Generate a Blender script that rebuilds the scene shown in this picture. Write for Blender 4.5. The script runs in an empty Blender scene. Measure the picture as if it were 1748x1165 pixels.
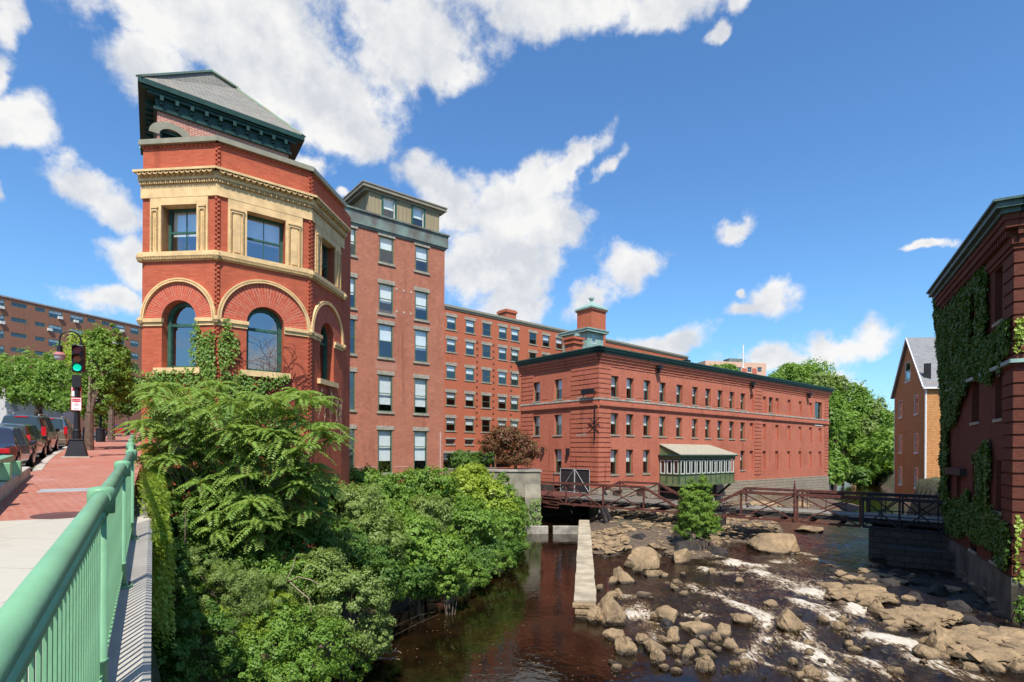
import bpy, math, random
import numpy as np
from mathutils import Vector, Matrix, noise
random.seed(7); rng = np.random.default_rng(7)
SC = bpy.context.scene; COL = SC.collection
R = math.radians; PI = math.pi
# ---------------------------------------------------------------- measuring frame (eye = origin)
FPX, CX, HY = 940., 874., 769.
ROLL = R(.4)
def ray(x, y):
    dx = x-CX; dz = HY-y; c = math.cos(ROLL); s = math.sin(ROLL)
    return Vector(((dx*c-dz*s)/FPX, 1., (dx*s+dz*c)/FPX))
def P(x, y, Y): return ray(x, y)*Y
def on_z(x, y, z):
    r = ray(x, y); return r*(z/r.z)
DH = Vector((-.546, .8375, 0)); NH = Vector((.8375, .546, 0)); SLOPE = .0383
def SW(a, u, h=0.): return DH*a+NH*u+Vector((0, 0, -1.65+SLOPE*a+h))
def GP(x, y, h=0.):
    r = ray(x, y); k = SLOPE*(DH.x*r.x+DH.y)
    t = (-1.65+h)/(r.z-k); return r*t
def au(p): return (p.x*DH.x+p.y*DH.y, p.x*NH.x+p.y*NH.y)
STREET_ANG = math.atan2(DH.y, DH.x)
# ---------------------------------------------------------------- mesh builder
class MB:
    def __init__(s): s.v = []; s.f = []; s.m = []; s.uv = {}
    def face(s, pts, m=0, uv=None):
        i = len(s.v); s.v += [tuple(p) for p in pts]; s.f.append(tuple(range(i, i+len(pts)))); s.m.append(m)
        if uv: s.uv[len(s.f)-1] = uv
    def mesh(s, V, Fs, m=0):
        i = len(s.v); s.v += [tuple(p) for p in V]
        for f in Fs: s.f.append(tuple(i+k for k in f)); s.m.append(m)
    def hexa(s, b, t, m=0):   # bottom quad, top quad (ccw)
        s.mesh(list(b)+list(t), [(3, 2, 1, 0), (4, 5, 6, 7), (0, 1, 5, 4), (1, 2, 6, 5), (2, 3, 7, 6), (3, 0, 4, 7)], m)
    def box(s, x0, x1, y0, y1, z0, z1, m=0):
        s.hexa([(x0, y0, z0), (x1, y0, z0), (x1, y1, z0), (x0, y1, z0)], [(x0, y0, z1), (x1, y0, z1), (x1, y1, z1), (x0, y1, z1)], m)
    def prism(s, poly, z0, z1, m=0, top=True):
        n = len(poly)
        zb = z0 if callable(z0) else (lambda x, y: z0); zt = z1 if callable(z1) else (lambda x, y: z1)
        V = [(x, y, zb(x, y)) for x, y in poly]+[(x, y, zt(x, y)) for x, y in poly]
        Fs = [(i, (i+1) % n, n+(i+1) % n, n+i) for i in range(n)]
        if top: Fs += [tuple(range(n, 2*n)), tuple(range(n-1, -1, -1))]
        s.mesh(V, Fs, m)
    def beam(s, p, q, w, h, m=0, up=Vector((0, 0, 1))):
        p = Vector(p); q = Vector(q); d = (q-p).normalized()
        a = d.cross(up)
        if a.length < 1e-4: a = Vector((1, 0, 0))
        a.normalize(); b = a.cross(d)
        c = [(-1, -1), (1, -1), (1, 1), (-1, 1)]
        s.hexa([p+a*(w/2*i)+b*(h/2*j) for i, j in c], [q+a*(w/2*i)+b*(h/2*j) for i, j in c], m)
    def tube(s, path, r, n=8, m=0, caps=True):
        path = [Vector(p) for p in path]; k = len(path)
        rr = r if isinstance(r, (list, tuple)) else [r]*k
        V = []; prev = None
        for i, p in enumerate(path):
            d = (path[min(i+1, k-1)]-path[max(i-1, 0)]).normalized()
            if prev is None:
                a = d.cross(Vector((0, 0, 1)))
                if a.length < .05: a = d.cross(Vector((1, 0, 0)))
            else: a = prev-d*prev.dot(d)
            a.normalize(); prev = a; b = d.cross(a)
            for j in range(n):
                t = 2*PI*j/n; V.append(p+(a*math.cos(t)+b*math.sin(t))*rr[i])
        Fs = [(i*n+j, i*n+(j+1) % n, (i+1)*n+(j+1) % n, (i+1)*n+j) for i in range(k-1) for j in range(n)]
        if caps: Fs += [tuple(range(n-1, -1, -1)), tuple((k-1)*n+j for j in range(n))]
        s.mesh(V, Fs, m)
    def lathe(s, prof, c=(0, 0, 0), n=16, m=0):
        V = [(c[0]+r*math.cos(2*PI*j/n), c[1]+r*math.sin(2*PI*j/n), c[2]+z) for r, z in prof for j in range(n)]
        k = len(prof)
        Fs = [(i*n+j, i*n+(j+1) % n, (i+1)*n+(j+1) % n, (i+1)*n+j) for i in range(k-1) for j in range(n)]
        Fs += [tuple(range(n-1, -1, -1)), tuple((k-1)*n+j for j in range(n))]
        s.mesh(V, Fs, m)
    def data(s, name, mats, smooth=False):
        me = bpy.data.meshes.new(name); me.from_pydata(s.v, [], s.f)
        for m in (mats if isinstance(mats, (list, tuple)) else [mats]): me.materials.append(m)
        me.polygons.foreach_set('material_index', s.m)
        uvl = me.uv_layers.new(name='UVMap'); buf = np.zeros(len(me.loops)*2, np.float32); k = 0
        for fi, f in enumerate(s.f):
            if fi in s.uv:
                for a, b in s.uv[fi]: buf[k] = a; buf[k+1] = b; k += 2
                continue
            p0, p1, p2 = (Vector(s.v[f[j]]) for j in (0, 1, 2)); nn = (p1-p0).cross(p2-p0)
            if len(f) > 3 and nn.length < 1e-9: nn = (p2-p0).cross(Vector(s.v[f[3]])-p0)
            if nn.length > 0: nn.normalize()
            if abs(nn.z) > .75:
                for i in f: p = s.v[i]; buf[k] = p[0]; buf[k+1] = p[1]; k += 2
            else:
                h = math.hypot(nn.x, nn.y) or 1; tx, ty = -nn.y/h, nn.x/h
                if (tx, ty) < (0, 0): tx, ty = -tx, -ty
                sl = math.sqrt(max(1-nn.z**2, .05))
                for i in f: p = s.v[i]; buf[k] = p[0]*tx+p[1]*ty; buf[k+1] = p[2]/sl; k += 2
        uvl.data.foreach_set('uv', buf)
        if smooth: me.polygons.foreach_set('use_smooth', [True]*len(me.polygons))
        me.update(); return me
    def build(s, name, mats, parent=None, smooth=False, bevel=0):
        o = bpy.data.objects.new(name, s.data(name, mats, smooth)); COL.objects.link(o)
        if parent: o.parent = parent
        if bevel:
            md = o.modifiers.new('Bevel', 'BEVEL'); md.width = bevel; md.segments = 2; md.limit_method = 'ANGLE'
        return o
def tag(o, label=None, cat=None, group=None, kind=None):
    if label: o['label'] = label
    if cat: o['category'] = cat
    if group: o['group'] = group
    if kind: o['kind'] = kind
    return o
def thing(name, label, cat, loc=(0, 0, 0), rz=0, group=None):
    o = bpy.data.objects.new(name, None); COL.objects.link(o); o.location = loc; o.rotation_euler = (0, 0, rz)
    o.empty_display_size = .5
    return tag(o, label, cat, group)
def struct(name, mb, mat, **k): return tag(mb.build(name, mat, **k), kind='structure')
def dup(root, loc=None, rz=None, label=None):
    r = root.copy(); COL.objects.link(r)
    if loc is not None: r.location = loc
    if rz is not None: r.rotation_euler = (0, 0, rz)
    if label: r['label'] = label
    for ch in list(root.children):
        c = ch.copy(); COL.objects.link(c); c.parent = r
        for g in list(ch.children):
            d = g.copy(); COL.objects.link(d); d.parent = c
    return r
def add(name, me, parent, loc=(0, 0, 0), rz=0, label=None):
    o = bpy.data.objects.new(name, me); COL.objects.link(o); o.parent = parent; o.location = loc; o.rotation_euler = (0, 0, rz)
    if label: o['label'] = label
    return o
# ---------------------------------------------------------------- materials
class NT:
    def __init__(s, nt): s.nt = nt
    def __call__(s, typ, _in=None, **props):
        n = s.nt.nodes.new('ShaderNode'+typ)
        for k, v in props.items(): setattr(n, k, v)
        for k, v in (_in or {}).items():
            if isinstance(v, bpy.types.NodeSocket): s.nt.links.new(v, n.inputs[k])
            else: n.inputs[k].default_value = v
        return n
    def link(s, a, b): s.nt.links.new(a, b)
    def math(s, op, a, b=0., clamp=False): return s('Math', {0: a, 1: b}, operation=op, use_clamp=clamp).outputs[0]
    def mix(s, f, a, b, mode='MIX'):
        n = s('Mix', {0: f, 6: a, 7: b}, data_type='RGBA', blend_type=mode); return n.outputs[2]
    def ramp(s, f, lo, hi): return s('MapRange', {0: f, 1: lo, 2: hi}, interpolation_type='SMOOTHSTEP').outputs[0]
    def noise(s, vec, scale, detail=4, rough=.55, dist=0.): return s('TexNoise', {'Vector': vec, 'Scale': scale, 'Detail': detail, 'Roughness': rough, 'Distortion': dist}).outputs[0]
def c4(c): return (c[0], c[1], c[2], 1.)
def newmat(name):
    m = bpy.data.materials.new(name); m.use_nodes = True; nt = m.node_tree
    b = nt.nodes['Principled BSDF']; b.inputs['Specular IOR Level'].default_value = .3
    return m, NT(nt), b
def plain(name, col, rough=.6, var=.25, scale=3., metal=0., bump=0., bscale=20., spec=.3, col2=None):
    m, N, b = newmat(name); tc = N('TexCoord').outputs['Object']
    n1 = N.noise(tc, scale, 6); c2 = col2 or tuple(x*(1-var) for x in col); c1 = col if col2 else tuple(min(1, x*(1+var)) for x in col)
    N.link(N.mix(N.ramp(n1, .3, .7), c4(c1), c4(c2)), b.inputs['Base Color'])
    b.inputs['Roughness'].default_value = rough; b.inputs['Metallic'].default_value = metal; b.inputs['Specular IOR Level'].default_value = spec
    if bump:
        bp = N('Bump', {'Strength': bump, 'Distance': .02, 'Height': N.noise(tc, bscale, 5)}); N.link(bp.outputs[0], b.inputs['Normal'])
    return m
def brick(name, c1, c2, mortar, bw=.21, bh=.072, ms=.009, stain=(.6, .5, .45), stain_amt=.35, bias=0., rough=.85, bump=.3, speck=.25, streak=.4):
    m, N, b = newmat(name); T = N('TexCoord'); uv = T.outputs['UV']; ob = T.outputs['Object']
    br = N('TexBrick', {'Vector': uv, 'Color1': c4(c1), 'Color2': c4(c2), 'Mortar': c4(mortar), 'Scale': 1., 'Mortar Size': ms, 'Mortar Smooth': .3, 'Bias': bias, 'Brick Width': bw, 'Row Height': bh})
    n1 = N.noise(ob, .35, 6, .65); n2 = N.noise(ob, 4., 4, .7); n3 = N.noise(uv, 9., 2, .8)
    col = N.mix(N.math('MULTIPLY', N.ramp(n1, .42, .72), stain_amt), br.outputs[0], c4(tuple(x*y for x, y in zip(stain, c1))), 'MIX')
    k = N.math('ADD', N.math('MULTIPLY', N.math('SUBTRACT', n2, .5), speck*1.4), N.math('MULTIPLY', N.math('SUBTRACT', n3, .5), speck*1.6))
    col = N.mix(1., col, N('CombineColor', {0: N.math('ADD', k, 1.), 1: N.math('ADD', k, 1.), 2: N.math('ADD', k, 1.)}).outputs[0], 'MULTIPLY')
    ms_ = N('Mapping', {0: ob, 3: (1., 1., .10)}); n4 = N.noise(ms_.outputs[0], 1.6, 5, .6); n5 = N.noise(ob, .9, 5, .7)
    col = N.mix(N.math('MULTIPLY', N.ramp(n4, .54, .74), streak), col, c4(tuple(x*.42 for x in c2)))
    col = N.mix(N.math('MULTIPLY', N.ramp(n5, .56, .70), streak*.55), col, c4(tuple(x*.7+y*.3 for x, y in zip(c1, mortar))))
    N.link(col, b.inputs['Base Color']); b.inputs['Roughness'].default_value = rough; b.inputs['Specular IOR Level'].default_value = .2
    if bump:
        bp = N('Bump', {'Strength': bump, 'Distance': .01, 'Height': N.math('SUBTRACT', n3, N.math('MULTIPLY', br.outputs[1], 1.2))}); N.link(bp.outputs[0], b.inputs['Normal'])
    return m
def stone(name, c1, c2, vs=1.5, rough=.9, bump=.6, crack=.5, moss=None, wet=False):
    m, N, b = newmat(name); ob = N('TexCoord').outputs['Object']
    n1 = N.noise(ob, 1.2, 8, .65); n2 = N.noise(ob, 9., 6, .7)
    col = N.mix(N.ramp(n1, .3, .7), c4(c1), c4(c2))
    col = N.mix(N.math('MULTIPLY', N.ramp(n2, .45, .75), .45), col, c4(tuple(x*.55 for x in c2)))
    if moss: col = N.mix(N.math('MULTIPLY', N.ramp(N.noise(ob, .6, 6, .7), .55, .7), .7), col, c4(moss))
    if wet:
        zz = N('SeparateXYZ', {0: N('NewGeometry').outputs[0]}).outputs[2]
        wf_ = N.ramp(N.math('ADD', zz, N.math('MULTIPLY', n2, .12)), -6.98, -6.86); col = N.mix(wf_, c4((.045, .032, .02)), col)
        N.link(N.math('ADD', .25, N.math('MULTIPLY', wf_, .65)), b.inputs['Roughness'])
    else: b.inputs['Roughness'].default_value = rough
    N.link(col, b.inputs['Base Color'])
    h = N.math('ADD', n1, N.math('MULTIPLY', n2, .4))
    if crack:
        v = N('TexVoronoi', {'Vector': ob, 'Scale': vs}, feature='DISTANCE_TO_EDGE').outputs[0]
        h = N.math('ADD', h, N.math('MULTIPLY', N.ramp(v, 0., .08), crack))
    bp = N('Bump', {'Strength': bump, 'Distance': .12, 'Height': h}); N.link(bp.outputs[0], b.inputs['Normal'])
    return m
def leafmat(name, c1, c2, trans=.35, rough=.5, c3=None):
    m, N, b = newmat(name); T = N('TexCoord'); sp = N('SeparateXYZ', {0: T.outputs['UV']})
    n1 = N.noise(T.outputs['Object'], .9, 4, .6)
    f = N.math('ADD', N.math('MULTIPLY', sp.outputs[0], .6), N.math('MULTIPLY', N.ramp(n1, .35, .65), .4))
    col = N.mix(f, c4(c1), c4(c2))
    if c3: col = N.mix(N.ramp(sp.outputs[1], .86, .95), col, c4(c3))
    N.link(col, b.inputs['Base Color']); b.inputs['Roughness'].default_value = rough; b.inputs['Specular IOR Level'].default_value = .35
    tr = N('BsdfTranslucent', {0: N.mix(.5, col, c4((c2[0]*1.6, c2[1]*1.5, c2[2]*.5)))})
    mx = N('MixShader', {0: trans, 1: b.outputs[0], 2: tr.outputs[0]})
    out = m.node_tree.nodes['Material Output']; N.link(mx.outputs[0], out.inputs[0]); return m
def glass(name, tint=(.02, .03, .035), refl=.3, rough=.02):
    m, N, b = newmat(name)
    tr = N('BsdfTransparent', {0: (.93, .96, .96, 1)}); gl = N('BsdfGlossy', {0: (.9, .95, 1, 1), 'Roughness': rough})
    ob = N('TexCoord').outputs['Object']; bp = N('Bump', {'Strength': .06, 'Distance': .05, 'Height': N.noise(ob, 2.2, 1)}); N.link(bp.outputs[0], gl.inputs['Normal'])
    G = N('NewGeometry'); dt = N('VectorMath', {0: G.outputs['Incoming'], 1: G.outputs['True Normal']}, operation='DOT_PRODUCT').outputs[1]
    fr = N.math('POWER', N.math('SUBTRACT', 1., N.math('ABSOLUTE', dt), True), 5.); f = N.math('ADD', N.math('MULTIPLY', fr, .9), refl+.04, True)
    mx = N('MixShader', {0: f, 1: tr.outputs[0], 2: gl.outputs[0]}); N.link(mx.outputs[0], m.node_tree.nodes['Material Output'].inputs[0]); return m
M = {}
M['brick_a'] = brick('tower_red_brick', (.50, .12, .06), (.41, .09, .045), (.33, .10, .06), .30, .075, .006, stain_amt=.2, speck=.16)
M['arch_a'] = brick('tower_arch_brick', (.52, .10, .055), (.44, .08, .045), (.50, .26, .17), .42, .085, .009, stain_amt=.1, speck=.1)
M['brick_up'] = brick('upper_tower_brick', (.52, .19, .13), (.44, .14, .09), (.60, .45, .36), .21, .075, .012, stain_amt=.1)
M['brick_b'] = brick('mill_brick', (.46, .125, .065), (.31, .08, .048), (.46, .27, .18), .21, .072, .011, stain=(.62, .72, .8), stain_amt=.5, speck=.5)
M['brick_c'] = brick('far_mill_brick', (.50, .13, .06), (.42, .10, .048), (.44, .17, .10), .21, .072, .01, stain=(.7, .75, .9), stain_amt=.45, speck=.3)
M['brick_d'] = brick('long_mill_brick', (.50, .13, .068), (.40, .095, .052), (.52, .24, .16), .21, .072, .010, stain=(.6, .62, .7), stain_amt=.45, speck=.5, streak=.5)
M['brick_f'] = brick('right_mill_brick', (.145, .038, .022), (.105, .028, .017), (.13, .06, .04), .21, .072, .010, stain_amt=.3, speck=.35)  # dark brick, taken darker still to carry the river wall's shade
M['brick_h'] = brick('apartment_brick', (.36, .16, .095), (.30, .125, .075), (.26, .14, .1), .21, .072, .010, stain_amt=.2, speck=.25)
M['cream'] = plain('cream_terracotta', (.68, .46, .225), .75, .16, 2.5, bump=.2)
M['cream_d'] = plain('carved_cream_terracotta', (.50, .34, .16), .8, .25, 14., bump=.5, bscale=40)
M['coping_a'] = plain('grey_green_metal_coping', (.27, .25, .18), .55, .1)
M['slate'] = brick('slate_roof', (.26, .24, .205), (.20, .185, .16), (.09, .09, .08), .35, .16, .012, stain=(1.2, 1.1, .9), stain_amt=.3, bump=.2)
M['darkmas'] = brick('dark_shade_masonry', (.085, .07, .055), (.06, .05, .04), (.03, .028, .024), .9, .4, .03, stain_amt=.4, bump=.8, speck=.4)  # dark stone, with the shade beside the mill put into its colour
M['copper'] = plain('green_copper', (.27, .43, .34), .6, .25, 2., col2=(.34, .33, .2))
M['copper_l'] = plain('pale_verdigris_copper', (.30, .45, .37), .6, .2, 1.5, col2=(.22, .30, .27))
M['dkgreen'] = plain('dark_green_paint', (.018, .055, .045), .45, .2)
M['frame_g'] = plain('green_window_paint', (.035, .10, .07), .45, .2)
M['frame_o'] = plain('olive_window_paint', (.10, .15, .09), .5, .2)
M['frame_w'] = plain('white_window_paint', (.62, .63, .58), .5, .1)
M['lintel'] = plain('rough_granite', (.34, .30, .235), .9, .3, 9., bump=.6, bscale=14)
M['blind'] = plain('window_blind', (.80, .82, .80), .8, .06)
M['dark'] = plain('dark_interior', (.02, .02, .022), .9, .2)
M['glass'] = glass('window_glass', refl=.10)
M['glass2'] = glass('reflective_window_glass', refl=.26)
M['siding'] = brick('tan_board_siding', (.36, .29, .18), (.32, .26, .16), (.17, .14, .09), .3, 40., .012, stain_amt=.15, bump=.1, speck=.1)
M['cu_band'] = plain('weathered_copper_flashing', (.20, .27, .235), .5, .25, 1., col2=(.13, .11, .09))
M['shingle'] = brick('orange_wood_shingle', (.58, .29, .115), (.48, .22, .08), (.20, .08, .03), .22, .16, .012, stain_amt=.12, speck=.2)
M['roofg'] = brick('grey_shingle_roof', (.25, .25, .25), (.20, .20, .205), (.12, .12, .125), .35, .16, .012, stain_amt=.2, bump=.1)
M['white'] = plain('white_trim_paint', (.7, .69, .65), .5, .08)
M['rail'] = plain('pale_green_rail_paint', (.17, .35, .19), .42, .10, 3., spec=.35, bump=.10, bscale=35)
M['rust'] = plain('rusted_red_iron', (.15, .048, .033), .85, .4, 4., col2=(.06, .025, .02), bump=.3, bscale=20)
M['iron'] = plain('black_iron', (.015, .015, .017), .45, .2)
M['black'] = plain('dark_steel', (.03, .025, .025), .7, .3)
M['wood'] = plain('weathered_planks', (.17, .145, .115), .9, .35, 5., bump=.4)
M['conc'] = plain('concrete', (.42, .38, .32), .9, .12, 1.5, bump=.3, bscale=30)
M['conc_d'] = plain('weathered_concrete', (.30, .27, .22), .9, .35, 1.2, bump=.5, bscale=9)
M['stonew'] = brick('stone_block_wall', (.36, .29, .21), (.30, .25, .19), (.12, .10, .08), .95, .42, .03, stain=(.5, .6, .6), stain_amt=.5, bump=.9, speck=.5)
M['conc_f'] = plain('stained_retaining_concrete', (.26, .23, .18), .9, .35, 1., col2=(.11, .11, .085), bump=.5, bscale=6)
M['rock'] = stone('tan_river_rock', (.37, .255, .14), (.20, .14, .08), .9, wet=True, crack=.25, bump=.9, moss=(.20, .145, .085))
M['rockd'] = stone('dark_wet_and_shade_rock', (.055, .045, .04), (.03, .026, .024), .7)  # black boulders; on rocks and walls in shade this tone paints that shade
M['asphalt'] = plain('asphalt', (.075, .073, .07), .9, .2, 3., bump=.3, bscale=60)
M['pave'] = brick('brick_sidewalk', (.40, .135, .085), (.32, .10, .065), (.42, .26, .20), .20, .10, .008, stain=(1.15, 2.2, 3.), stain_amt=.45, speck=.22)
M['walk'] = brick('concrete_sidewalk', (.45, .405, .33), (.43, .385, .315), (.20, .18, .15), 1.52, 1.52, .006, stain=(.85, .84, .8), stain_amt=.5, bump=.1, speck=.08, streak=.15)
M['kerb'] = plain('granite_kerb', (.42, .38, .32), .9, .2, 4., bump=.3)
M['leaf1'] = leafmat('bright_green_leaf', (.14, .26, .035), (.25, .38, .06))
M['leaf2'] = leafmat('green_leaf', (.115, .225, .03), (.215, .34, .05))
M['leaf3'] = leafmat('grey_green_leaf', (.17, .25, .06), (.28, .36, .10))
M['leaf4'] = leafmat('yellow_green_leaf', (.24, .35, .035), (.38, .46, .06))
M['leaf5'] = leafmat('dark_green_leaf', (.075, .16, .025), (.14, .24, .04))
M['leafm'] = leafmat('maroon_maple_leaf', (.17, .06, .035), (.24, .12, .055), c3=(.12, .16, .05))
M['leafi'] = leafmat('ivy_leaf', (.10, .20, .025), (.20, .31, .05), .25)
M['leaff'] = leafmat('shade_toned_ivy_leaf', (.055, .125, .02), (.115, .20, .035), .25)  # ivy leaf copy darkened, the river wall's shade put into its colour
M['leafy'] = leafmat('sun_toned_ivy_leaf', (.24, .36, .04), (.40, .48, .08))  # ivy leaf copy brightened, sunlight put into its colour
M['bark'] = plain('bark', (.13, .09, .065), .95, .35, 6., bump=.6)
M['twig'] = plain('dry_twig', (.30, .23, .16), .9, .3, 6.)
M['soil'] = plain('ground_soil', (.07, .07, .035), .95, .5, 1., bump=.5)
M['signal'] = plain('signal_black', (.02, .02, .022), .4, .2)
def emis(name, c, s):
    m, N, b = newmat(name); b.inputs['Base Color'].default_value = c4(c); b.inputs['Emission Color'].default_value = c4(c); b.inputs['Emission Strength'].default_value = s; return m
M['go'] = emis('lit_green_lens', (.0, .55, .32), .9)
M['redl'] = plain('unlit_red_lens', (.25, .03, .03), .3, .1)
M['ambl'] = plain('unlit_amber_lens', (.35, .10, .01), .3, .1)
M['redp'] = plain('sign_red', (.55, .03, .05), .5, .05)
M['whitep'] = plain('sign_white', (.8, .79, .78), .5, .03)
M['grey'] = plain('grey_metal', (.35, .35, .34), .5, .15)
M['tail'] = plain('red_tail_light', (.5, .01, .015), .15, .1, spec=.6)
M['tyre'] = plain('tyre_rubber', (.02, .02, .02), .8, .2)
M['rim'] = plain('alloy_rim', (.45, .43, .4), .3, .1, metal=.7)
# ---------------------------------------------------------------- camera, sun, sky
cam = bpy.data.objects.new('camera', bpy.data.cameras.new('camera')); COL.objects.link(cam); SC.camera = cam
cr, sr = math.cos(ROLL), math.sin(ROLL)
cam.matrix_world = Matrix(((cr, -sr, 0, 0), (0, 0, -1, 0), (sr, cr, 0, 0), (0, 0, 0, 1)))
cam.data.sensor_width = 36; cam.data.lens = FPX/1748*36; cam.data.shift_y = (HY-582.5)/1748; cam.data.clip_end = 3000; cam.data.clip_start = .05
SUN_PHI, SUN_EL = R(-3.), R(56)   # sun behind the camera, slightly left
sd = Vector((-math.sin(SUN_PHI)*math.cos(SUN_EL), -math.cos(SUN_PHI)*math.cos(SUN_EL), math.sin(SUN_EL)))
sl = bpy.data.lights.new('sun', 'SUN'); sl.energy = 5.; sl.angle = R(.5); sl.color = (1., .955, .88)
so = bpy.data.objects.new('sun', sl); COL.objects.link(so); so.rotation_euler = (-sd).to_track_quat('-Z', 'Y').to_euler(); so.location = sd*200
W = bpy.data.worlds.new('World'); SC.world = W; W.use_nodes = True; N = NT(W.node_tree); bg = W.node_tree.nodes['Background']
SKYS = .092
sky = N('TexSky', sky_type='NISHITA', sun_disc=False, sun_elevation=SUN_EL, sun_rotation=math.atan2(sd.x, sd.y), altitude=100, air_density=1.25, dust_density=.35, ozone_density=3.2)
D3 = N('TexCoord').outputs['Generated']; sp = N('SeparateXYZ', {0: D3})
az = N.math('ARCTAN2', sp.outputs[0], sp.outputs[1]); el = N.math('ARCSINE', sp.outputs[2])
base = N('CombineXYZ', {0: az, 1: el}).outputs[0]
def nvec(scale, det, off, rough=.55):
    mp = N('Mapping', {0: D3, 1: off}); n = N('TexNoise', {'Vector': mp.outputs[0], 'Scale': scale, 'Detail': det, 'Roughness': rough}); return n
w1 = nvec(4., 9, (3, 1, 7)).outputs[1]
wv = N('VectorMath', {0: w1, 1: (.5, .5, .5)}, operation='SUBTRACT').outputs[0]
wv = N('VectorMath', {0: wv, 3: .20}, operation='SCALE').outputs[0]
v = N('VectorMath', {0: base, 1: wv}, operation='ADD').outputs[0]
CL = [(400, 40, 250, 105), (262, 110, 100, 75), (500, 120, 150, 100), (590, 195, 75, 55), (700, 55, 150, 80), (775, 115, 62, 40), (960, 5, 220, 62), (1110, 10, 100, 50), (1225, 15, 18, 28), (1200, 80, 14, 18),
      (15, 60, 28, 48), (5, 145, 20, 40), (40, 250, 75, 48), (5, 380, 22, 20), (165, 340, 90, 36), (215, 450, 50, 55), (165, 520, 60, 26), (545, 265, 32, 30), (590, 318, 13, 13),
      (745, 290, 68, 42), (800, 330, 90, 55), (880, 345, 95, 55), (850, 420, 130, 65), (930, 320, 75, 32, 35), (990, 262, 62, 26, 40), (1050, 268, 32, 18, 35), (960, 365, 55, 40), (880, 490, 75, 40),
      (900, 520, 60, 32), (1060, 455, 58, 42), (1010, 500, 50, 45, 35), (1243, 390, 36, 18, 15), (1320, 503, 52, 36, 10), (1290, 520, 45, 18, 15), (1130, 582, 85, 24), (1060, 596, 50, 18),
      (1350, 612, 130, 26), (1450, 590, 70, 40), (1505, 575, 52, 32), (1440, 630, 70, 32), (1500, 655, 30, 25), (1585, 412, 34, 5), (1275, 490, 12, 7)]
def azel(x, y):
    r = ray(x, y).normalized(); return math.atan2(r.x, r.y), math.asin(r.z)
dens = None
for c in CL:
    x, y, rx, ry = c[:4]; rot = c[4] if len(c) > 4 else 0
    a0, e0 = azel(x, y); a1, _ = azel(x+rx, y); _, e1 = azel(x, y-ry)
    k = 1.15
    mp = N('Mapping', {0: v, 1: (a0, e0, 0), 2: (0, 0, R(rot)), 3: (max(abs(a1-a0), .008)*k, max(abs(e1-e0), .008)*k, 1)}, vector_type='TEXTURE')
    d = N('VectorMath', {0: mp.outputs[0]}, operation='LENGTH').outputs[1]
    dens = d if dens is None else N.math('MINIMUM', dens, d)
dens = N.math('SUBTRACT', 1., dens)
fb = nvec(9., 12, (1, 5, 2), .62).outputs[0]
bm = N.ramp(N.math('MULTIPLY', sp.outputs[1], -1.), -.15, .25)
back = N.math('SUBTRACT', N.math('MULTIPLY', N.math('SUBTRACT', nvec(2.4, 3, (9, 2, 4)).outputs[0], .53), 4.), N.math('MULTIPLY', N.math('SUBTRACT', 1., bm), 3.))
dens = N.math('MAXIMUM', dens, back)
fb2 = nvec(26., 8, (4, 4, 1), .65).outputs[0]
dd = N.math('ADD', N.math('ADD', dens, N.math('MULTIPLY', N.math('SUBTRACT', fb, .5), 2.7)), N.math('MULTIPLY', N.math('SUBTRACT', fb2, .5), .75))
alpha = N.ramp(dd, -.12, .55)
# sun-side / shade-side modelling of the cumulus
def lump(off): 
    mp = N('Mapping', {0: D3, 1: off}); return N('TexNoise', {'Vector': mp.outputs[0], 'Scale': 7., 'Detail': 7, 'Roughness': .6}).outputs[0]
la = lump((1, 5, 2)); lb = lump((1-.035*-.3, 5, 2+.035))
sh = N.math('ADD', .62, N.math('MULTIPLY', N.math('SUBTRACT', la, lb), 4.5))
sh = N.math('SUBTRACT', sh, N.math('MULTIPLY', N.ramp(dens, .25, .9), .16))
sh = N.math('ADD', sh, N.math('MULTIPLY', N.math('SUBTRACT', N.math('MULTIPLY', el, -1.), -.5), .35), True)
ccol = N.mix(sh, c4((.76, .79, .84)), c4((1.06, 1.05, 1.03)))
cs = 1./SKYS*.70
ccol = N('VectorMath', {0: ccol, 3: cs}, operation='SCALE').outputs[0]
skc = N.mix(1., sky.outputs[0], c4((.80, 1.20, 1.55)), 'MULTIPLY')
N.link(N.mix(N.math('MULTIPLY', alpha, .97), skc, ccol), bg.inputs[0]); bg.inputs[1].default_value = SKYS
SC.view_settings.view_transform = 'Standard'; SC.view_settings.look = 'None'; SC.view_settings.exposure = .38; SC.view_settings.gamma = 1
W.cycles.sampling_method = 'MANUAL'; W.cycles.sample_map_resolution = 512
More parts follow.
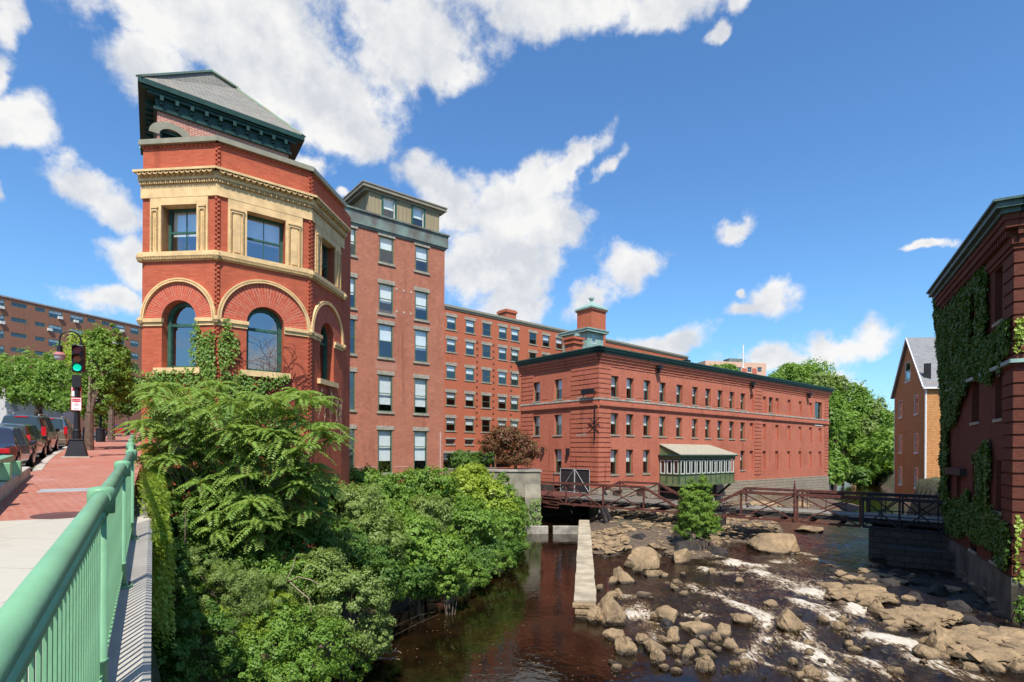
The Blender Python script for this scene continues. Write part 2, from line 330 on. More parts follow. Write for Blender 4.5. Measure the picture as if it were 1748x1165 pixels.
# ---------------------------------------------------------------- facades and windows
class Fac:
    def __init__(s, root, o, deg):
        s.root = root; s.o = Vector((o[0], o[1], 0)); s.a = R(deg); s.t = Vector((math.cos(s.a), math.sin(s.a), 0)); s.n = Vector((math.sin(s.a), -math.cos(s.a), 0))
        s.W = Matrix.Translation(root.location) @ Matrix.Rotation(root.rotation_euler[2], 4, 'Z')
    def L(s, a, z, d=0.): p = s.o+s.t*a+s.n*d; return Vector((p.x, p.y, z))
    def px(s, x, y, d=0.):
        r = ray(x, y); p0 = s.W @ s.L(0, 0, d); n = s.W.to_3x3() @ s.n; t = p0.dot(n)/r.dot(n)
        q = s.W.inverted() @ (r*t); q2 = q-s.o; return q2.dot(s.t), q.z
    def box(s, mb, a0, a1, z0, z1, d0, d1, m=0):
        c = [s.L(a0, 0, d1), s.L(a1, 0, d1), s.L(a1, 0, d0), s.L(a0, 0, d0)]
        mb.hexa([(p.x, p.y, z0) for p in c], [(p.x, p.y, z1) for p in c], m)
    def wall(s, mb, a0, a1, z0, z1, holes=(), depth=.28, m=0, d=0.):
        H = [h for h in holes if h[1] > a0 and h[0] < a1]
        ss = sorted({a0, a1} | {min(max(v, a0), a1) for h in H for v in h[:2]}); zs = sorted({z0, z1} | {min(max(v, z0), z1) for h in H for v in h[2:4]})
        for i in range(len(ss)-1):
            run = None
            for j in range(len(zs)-1):
                cs_, cz = (ss[i]+ss[i+1])/2, (zs[j]+zs[j+1])/2
                if any(h[0] < cs_ < h[1] and h[2] < cz < h[3] for h in H):
                    continue
                mb.face([s.L(ss[i], zs[j], d), s.L(ss[i+1], zs[j], d), s.L(ss[i+1], zs[j+1], d), s.L(ss[i], zs[j+1], d)], m)
        for h in H:
            dp = h[4] if len(h) > 4 else depth
            p = [(h[0], h[2]), (h[1], h[2]), (h[1], h[3]), (h[0], h[3])]
            for k in range(4):
                (sa, za), (sb, zb) = p[k], p[(k+1) % 4]
                mb.face([s.L(sa, za, d), s.L(sb, zb, d), s.L(sb, zb, d-dp), s.L(sa, za, d-dp)], m)
            if len(h) > 5: mb.face([s.L(h[0], h[2], d-dp), s.L(h[1], h[2], d-dp), s.L(h[1], h[3], d-dp), s.L(h[0], h[3], d-dp)], m)
WC = {}
def win_set(w, h, depth, fr, pane, blindf, sill, lint, mid=.5, munt=(0, 0), fw=.07, mats=None, so=.12, lh=.28):
    """cached meshes for one window kind: frame, pane, blind, sill, lintel (x along, -y outward, origin at lower left)"""
    key = (round(w, 2), round(h, 2), depth, fr, pane, blindf, sill, lint, mid, munt, fw, so, lh)
    if key in WC: return WC[key]
    o = []
    m = MB(); y0, y1 = depth-.10, depth-.02
    m.box(0, fw, y0, y1, 0, h); m.box(w-fw, w, y0, y1, 0, h); m.box(fw, w-fw, y0, y1, 0, fw); m.box(fw, w-fw, y0, y1, h-fw, h)
    if mid: m.box(fw, w-fw, y0+.01, y1, h*mid-fw*.4, h*mid+fw*.4)
    for i in range(munt[0]): x = fw+(w-2*fw)*(i+1)/(munt[0]+1); m.box(x-.013, x+.013, y0+.03, y1-.01, fw, h-fw)
    for i in range(munt[1]): z = fw+(h-2*fw)*(i+1)/(munt[1]+1); m.box(fw, w-fw, y0+.035, y1-.012, z-.013, z+.013)
    o.append(('window', m.data('window_frame', M[fr])))
    m = MB(); m.face([(fw*.5, depth-.05, fw*.5), (w-fw*.5, depth-.05, fw*.5), (w-fw*.5, depth-.05, h-fw*.5), (fw*.5, depth-.05, h-fw*.5)]); o.append(('pane', m.data('pane', M[pane])))
    if blindf:
        m = MB(); m.face([(fw, depth+.06, h*(1-blindf)), (w-fw, depth+.06, h*(1-blindf)), (w-fw, depth+.06, h), (fw, depth+.06, h)]); o.append(('blind', m.data('blind', M['blind'])))
    if sill: m = MB(); m.box(-so, w+so, -.08, depth-.1, -.14, 0); o.append(('sill', m.data('sill', M[sill])))
    if lint: m = MB(); m.box(-so, w+so, -.05, .12, h, h+lh); o.append(('lintel', m.data('lintel', M[lint])))
    WC[key] = o; return o
def window(fac, a, z, w, h, **k):
    S = win_set(w, h, **k); p = fac.L(a, z)
    f = add('window', S[0][1], fac.root, p, fac.a)
    for n, me in S[1:]: add(n, me, f)
    return f
WDEF = dict(depth=.28, fr='frame_o', pane='glass', blindf=.45, sill='lintel', lint='lintel')
def backing(fac, mb, a0, a1, z0, z1, m, d=-1.1):
    mb.face([fac.L(a0, z0, d), fac.L(a1, z0, d), fac.L(a1, z1, d), fac.L(a0, z1, d)], m)
    for a in (a0, a1): mb.face([fac.L(a, z0, d), fac.L(a, z0, -.01), fac.L(a, z1, -.01), fac.L(a, z1, d)], m)
def rootat(name, label, cat, x, y, Y, deg, zb, group=None):
    p = P(x, y, Y); return thing(name, label, cat, (p.x, p.y, zb), R(deg), group)
GA = 39.
# ================================================================ A: corner tower
def cross(p, d, q, e):  # 2D line intersection p+d*t = q+e*u -> t
    det = d[0]*(-e[1])+e[0]*d[1]; w = (q[0]-p[0], q[1]-p[1])
    return (w[0]*(-e[1])+e[0]*w[1])/det
Y1 = 19.5; p1 = P(371, 400, Y1)
TA = thing('corner_tower_building', 'red brick corner building with octagonal bay, cream window surrounds and slate hip roof', 'building', (p1.x, p1.y, -6), 0)
def lenalong(p, deg, xpx, ypx=450):
    d = (math.cos(R(deg)), math.sin(R(deg))); r = ray(xpx, ypx); return cross((p[0], p[1]), d, (0, 0), (r.x, r.y))
aL, aF, aR = -6., GA, 84.
Lm = -lenalong(p1, aL, 243); Lf = lenalong(p1, aF, 530)
q0 = (-Lm*math.cos(R(aL)), -Lm*math.sin(R(aL))); q2 = (Lf*math.cos(R(aF)), Lf*math.sin(R(aF)))
Lr = lenalong((p1.x+q2[0], p1.y+q2[1]), aR, 585, 450)
q3 = (q2[0]+Lr*math.cos(R(aR)), q2[1]+Lr*math.sin(R(aR)))
fL = Fac(TA, q0, aL); fF = Fac(TA, (0, 0), aF); fR = Fac(TA, q2, aR)
zA = lambda y: P(371, y, Y1).z+6
z_cap1, z_cap0, z_br0, z_cr0, z_fz0, z_w1, z_w0, z_sb0, z_sb1 = [zA(y) for y in (235, 243.5, 291, 312, 335, 345, 431, 441, 429)]
z_im0, z_im1, z_sl1, z_sl0, z_at = zA(549), zA(537), zA(628), zA(637), zA(505)
ZB = 1.0
wl = MB()   # materials: 0 brick, 1 arch brick, 2 dark, 3 cream
trim = MB(); carv = MB(); capm = MB()
faces3 = [(fL, Lm, (288, 344), (281, 337)), (fF, Lf, (414, 485), (409, 480)), (fR, Lr, (538, 566), (534, 561))]
SEG = 18; TR = []
for fc, L, ux, ax in faces3:
    trim = MB(); carv = MB(); capm = MB(); TR.append((trim, carv, capm)); mid = L/2
    hw = .66
    us0, us1 = mid-.68, mid+.68
    fc.wall(wl, 0, L, z_sb0, z_fz0, [(us0, us1, z_w0, z_w1-.05, .42)])
    fc.wall(wl, 0, L, z_br0, z_cap0)
    # arch storey
    zs = z_im0+.12; r = hw; ztop = z_sb0; zs0 = z_sl1
    fc.wall(wl, 0, mid-r, ZB, ztop); fc.wall(wl, mid+r, L, ZB, ztop); fc.wall(wl, mid-r, mid+r, ZB, zs0)
    dp = .42
    for k in range(SEG):
        t0, t1 = PI-PI*k/SEG, PI-PI*(k+1)/SEG
        a0, z0, a1, z1 = mid+r*math.cos(t0), zs+r*math.sin(t0), mid+r*math.cos(t1), zs+r*math.sin(t1)
        wl.face([fc.L(a0, z0), fc.L(a1, z1), fc.L(a1, ztop), fc.L(a0, ztop)], 0)
        wl.face([fc.L(a0, z0), fc.L(a1, z1), fc.L(a1, z1, -dp), fc.L(a0, z0, -dp)], 1, uv=[(0, t0*r), (0, t1*r), (dp, t1*r), (dp, t0*r)])
    for a in (mid-r, mid+r): wl.face([fc.L(a, zs0), fc.L(a, zs), fc.L(a, zs, -dp), fc.L(a, zs0, -dp)], 0)
    # voussoir ring and cream hood mould
    r2 = L/2-.13; zc = zs
    for k in range(28):
        t0, t1 = PI-PI*k/28, PI-PI*(k+1)/28
        def pt(rr, t, d): return fc.L(mid+rr*math.cos(t), zc+rr*math.sin(t), d)
        rm = 1.0
        wl.face([pt(r, t0, .025), pt(r, t1, .025), pt(r2, t1, .025), pt(r2, t0, .025)], 1, uv=[(0, t0*rm), (0, t1*rm), (r2-r, t1*rm), (r2-r, t0*rm)])
        wl.face([pt(r, t0, .025), pt(r, t1, .025), pt(r, t1, -.05), pt(r, t0, -.05)], 1)
        for ra, rb, dd in ((r2, r2+.05, .11), (r2+.05, r2+.085, .07), (r2+.085, r2+.135, .10)):
            trim.hexa([pt(ra, t0, 0), pt(ra, t1, 0), pt(ra, t1, dd), pt(ra, t0, dd)], [pt(rb, t0, 0), pt(rb, t1, 0), pt(rb, t1, dd), pt(rb, t0, dd)])
    # impost bands
    for a0, a1 in ((-.04, mid-r), (mid+r, L+.04)):
        fc.box(trim, a0, a1+(.06 if a0 < 0 else 0), z_im0+.0, z_im0+.13, -.02, .10); fc.box(trim, a0, a1+(.03 if a0 < 0 else 0), z_im0-.13, z_im0-.003, -.02, .045)
    fc.box(trim, mid-r-.22, mid+r+.22, z_sl0-.02, z_sl1, -.3, .14)
    # cream surround of the upper window: panels, pilaster mouldings
    pa0, pa1 = .33, L-.33
    fc.box(trim, pa0, us0, z_sb1, z_fz0-.0, -.3, .06); fc.box(trim, us1, pa1, z_sb1, z_fz0, -.3, .06); fc.box(trim, us0, us1, z_w1-.06, z_fz0, -.3, .062)
    for b0, b1 in ((pa0+.07, us0-.1), (us1+.1, pa1-.07)):
        zt = z_w1-.12; zb = z_sb1+.05
        fc.box(carv, b0, b0+.055, zb, zt-.12, .06, .10); fc.box(carv, b1-.055, b1, zb, zt-.12, .06, .10)
        fc.box(trim, b0-.01, b1+.01, zt-.06, zt, .06, .13); fc.box(trim, b0+.03, b1-.03, zt-.14, zt-.063, .06, .105)
        nb = 18
        for i in range(nb):
            zz = zb+(zt-.14-zb)*i/nb
            for c in (b0+.012, b1-.043): fc.box(carv, c, c+.03, zz, zz+.05, .10, .12)
        fc.box(trim, b0+.12, b1-.12, zb+.02, zt-.2, .06, .085)
    # frieze + corbelled cornice (with quarter overlap at the corners)
    e = .12
    fc.box(trim, -.03, L+.03, z_fz0, z_cr0-.0, -.1, .07); fc.box(carv, -.05, L+.05, z_cr0+.0, z_cr0+.10, -.1, .12)
    nd = int(L/.085)
    for i in range(nd): a = L*(i+.25)/nd; fc.box(carv, a, a+.045, z_cr0-.02, z_cr0+.07, .07, .16)
    fc.box(trim, -.07, L+.07, z_cr0+.10, z_br0-.08, -.1, .16); fc.box(trim, -.14, L+.14, z_br0-.08, z_br0, -.1, .33)
    ns = int(L/.2)
    for i in range(ns):   # scallops
        a = L*(i+.5)/ns; zc0 = z_br0-.09
        for q in range(6):
            t0, t1 = PI+PI*q/6, PI+PI*(q+1)/6
            carv.hexa([fc.L(a+.055*math.cos(t0), zc0+.12*math.sin(t0)*1., .16), fc.L(a+.055*math.cos(t1), zc0+.12*math.sin(t1), .16), fc.L(a+.05*math.cos(t1), zc0+.05*math.sin(t1), .30), fc.L(a+.05*math.cos(t0), zc0+.05*math.sin(t0), .30)],
                      [fc.L(a+.098*math.cos(t0), zc0+.17*math.sin(t0), .16), fc.L(a+.098*math.cos(t1), zc0+.17*math.sin(t1), .16), fc.L(a+.095*math.cos(t1), zc0+.10*math.sin(t1), .31), fc.L(a+.095*math.cos(t0), zc0+.10*math.sin(t0), .31)])
    # sill belt
    fc.box(trim, -.06, L+.06, z_sb0+.09, z_sb1, -.1, .13); fc.box(carv, -.04, L+.04, z_sb0-.02, z_sb0+.09, -.1, .10); fc.box(trim, -.02, L+.02, z_sb0-.06, z_sb0-.02, -.1, .05)
    ndb = int(L/.06)
    for i in range(ndb): a = L*i/ndb; fc.box(carv, a, a+.03, z_sb0-.01, z_sb0+.08, .10, .125)
    # parapet cap, dentils
    fc.box(capm, -.07, L+.07, z_cap0, z_cap1, -.35, .14)
    n = int(L/.16)
    for i in range(n):
        a = L*i/n; fc.box(wl, a, a+.08, z_cap0-.10, z_cap0-.03, 0, .04); fc.box(wl, a, a+.08, z_br0+.03, z_br0+.09, 0, .03)
    for i in range(6): fc.box(wl, .02, L-.02, ZB+1.9+.0+i*.0, ZB+1.95, 0, .03) if i == 0 else None
# corner bosses and toothed corner bricks
BOSS = []
for (x, y), aa, b in (((0, 0), (aL+aF)/2, 1), (q2, (aF+aR)/2, 1), (q0, aL-10, 0), (q3, aR+8, 0)):
    nx, ny = math.sin(R(aa)), -math.cos(R(aa))
    for zc, rr in ((z_sb0+.06, .17), (z_im0+.05, .14)):
        bo_ = MB(); BOSS.append(bo_); bo_.lathe([(.02, -rr), (rr*.7, -rr*.75), (rr, 0), (rr*.75, rr*.75), (.02, rr)], (x+nx*.05, y+ny*.05, zc), 8)
    if b:
        z = z_cr0 if 0 else ZB+2.6; k = 0
        while z < z_cap0-.1:
            if not (z_cr0-.3 < z < z_br0+.02) and not (z_sb0-.1 < z < z_sb1+.02) and not (z_im0-.15 < z < z_im0+.15):
                sgn = 1 if k % 2 else -1
                tx, ty = -ny*sgn, nx*sgn
                cx_, cy_ = x+nx*.015+tx*.04, y+ny*.015+ty*.04
                wl.prism([(cx_-nx*.05-tx*.045, cy_-ny*.05-ty*.045), (cx_-nx*.05+tx*.045, cy_-ny*.05+ty*.045), (cx_+nx*.02+tx*.045, cy_+ny*.02+ty*.045), (cx_+nx*.02-tx*.045, cy_+ny*.02-ty*.045)], z, z+.07, 0)
            z += .078; k += 1
# hidden backs, main block below the hip roofed tower
sdir = (-.546, .8375)
TE = P(235, 128, 20.5); ze = TE.z+6
er = P(520, 232, 1).normalized(); er = er*(TE.z/er.z)
u2 = Vector((er.x-TE.x, er.y-TE.y)); Le = u2.length; u2.normalize(); v2 = Vector((-.546, .8375))
def E(a, b): return (TE.x-p1.x+u2.x*a+v2.x*b, TE.y-p1.y+u2.y*a+v2.y*b)
W0 = .62; Wb = 5.6
cs4 = [E(W0, W0*.9), E(Le-W0, W0*.9), E(Le-W0, Wb-.6), E(W0, Wb-.6)]
body = [q0, (q0[0]-.03, q0[1]+.2), E(W0, .6), E(W0, 26), E(Le-W0, 26), E(Le-W0, 3.2), (q3[0]+.0, q3[1]+1.2), q3]
wl.prism([q0, (0, 0), q2, q3], ZB, z_cap0-.5, 2) if 0 else None
up = MB()
zT0 = z_cap0-2.; zT1 = ze-.50
aT = math.degrees(math.atan2(u2.y, u2.x)); fT = Fac(TA, E(W0, .36), aT); LT = Le-2*W0
wx = fT.px(294, 235)[0]; wz = fT.px(294, 222)[1]
fT.wall(up, 0, LT, zT0, zT1, [(wx-.40, wx+.40, zT0+.5, wz-.05, .3)])
for a, b in ((E(W0, Wb), E(W0, .36)), (E(Le-W0, .36), E(Le-W0, Wb)), (E(Le-W0, Wb), E(W0, Wb))):
    up.face([(a[0], a[1], zT0), (b[0], b[1], zT0), (b[0], b[1], zT1), (a[0], a[1], zT1)])
upo = up.build('upper_wall', M['brick_up'], TA)
lin = MB()
for k in range(10):
    t0, t1 = PI-PI*(k)/10, PI-PI*(k+1)/10
    def pt(rr, t, d): return fT.L(wx-.02+rr*math.cos(t), wz-.34+rr*.75*math.sin(t), d)
    lin.hexa([pt(.42, t0, 0), pt(.42, t1, 0), pt(.42, t1, .05), pt(.42, t0, .05)], [pt(.76, t0, 0), pt(.76, t1, 0), pt(.76, t1, .05), pt(.76, t0, .05)])
fT.box(lin, wx+.74, wx+1.25, wz-.36, wz-.12, 0, .05)
lin.build('window_hood', M['coping_a'], TA)
wf = MB(); fT.box(wf, wx-.4, wx+.4, wz-.16, wz-.06, -.2, -.1); fT.box(wf, wx-.4, wx-.33, wz-1.6, wz-.16, -.2, -.1); fT.box(wf, wx+.33, wx+.4, wz-1.6, wz-.16, -.2, -.1)
wf2 = MB(); wf2.face([fT.L(wx-.6, wz-2, -.22), fT.L(wx+.6, wz-2, -.22), fT.L(wx+.6, wz-.1, -.22), fT.L(wx-.6, wz-.1, -.22)])
wo = wf.build('window', M['frame_g'], TA); wf2.build('pane', M['dark'], wo)
# eaves, brackets
ev = MB()
ev.prism([E(0, 0), E(Le, 0), E(Le, Wb+.6), E(0, Wb+.6)], ze-.22, ze-.02)
ev.prism([E(.1, .1), E(Le-.1, .1), E(Le-.1, Wb+.5), E(.1, Wb+.5)], ze-.30, ze-.22)
ev.prism([E(.3, .16), E(Le-.3, .16), E(Le-.3, Wb+.3), E(.3, Wb+.3)], ze-.42, ze-.30)
ev.prism([E(W0-.06, .30), E(Le-W0+.06, .30), E(Le-W0+.06, Wb+.05), E(W0-.06, Wb+.05)], zT1-.30, ze-.42)
ev.prism([E(W0-.12, .26), E(Le-W0+.12, .26), E(Le-W0+.12, Wb+.1), E(W0-.12, Wb+.1)], zT1-.40, zT1-.30)
ev.build('eaves', M['dkgreen'], TA)
nb = 10
for i in range(nb):
    b = MB(); a = W0+.15+(Le-2*W0-.3)*i/(nb-1); c = [E(a-.06, .1), E(a+.06, .1), E(a+.06, .34), E(a-.06, .34)]; b.prism(c, ze-.58, ze-.40); c = [E(a-.05, .2), E(a+.05, .2), E(a+.05, .34), E(a-.05, .34)]; b.prism(c, ze-.68, ze-.58); b.build('bracket', M['dkgreen'], TA)
for i in range(12):
    b = MB(); a = .8+i*.42; b.prism([E(.22, a), E(W0-.05, a), E(W0-.05, a+.12), E(.22, a+.12)], ze-.62, ze-.40); b.build('bracket', M['dkgreen'], TA)
rf = MB()
ra = P(358, 121, 24.4); rb = P(405, 143, 25.6); r0 = (ra.x-p1.x, ra.y-p1.y, ra.z+6); r1 = (rb.x-p1.x, rb.y-p1.y, ra.z+6)
e4 = [E(.03, .03)+(ze,), E(Le-.03, .03)+(ze,), E(Le-.03, Wb+.55)+(ze,), E(.03, Wb+.55)+(ze,)]
rf.face([e4[0], e4[1], r1, r0]); rf.face([e4[1], e4[2], r1]); rf.face([e4[2], e4[3], r0, r1]); rf.face([e4[3], e4[0], r0])
rfo = rf.build('roof', M['slate'], TA)
rc = MB()
for a, b in ((e4[0], r0), (e4[1], r1), (r0, r1), (e4[2], r1), (e4[3], r0)): rc.beam(a, b, .24, .07)
rc.build('ridge_cap', M['copper'], rfo)
# main block (street side walls and roof deck)
n = len(body)
for i in range(n-1):
    a, b = body[i], body[i+1]; wl.face([(a[0], a[1], ZB), (b[0], b[1], ZB), (b[0], b[1], z_cap0), (a[0], a[1], z_cap0)], 0)
wl.face([(x, y, z_cap0-.5) for x, y in [q0, (0, 0), q2, q3]+body[6:3:-1]+body[3:1:-1]], 2)
# inner dark box behind the bay windows
for fc, L, _, _ in faces3: backing(fc, wl, .05, L-.05, ZB+1, z_fz0, 2, -1.2)
wl.build('wall', [M['brick_a'], M['arch_a'], M['dark']], TA)
for a_, b_, c_ in TR: a_.build('cream_trim', M['cream'], TA); b_.build('carved_cornice', M['cream_d'], TA); c_.build('parapet_cap', M['coping_a'], TA)
for b_ in BOSS: b_.build('carved_boss', M['cream_d'], TA)
for fc, L, _, _ in faces3:
    mid = L/2
    h = z_w1-.05-z_w0
    window(fc, mid-.68, z_w0, 1.36, h, depth=.42, fr='frame_g', pane='glass2', blindf=.55, sill=None, lint=None, munt=(1, 0), fw=.09)
    # arched window
    r = .66; zs = z_im0+.12; zb = z_sl1
    f = MB()
    fc2 = type('T', (), {})()
    def bx(x0, x1, z0, z1, y0, y1): f.box(x0, x1, y0, y1, z0, z1)
    y0, y1 = .28, .40; hh = zs-zb
    bx(0, .13, 0, hh, y0, y1); bx(2*r-.13, 2*r, 0, hh, y0, y1); bx(.13, 2*r-.13, 0, .12, y0, y1); bx(.13, 2*r-.13, hh-.22, hh-.12, y0+.02, y1)
    for k in range(14):
        t0, t1 = PI-PI*k/14, PI-PI*(k+1)/14
        g = lambda rr, t, y: (r+rr*math.cos(t), y, hh+rr*math.sin(t))
        f.hexa([g(r-.14, t0, y0), g(r-.14, t1, y0), g(r-.14, t1, y1), g(r-.14, t0, y1)], [g(r, t0, y0), g(r, t1, y0), g(r, t1, y1), g(r, t0, y1)])
    fo = add('window', f.data('arched_frame', M['frame_g']), TA, fc.L(mid-r, zb), fc.a)
    g = MB(); g.face([(.1, .36, .1), (2*r-.1, .36, .1), (2*r-.1, .36, hh)]+[(r+(r-.1)*math.cos(PI*k/12), .36, hh+(r-.1)*math.sin(PI*k/12)) for k in range(1, 12)]+[(.1, .36, hh)])
    add('pane', g.data('arched_pane', M['glass2']), fo)
# ================================================================ B: tall mill wing
B = rootat('tall_mill_building', 'tall plain red brick mill wing with rooftop siding penthouse, beside the corner tower', 'building', 758, 600, 42, GA, -3.2)
fB = Fac(B, (0, 0), 0)
zB = lambda x, y: fB.px(x, y)[1]
ztop = zB(758, 424)
cols = [fB.px(x, 600)[0] for x in (593, 658.5, 719)]
rows = [(zB(660, 405), zB(660, 450)), (zB(659, 485.5), zB(659, 536)), (zB(657, 554), zB(657, 611)), (zB(655, 640), zB(655, 703)), (zB(652, 734), zB(652, 808))]
rh = [t-b for t, b in rows]
mb = MB(); holes = []
cw = 1.1
extra = [cols[0]-3.1]
for ci, c in enumerate(extra+cols):
    for zt, zb in rows: holes.append((c-cw/2, c+cw/2, zb, zt, .12))
fB.wall(mb, -12.6, 0, -1.5, ztop, holes)
backing(fB, mb, -12.5, -.1, 0, ztop, 1)
for a, b in (((0, 0), (0, 14)), ((-12.6, 14), (-12.6, 0)), ((0, 14), (-12.6, 14))): mb.face([(a[0], a[1], -1.5), (b[0], b[1], -1.5), (b[0], b[1], ztop), (a[0], a[1], ztop)], 0)
mb.face([(-12.6, 0, ztop), (0, 0, ztop), (0, 14, ztop), (-12.6, 14, ztop)], 1)
mb.build('wall', [M['brick_b'], M['dark']], B)
bl = [[.55, .5, .55], [.55, .62, .62], [.0, .5, .62], [.0, .8, .8], [.0, .72, .72]]
for ci, c in enumerate(cols):
    for ri, (zt, zb) in enumerate(rows):
        window(fB, c-cw/2, zb, cw, round(zt-zb, 2), depth=.12, fr='frame_o', pane='glass', blindf=bl[ri][ci], sill='lintel', lint='lintel', mid=.5 if ri != 4 else .62)
for ci, c in enumerate(extra):
    for ri, (zt, zb) in enumerate(rows[:2]): window(fB, c-cw/2, zb, cw, round(zt-zb, 2), **dict(WDEF))
# white mortar repairs under two windows, iron wall ties
mpale = plain('pale_mortar', (.62, .45, .38), .9, .1)
for zc, k in ((rows[2][0]+.5, 1), (rows[3][0]+.42, 1)):
    rp = MB()
    for i in range(7):
        for j in range(9): a = cols[1]-.78+j*.18+(i % 2)*.06; fB.box(rp, a, a+.10, zc+i*.075, zc+i*.075+.022, 0, .006)
    rp.build('mortar_repair', mpale, B)
rp = MB()
fB.box(rp, -.28, -.24, 1.2, 4.6, 0, .012); 
for i in range(28): fB.box(rp, -.42+(i % 3)*.04, -.2+(i % 2)*.05, 1.2+i*.12, 1.225+i*.12, 0, .013)
fB.box(rp, cols[0]+.6, cols[1]-.7, 1.95, 1.98, 0, .01); fB.box(rp, cols[1]+.7, cols[2]-.7, 1.95, 1.98, 0, .01)
rp.build('mortar_repair', mpale, B)
ty = MB()
for x, y in ((677, 494), (689.5, 497), (701.5, 499.5), (677, 532), (689.5, 534), (701.5, 536)):
    a, z = fB.px(x, y); fB.box(ty, a-.09, a+.09, z-.03, z+.03, 0, .03); fB.box(ty, a-.03, a+.03, z-.09, z+.09, .0, .032)
ty.build('wall_tie', plain('pale_tie', (.55, .42, .32), .8, .1), B)
bd = MB(); ztb = ztop+1.; fB.box(bd, -12.6, .22, ztop, ztb-.12, -.3, .16); bd.box(.0, .2, .3, 14, ztop, ztb-.12); fB.box(bd, -12.6, .3, ztb-.12, ztb, -.3, .26); fB.box(bd, -12.6, .1, ztop-.15, ztop, -.1, .07)
bd.build('copper_flashing', M['cu_band'], B)
# penthouse
ph = MB(); pa0 = fB.px(627, 312)[0]+.25; pa1 = fB.px(754, 380)[0]-.05; zp1 = zB(627, 318); zp0 = ztb-.15
pw = [(fB.px(x, y)[0]) for x, y in ((667, 355), (717, 370))]
pzt, pzb = zB(667, 337), zB(667, 375)
fP = Fac(B, (0, .28), 0)
fP.wall(ph, pa0, pa1, zp0, zp1, [(c-.45, c+.45, pzb, pzt, .12) for c in pw]); backing(fP, ph, pa0+.05, pa1-.05, zp0, zp1, 1)
fPl = Fac(B, (pa0, 9.5), -90); fPl.wall(ph, 0, 9.22, zp0, zp1, [])
ph.face([(pa1, .28, zp0), (pa1, 9.5, zp0), (pa1, 9.5, zp1), (pa1, .28, zp1)], 0)
pho = ph.build('penthouse', [M['siding'], M['dark']], B)
bt = MB()
for i in range(int((pa1-pa0)/.32)+1):
    a = pa0+.02+i*.32
    if all(abs(a-c) > .55 for c in pw): fP.box(bt, a, a+.045, zp0, zp1, 0, .03)
for i in range(26): bt.box(pa0-.03, pa0, .6+i*.32, .645+i*.32, zp0, zp1)
bt.build('batten', M['siding'], pho)
for c in pw:
    f = MB(); fP.box(f, c-.58, c-.45, pzb-.12, pzt+.14, 0, .06); fP.box(f, c+.45, c+.58, pzb-.12, pzt+.14, 0, .06); fP.box(f, c-.45, c+.45, pzt, pzt+.14, 0, .06); fP.box(f, c-.45, c+.45, pzb-.12, pzb, 0, .06)
    f.build('window_casing', M['frame_g'], B)
    window(fP, c-.45, pzb, .9, pzt-pzb, depth=.12, fr='white' if 0 else 'frame_w', pane='glass', blindf=.45, sill=None, lint=None, fw=.04)
r = MB(); r.box(pa0-.55, pa1+.5, 0., 10, zp1+.0, zp1+.22); r.box(pa0-.35, pa1+.3, .2, 9.8, zp1-.18, zp1); r.box(pa0-.6, pa1+.55, -.05, 10.05, zp1+.22, zp1+.30); r.build('penthouse_roof', plain('tan_roof_fascia', (.27, .235, .17), .7, .1), B)
# ================================================================ C: long mill behind
Cb = rootat('long_mill_building', 'long six storey red brick mill in the background with small windows and one chimney', 'building', 757, 650, 74, 41, -4)
fC = Fac(Cb, (0, 0), 0); zC = lambda x, y: fC.px(x, y)[1]
zct = zC(758, 520); colc = [fC.px(x, 600)[0] for x in (770.2, 802.4, 830.5, 858, 879, 909.5, 932, 954.5)]
rowc = [(zC(770, y), zC(770, y+22)) for y in (541, 579.5, 624.6, 670.3, 714)]
hC = []; wC = 1.5
step = colc[1]-colc[0]
colall = colc+[colc[-1]+3.6*i for i in range(1, 5)]
for c in colall:
    for zt, zb in rowc: hC.append((c-wC/2, c+wC/2, zb, zt, .12))
smz = (zC(770, 750), zC(770, 759)); lowz = (zC(770, 774), zC(770, 800))
for c in colc[:2]: hC.append((c-.75, c+.75, smz[1], smz[0], .3))
for c in colc[:4]: hC.append((c-1.9, c+1.9, lowz[1], lowz[0], .3))
mb = MB(); fC.wall(mb, -6, 60, 0, zct, hC); backing(fC, mb, -5.9, 59.9, 0, zct, 1); mb.face([(60, 0, 0), (60, 14, 0), (60, 14, zct), (60, 0, zct)], 0); mb.face([(-6, 14, 0), (60, 14, 0), (60, 14, zct), (-6, 14, zct)], 0); mb.face([(-6, 0, zct), (60, 0, zct), (60, 14, zct), (-6, 14, zct)], 1)
mb.build('wall', [M['brick_c'], M['dark']], Cb)
vis = lambda c, zt: True
for i, c in enumerate(colc):
    for j, (zt, zb) in enumerate(rowc):
        if i >= 5 and j >= 2: continue
        window(fC, c-wC/2, zb, wC, round(zt-zb, 2), depth=.12, fr='frame_o', pane='glass', blindf=[.4, .5, 0][(i*7+j*3) % 3], sill='lintel', lint='lintel', so=.2, lh=.42, fw=.09)
for c in colc[:2]: window(fC, c-.75, smz[1], 1.5, smz[0]-smz[1], depth=.3, fr='lintel', pane='glass', blindf=0, sill='lintel', lint='lintel', mid=0, lh=.2)
for c in colc[:3]: window(fC, c-1.9, lowz[1], 3.8, lowz[0]-lowz[1], depth=.3, fr='frame_o', pane='glass', blindf=.4, sill='lintel', lint='lintel', munt=(1, 0), lh=.3)
pt = MB(); fC.box(pt, -6, 60.1, zct-.25, zct+.05, -.3, .22); fC.box(pt, -6, 60.1, zct-.5, zct-.25, -.1, .1); pt.build('cornice', M['coping_a'], Cb)
ck = MB(); a0, a1 = fC.px(879, 535)[0], fC.px(896, 535)[0]; zk = zC(888, 527); ck.box(a0, a1, 2., 2+(a1-a0), zct-1, zk+.2); ck.box(a0-.15, a1+.15, 1.85, 2.15+(a1-a0), zk-.3, zk+.05); ck.build('chimney', M['brick_c'], Cb)
st = MB()
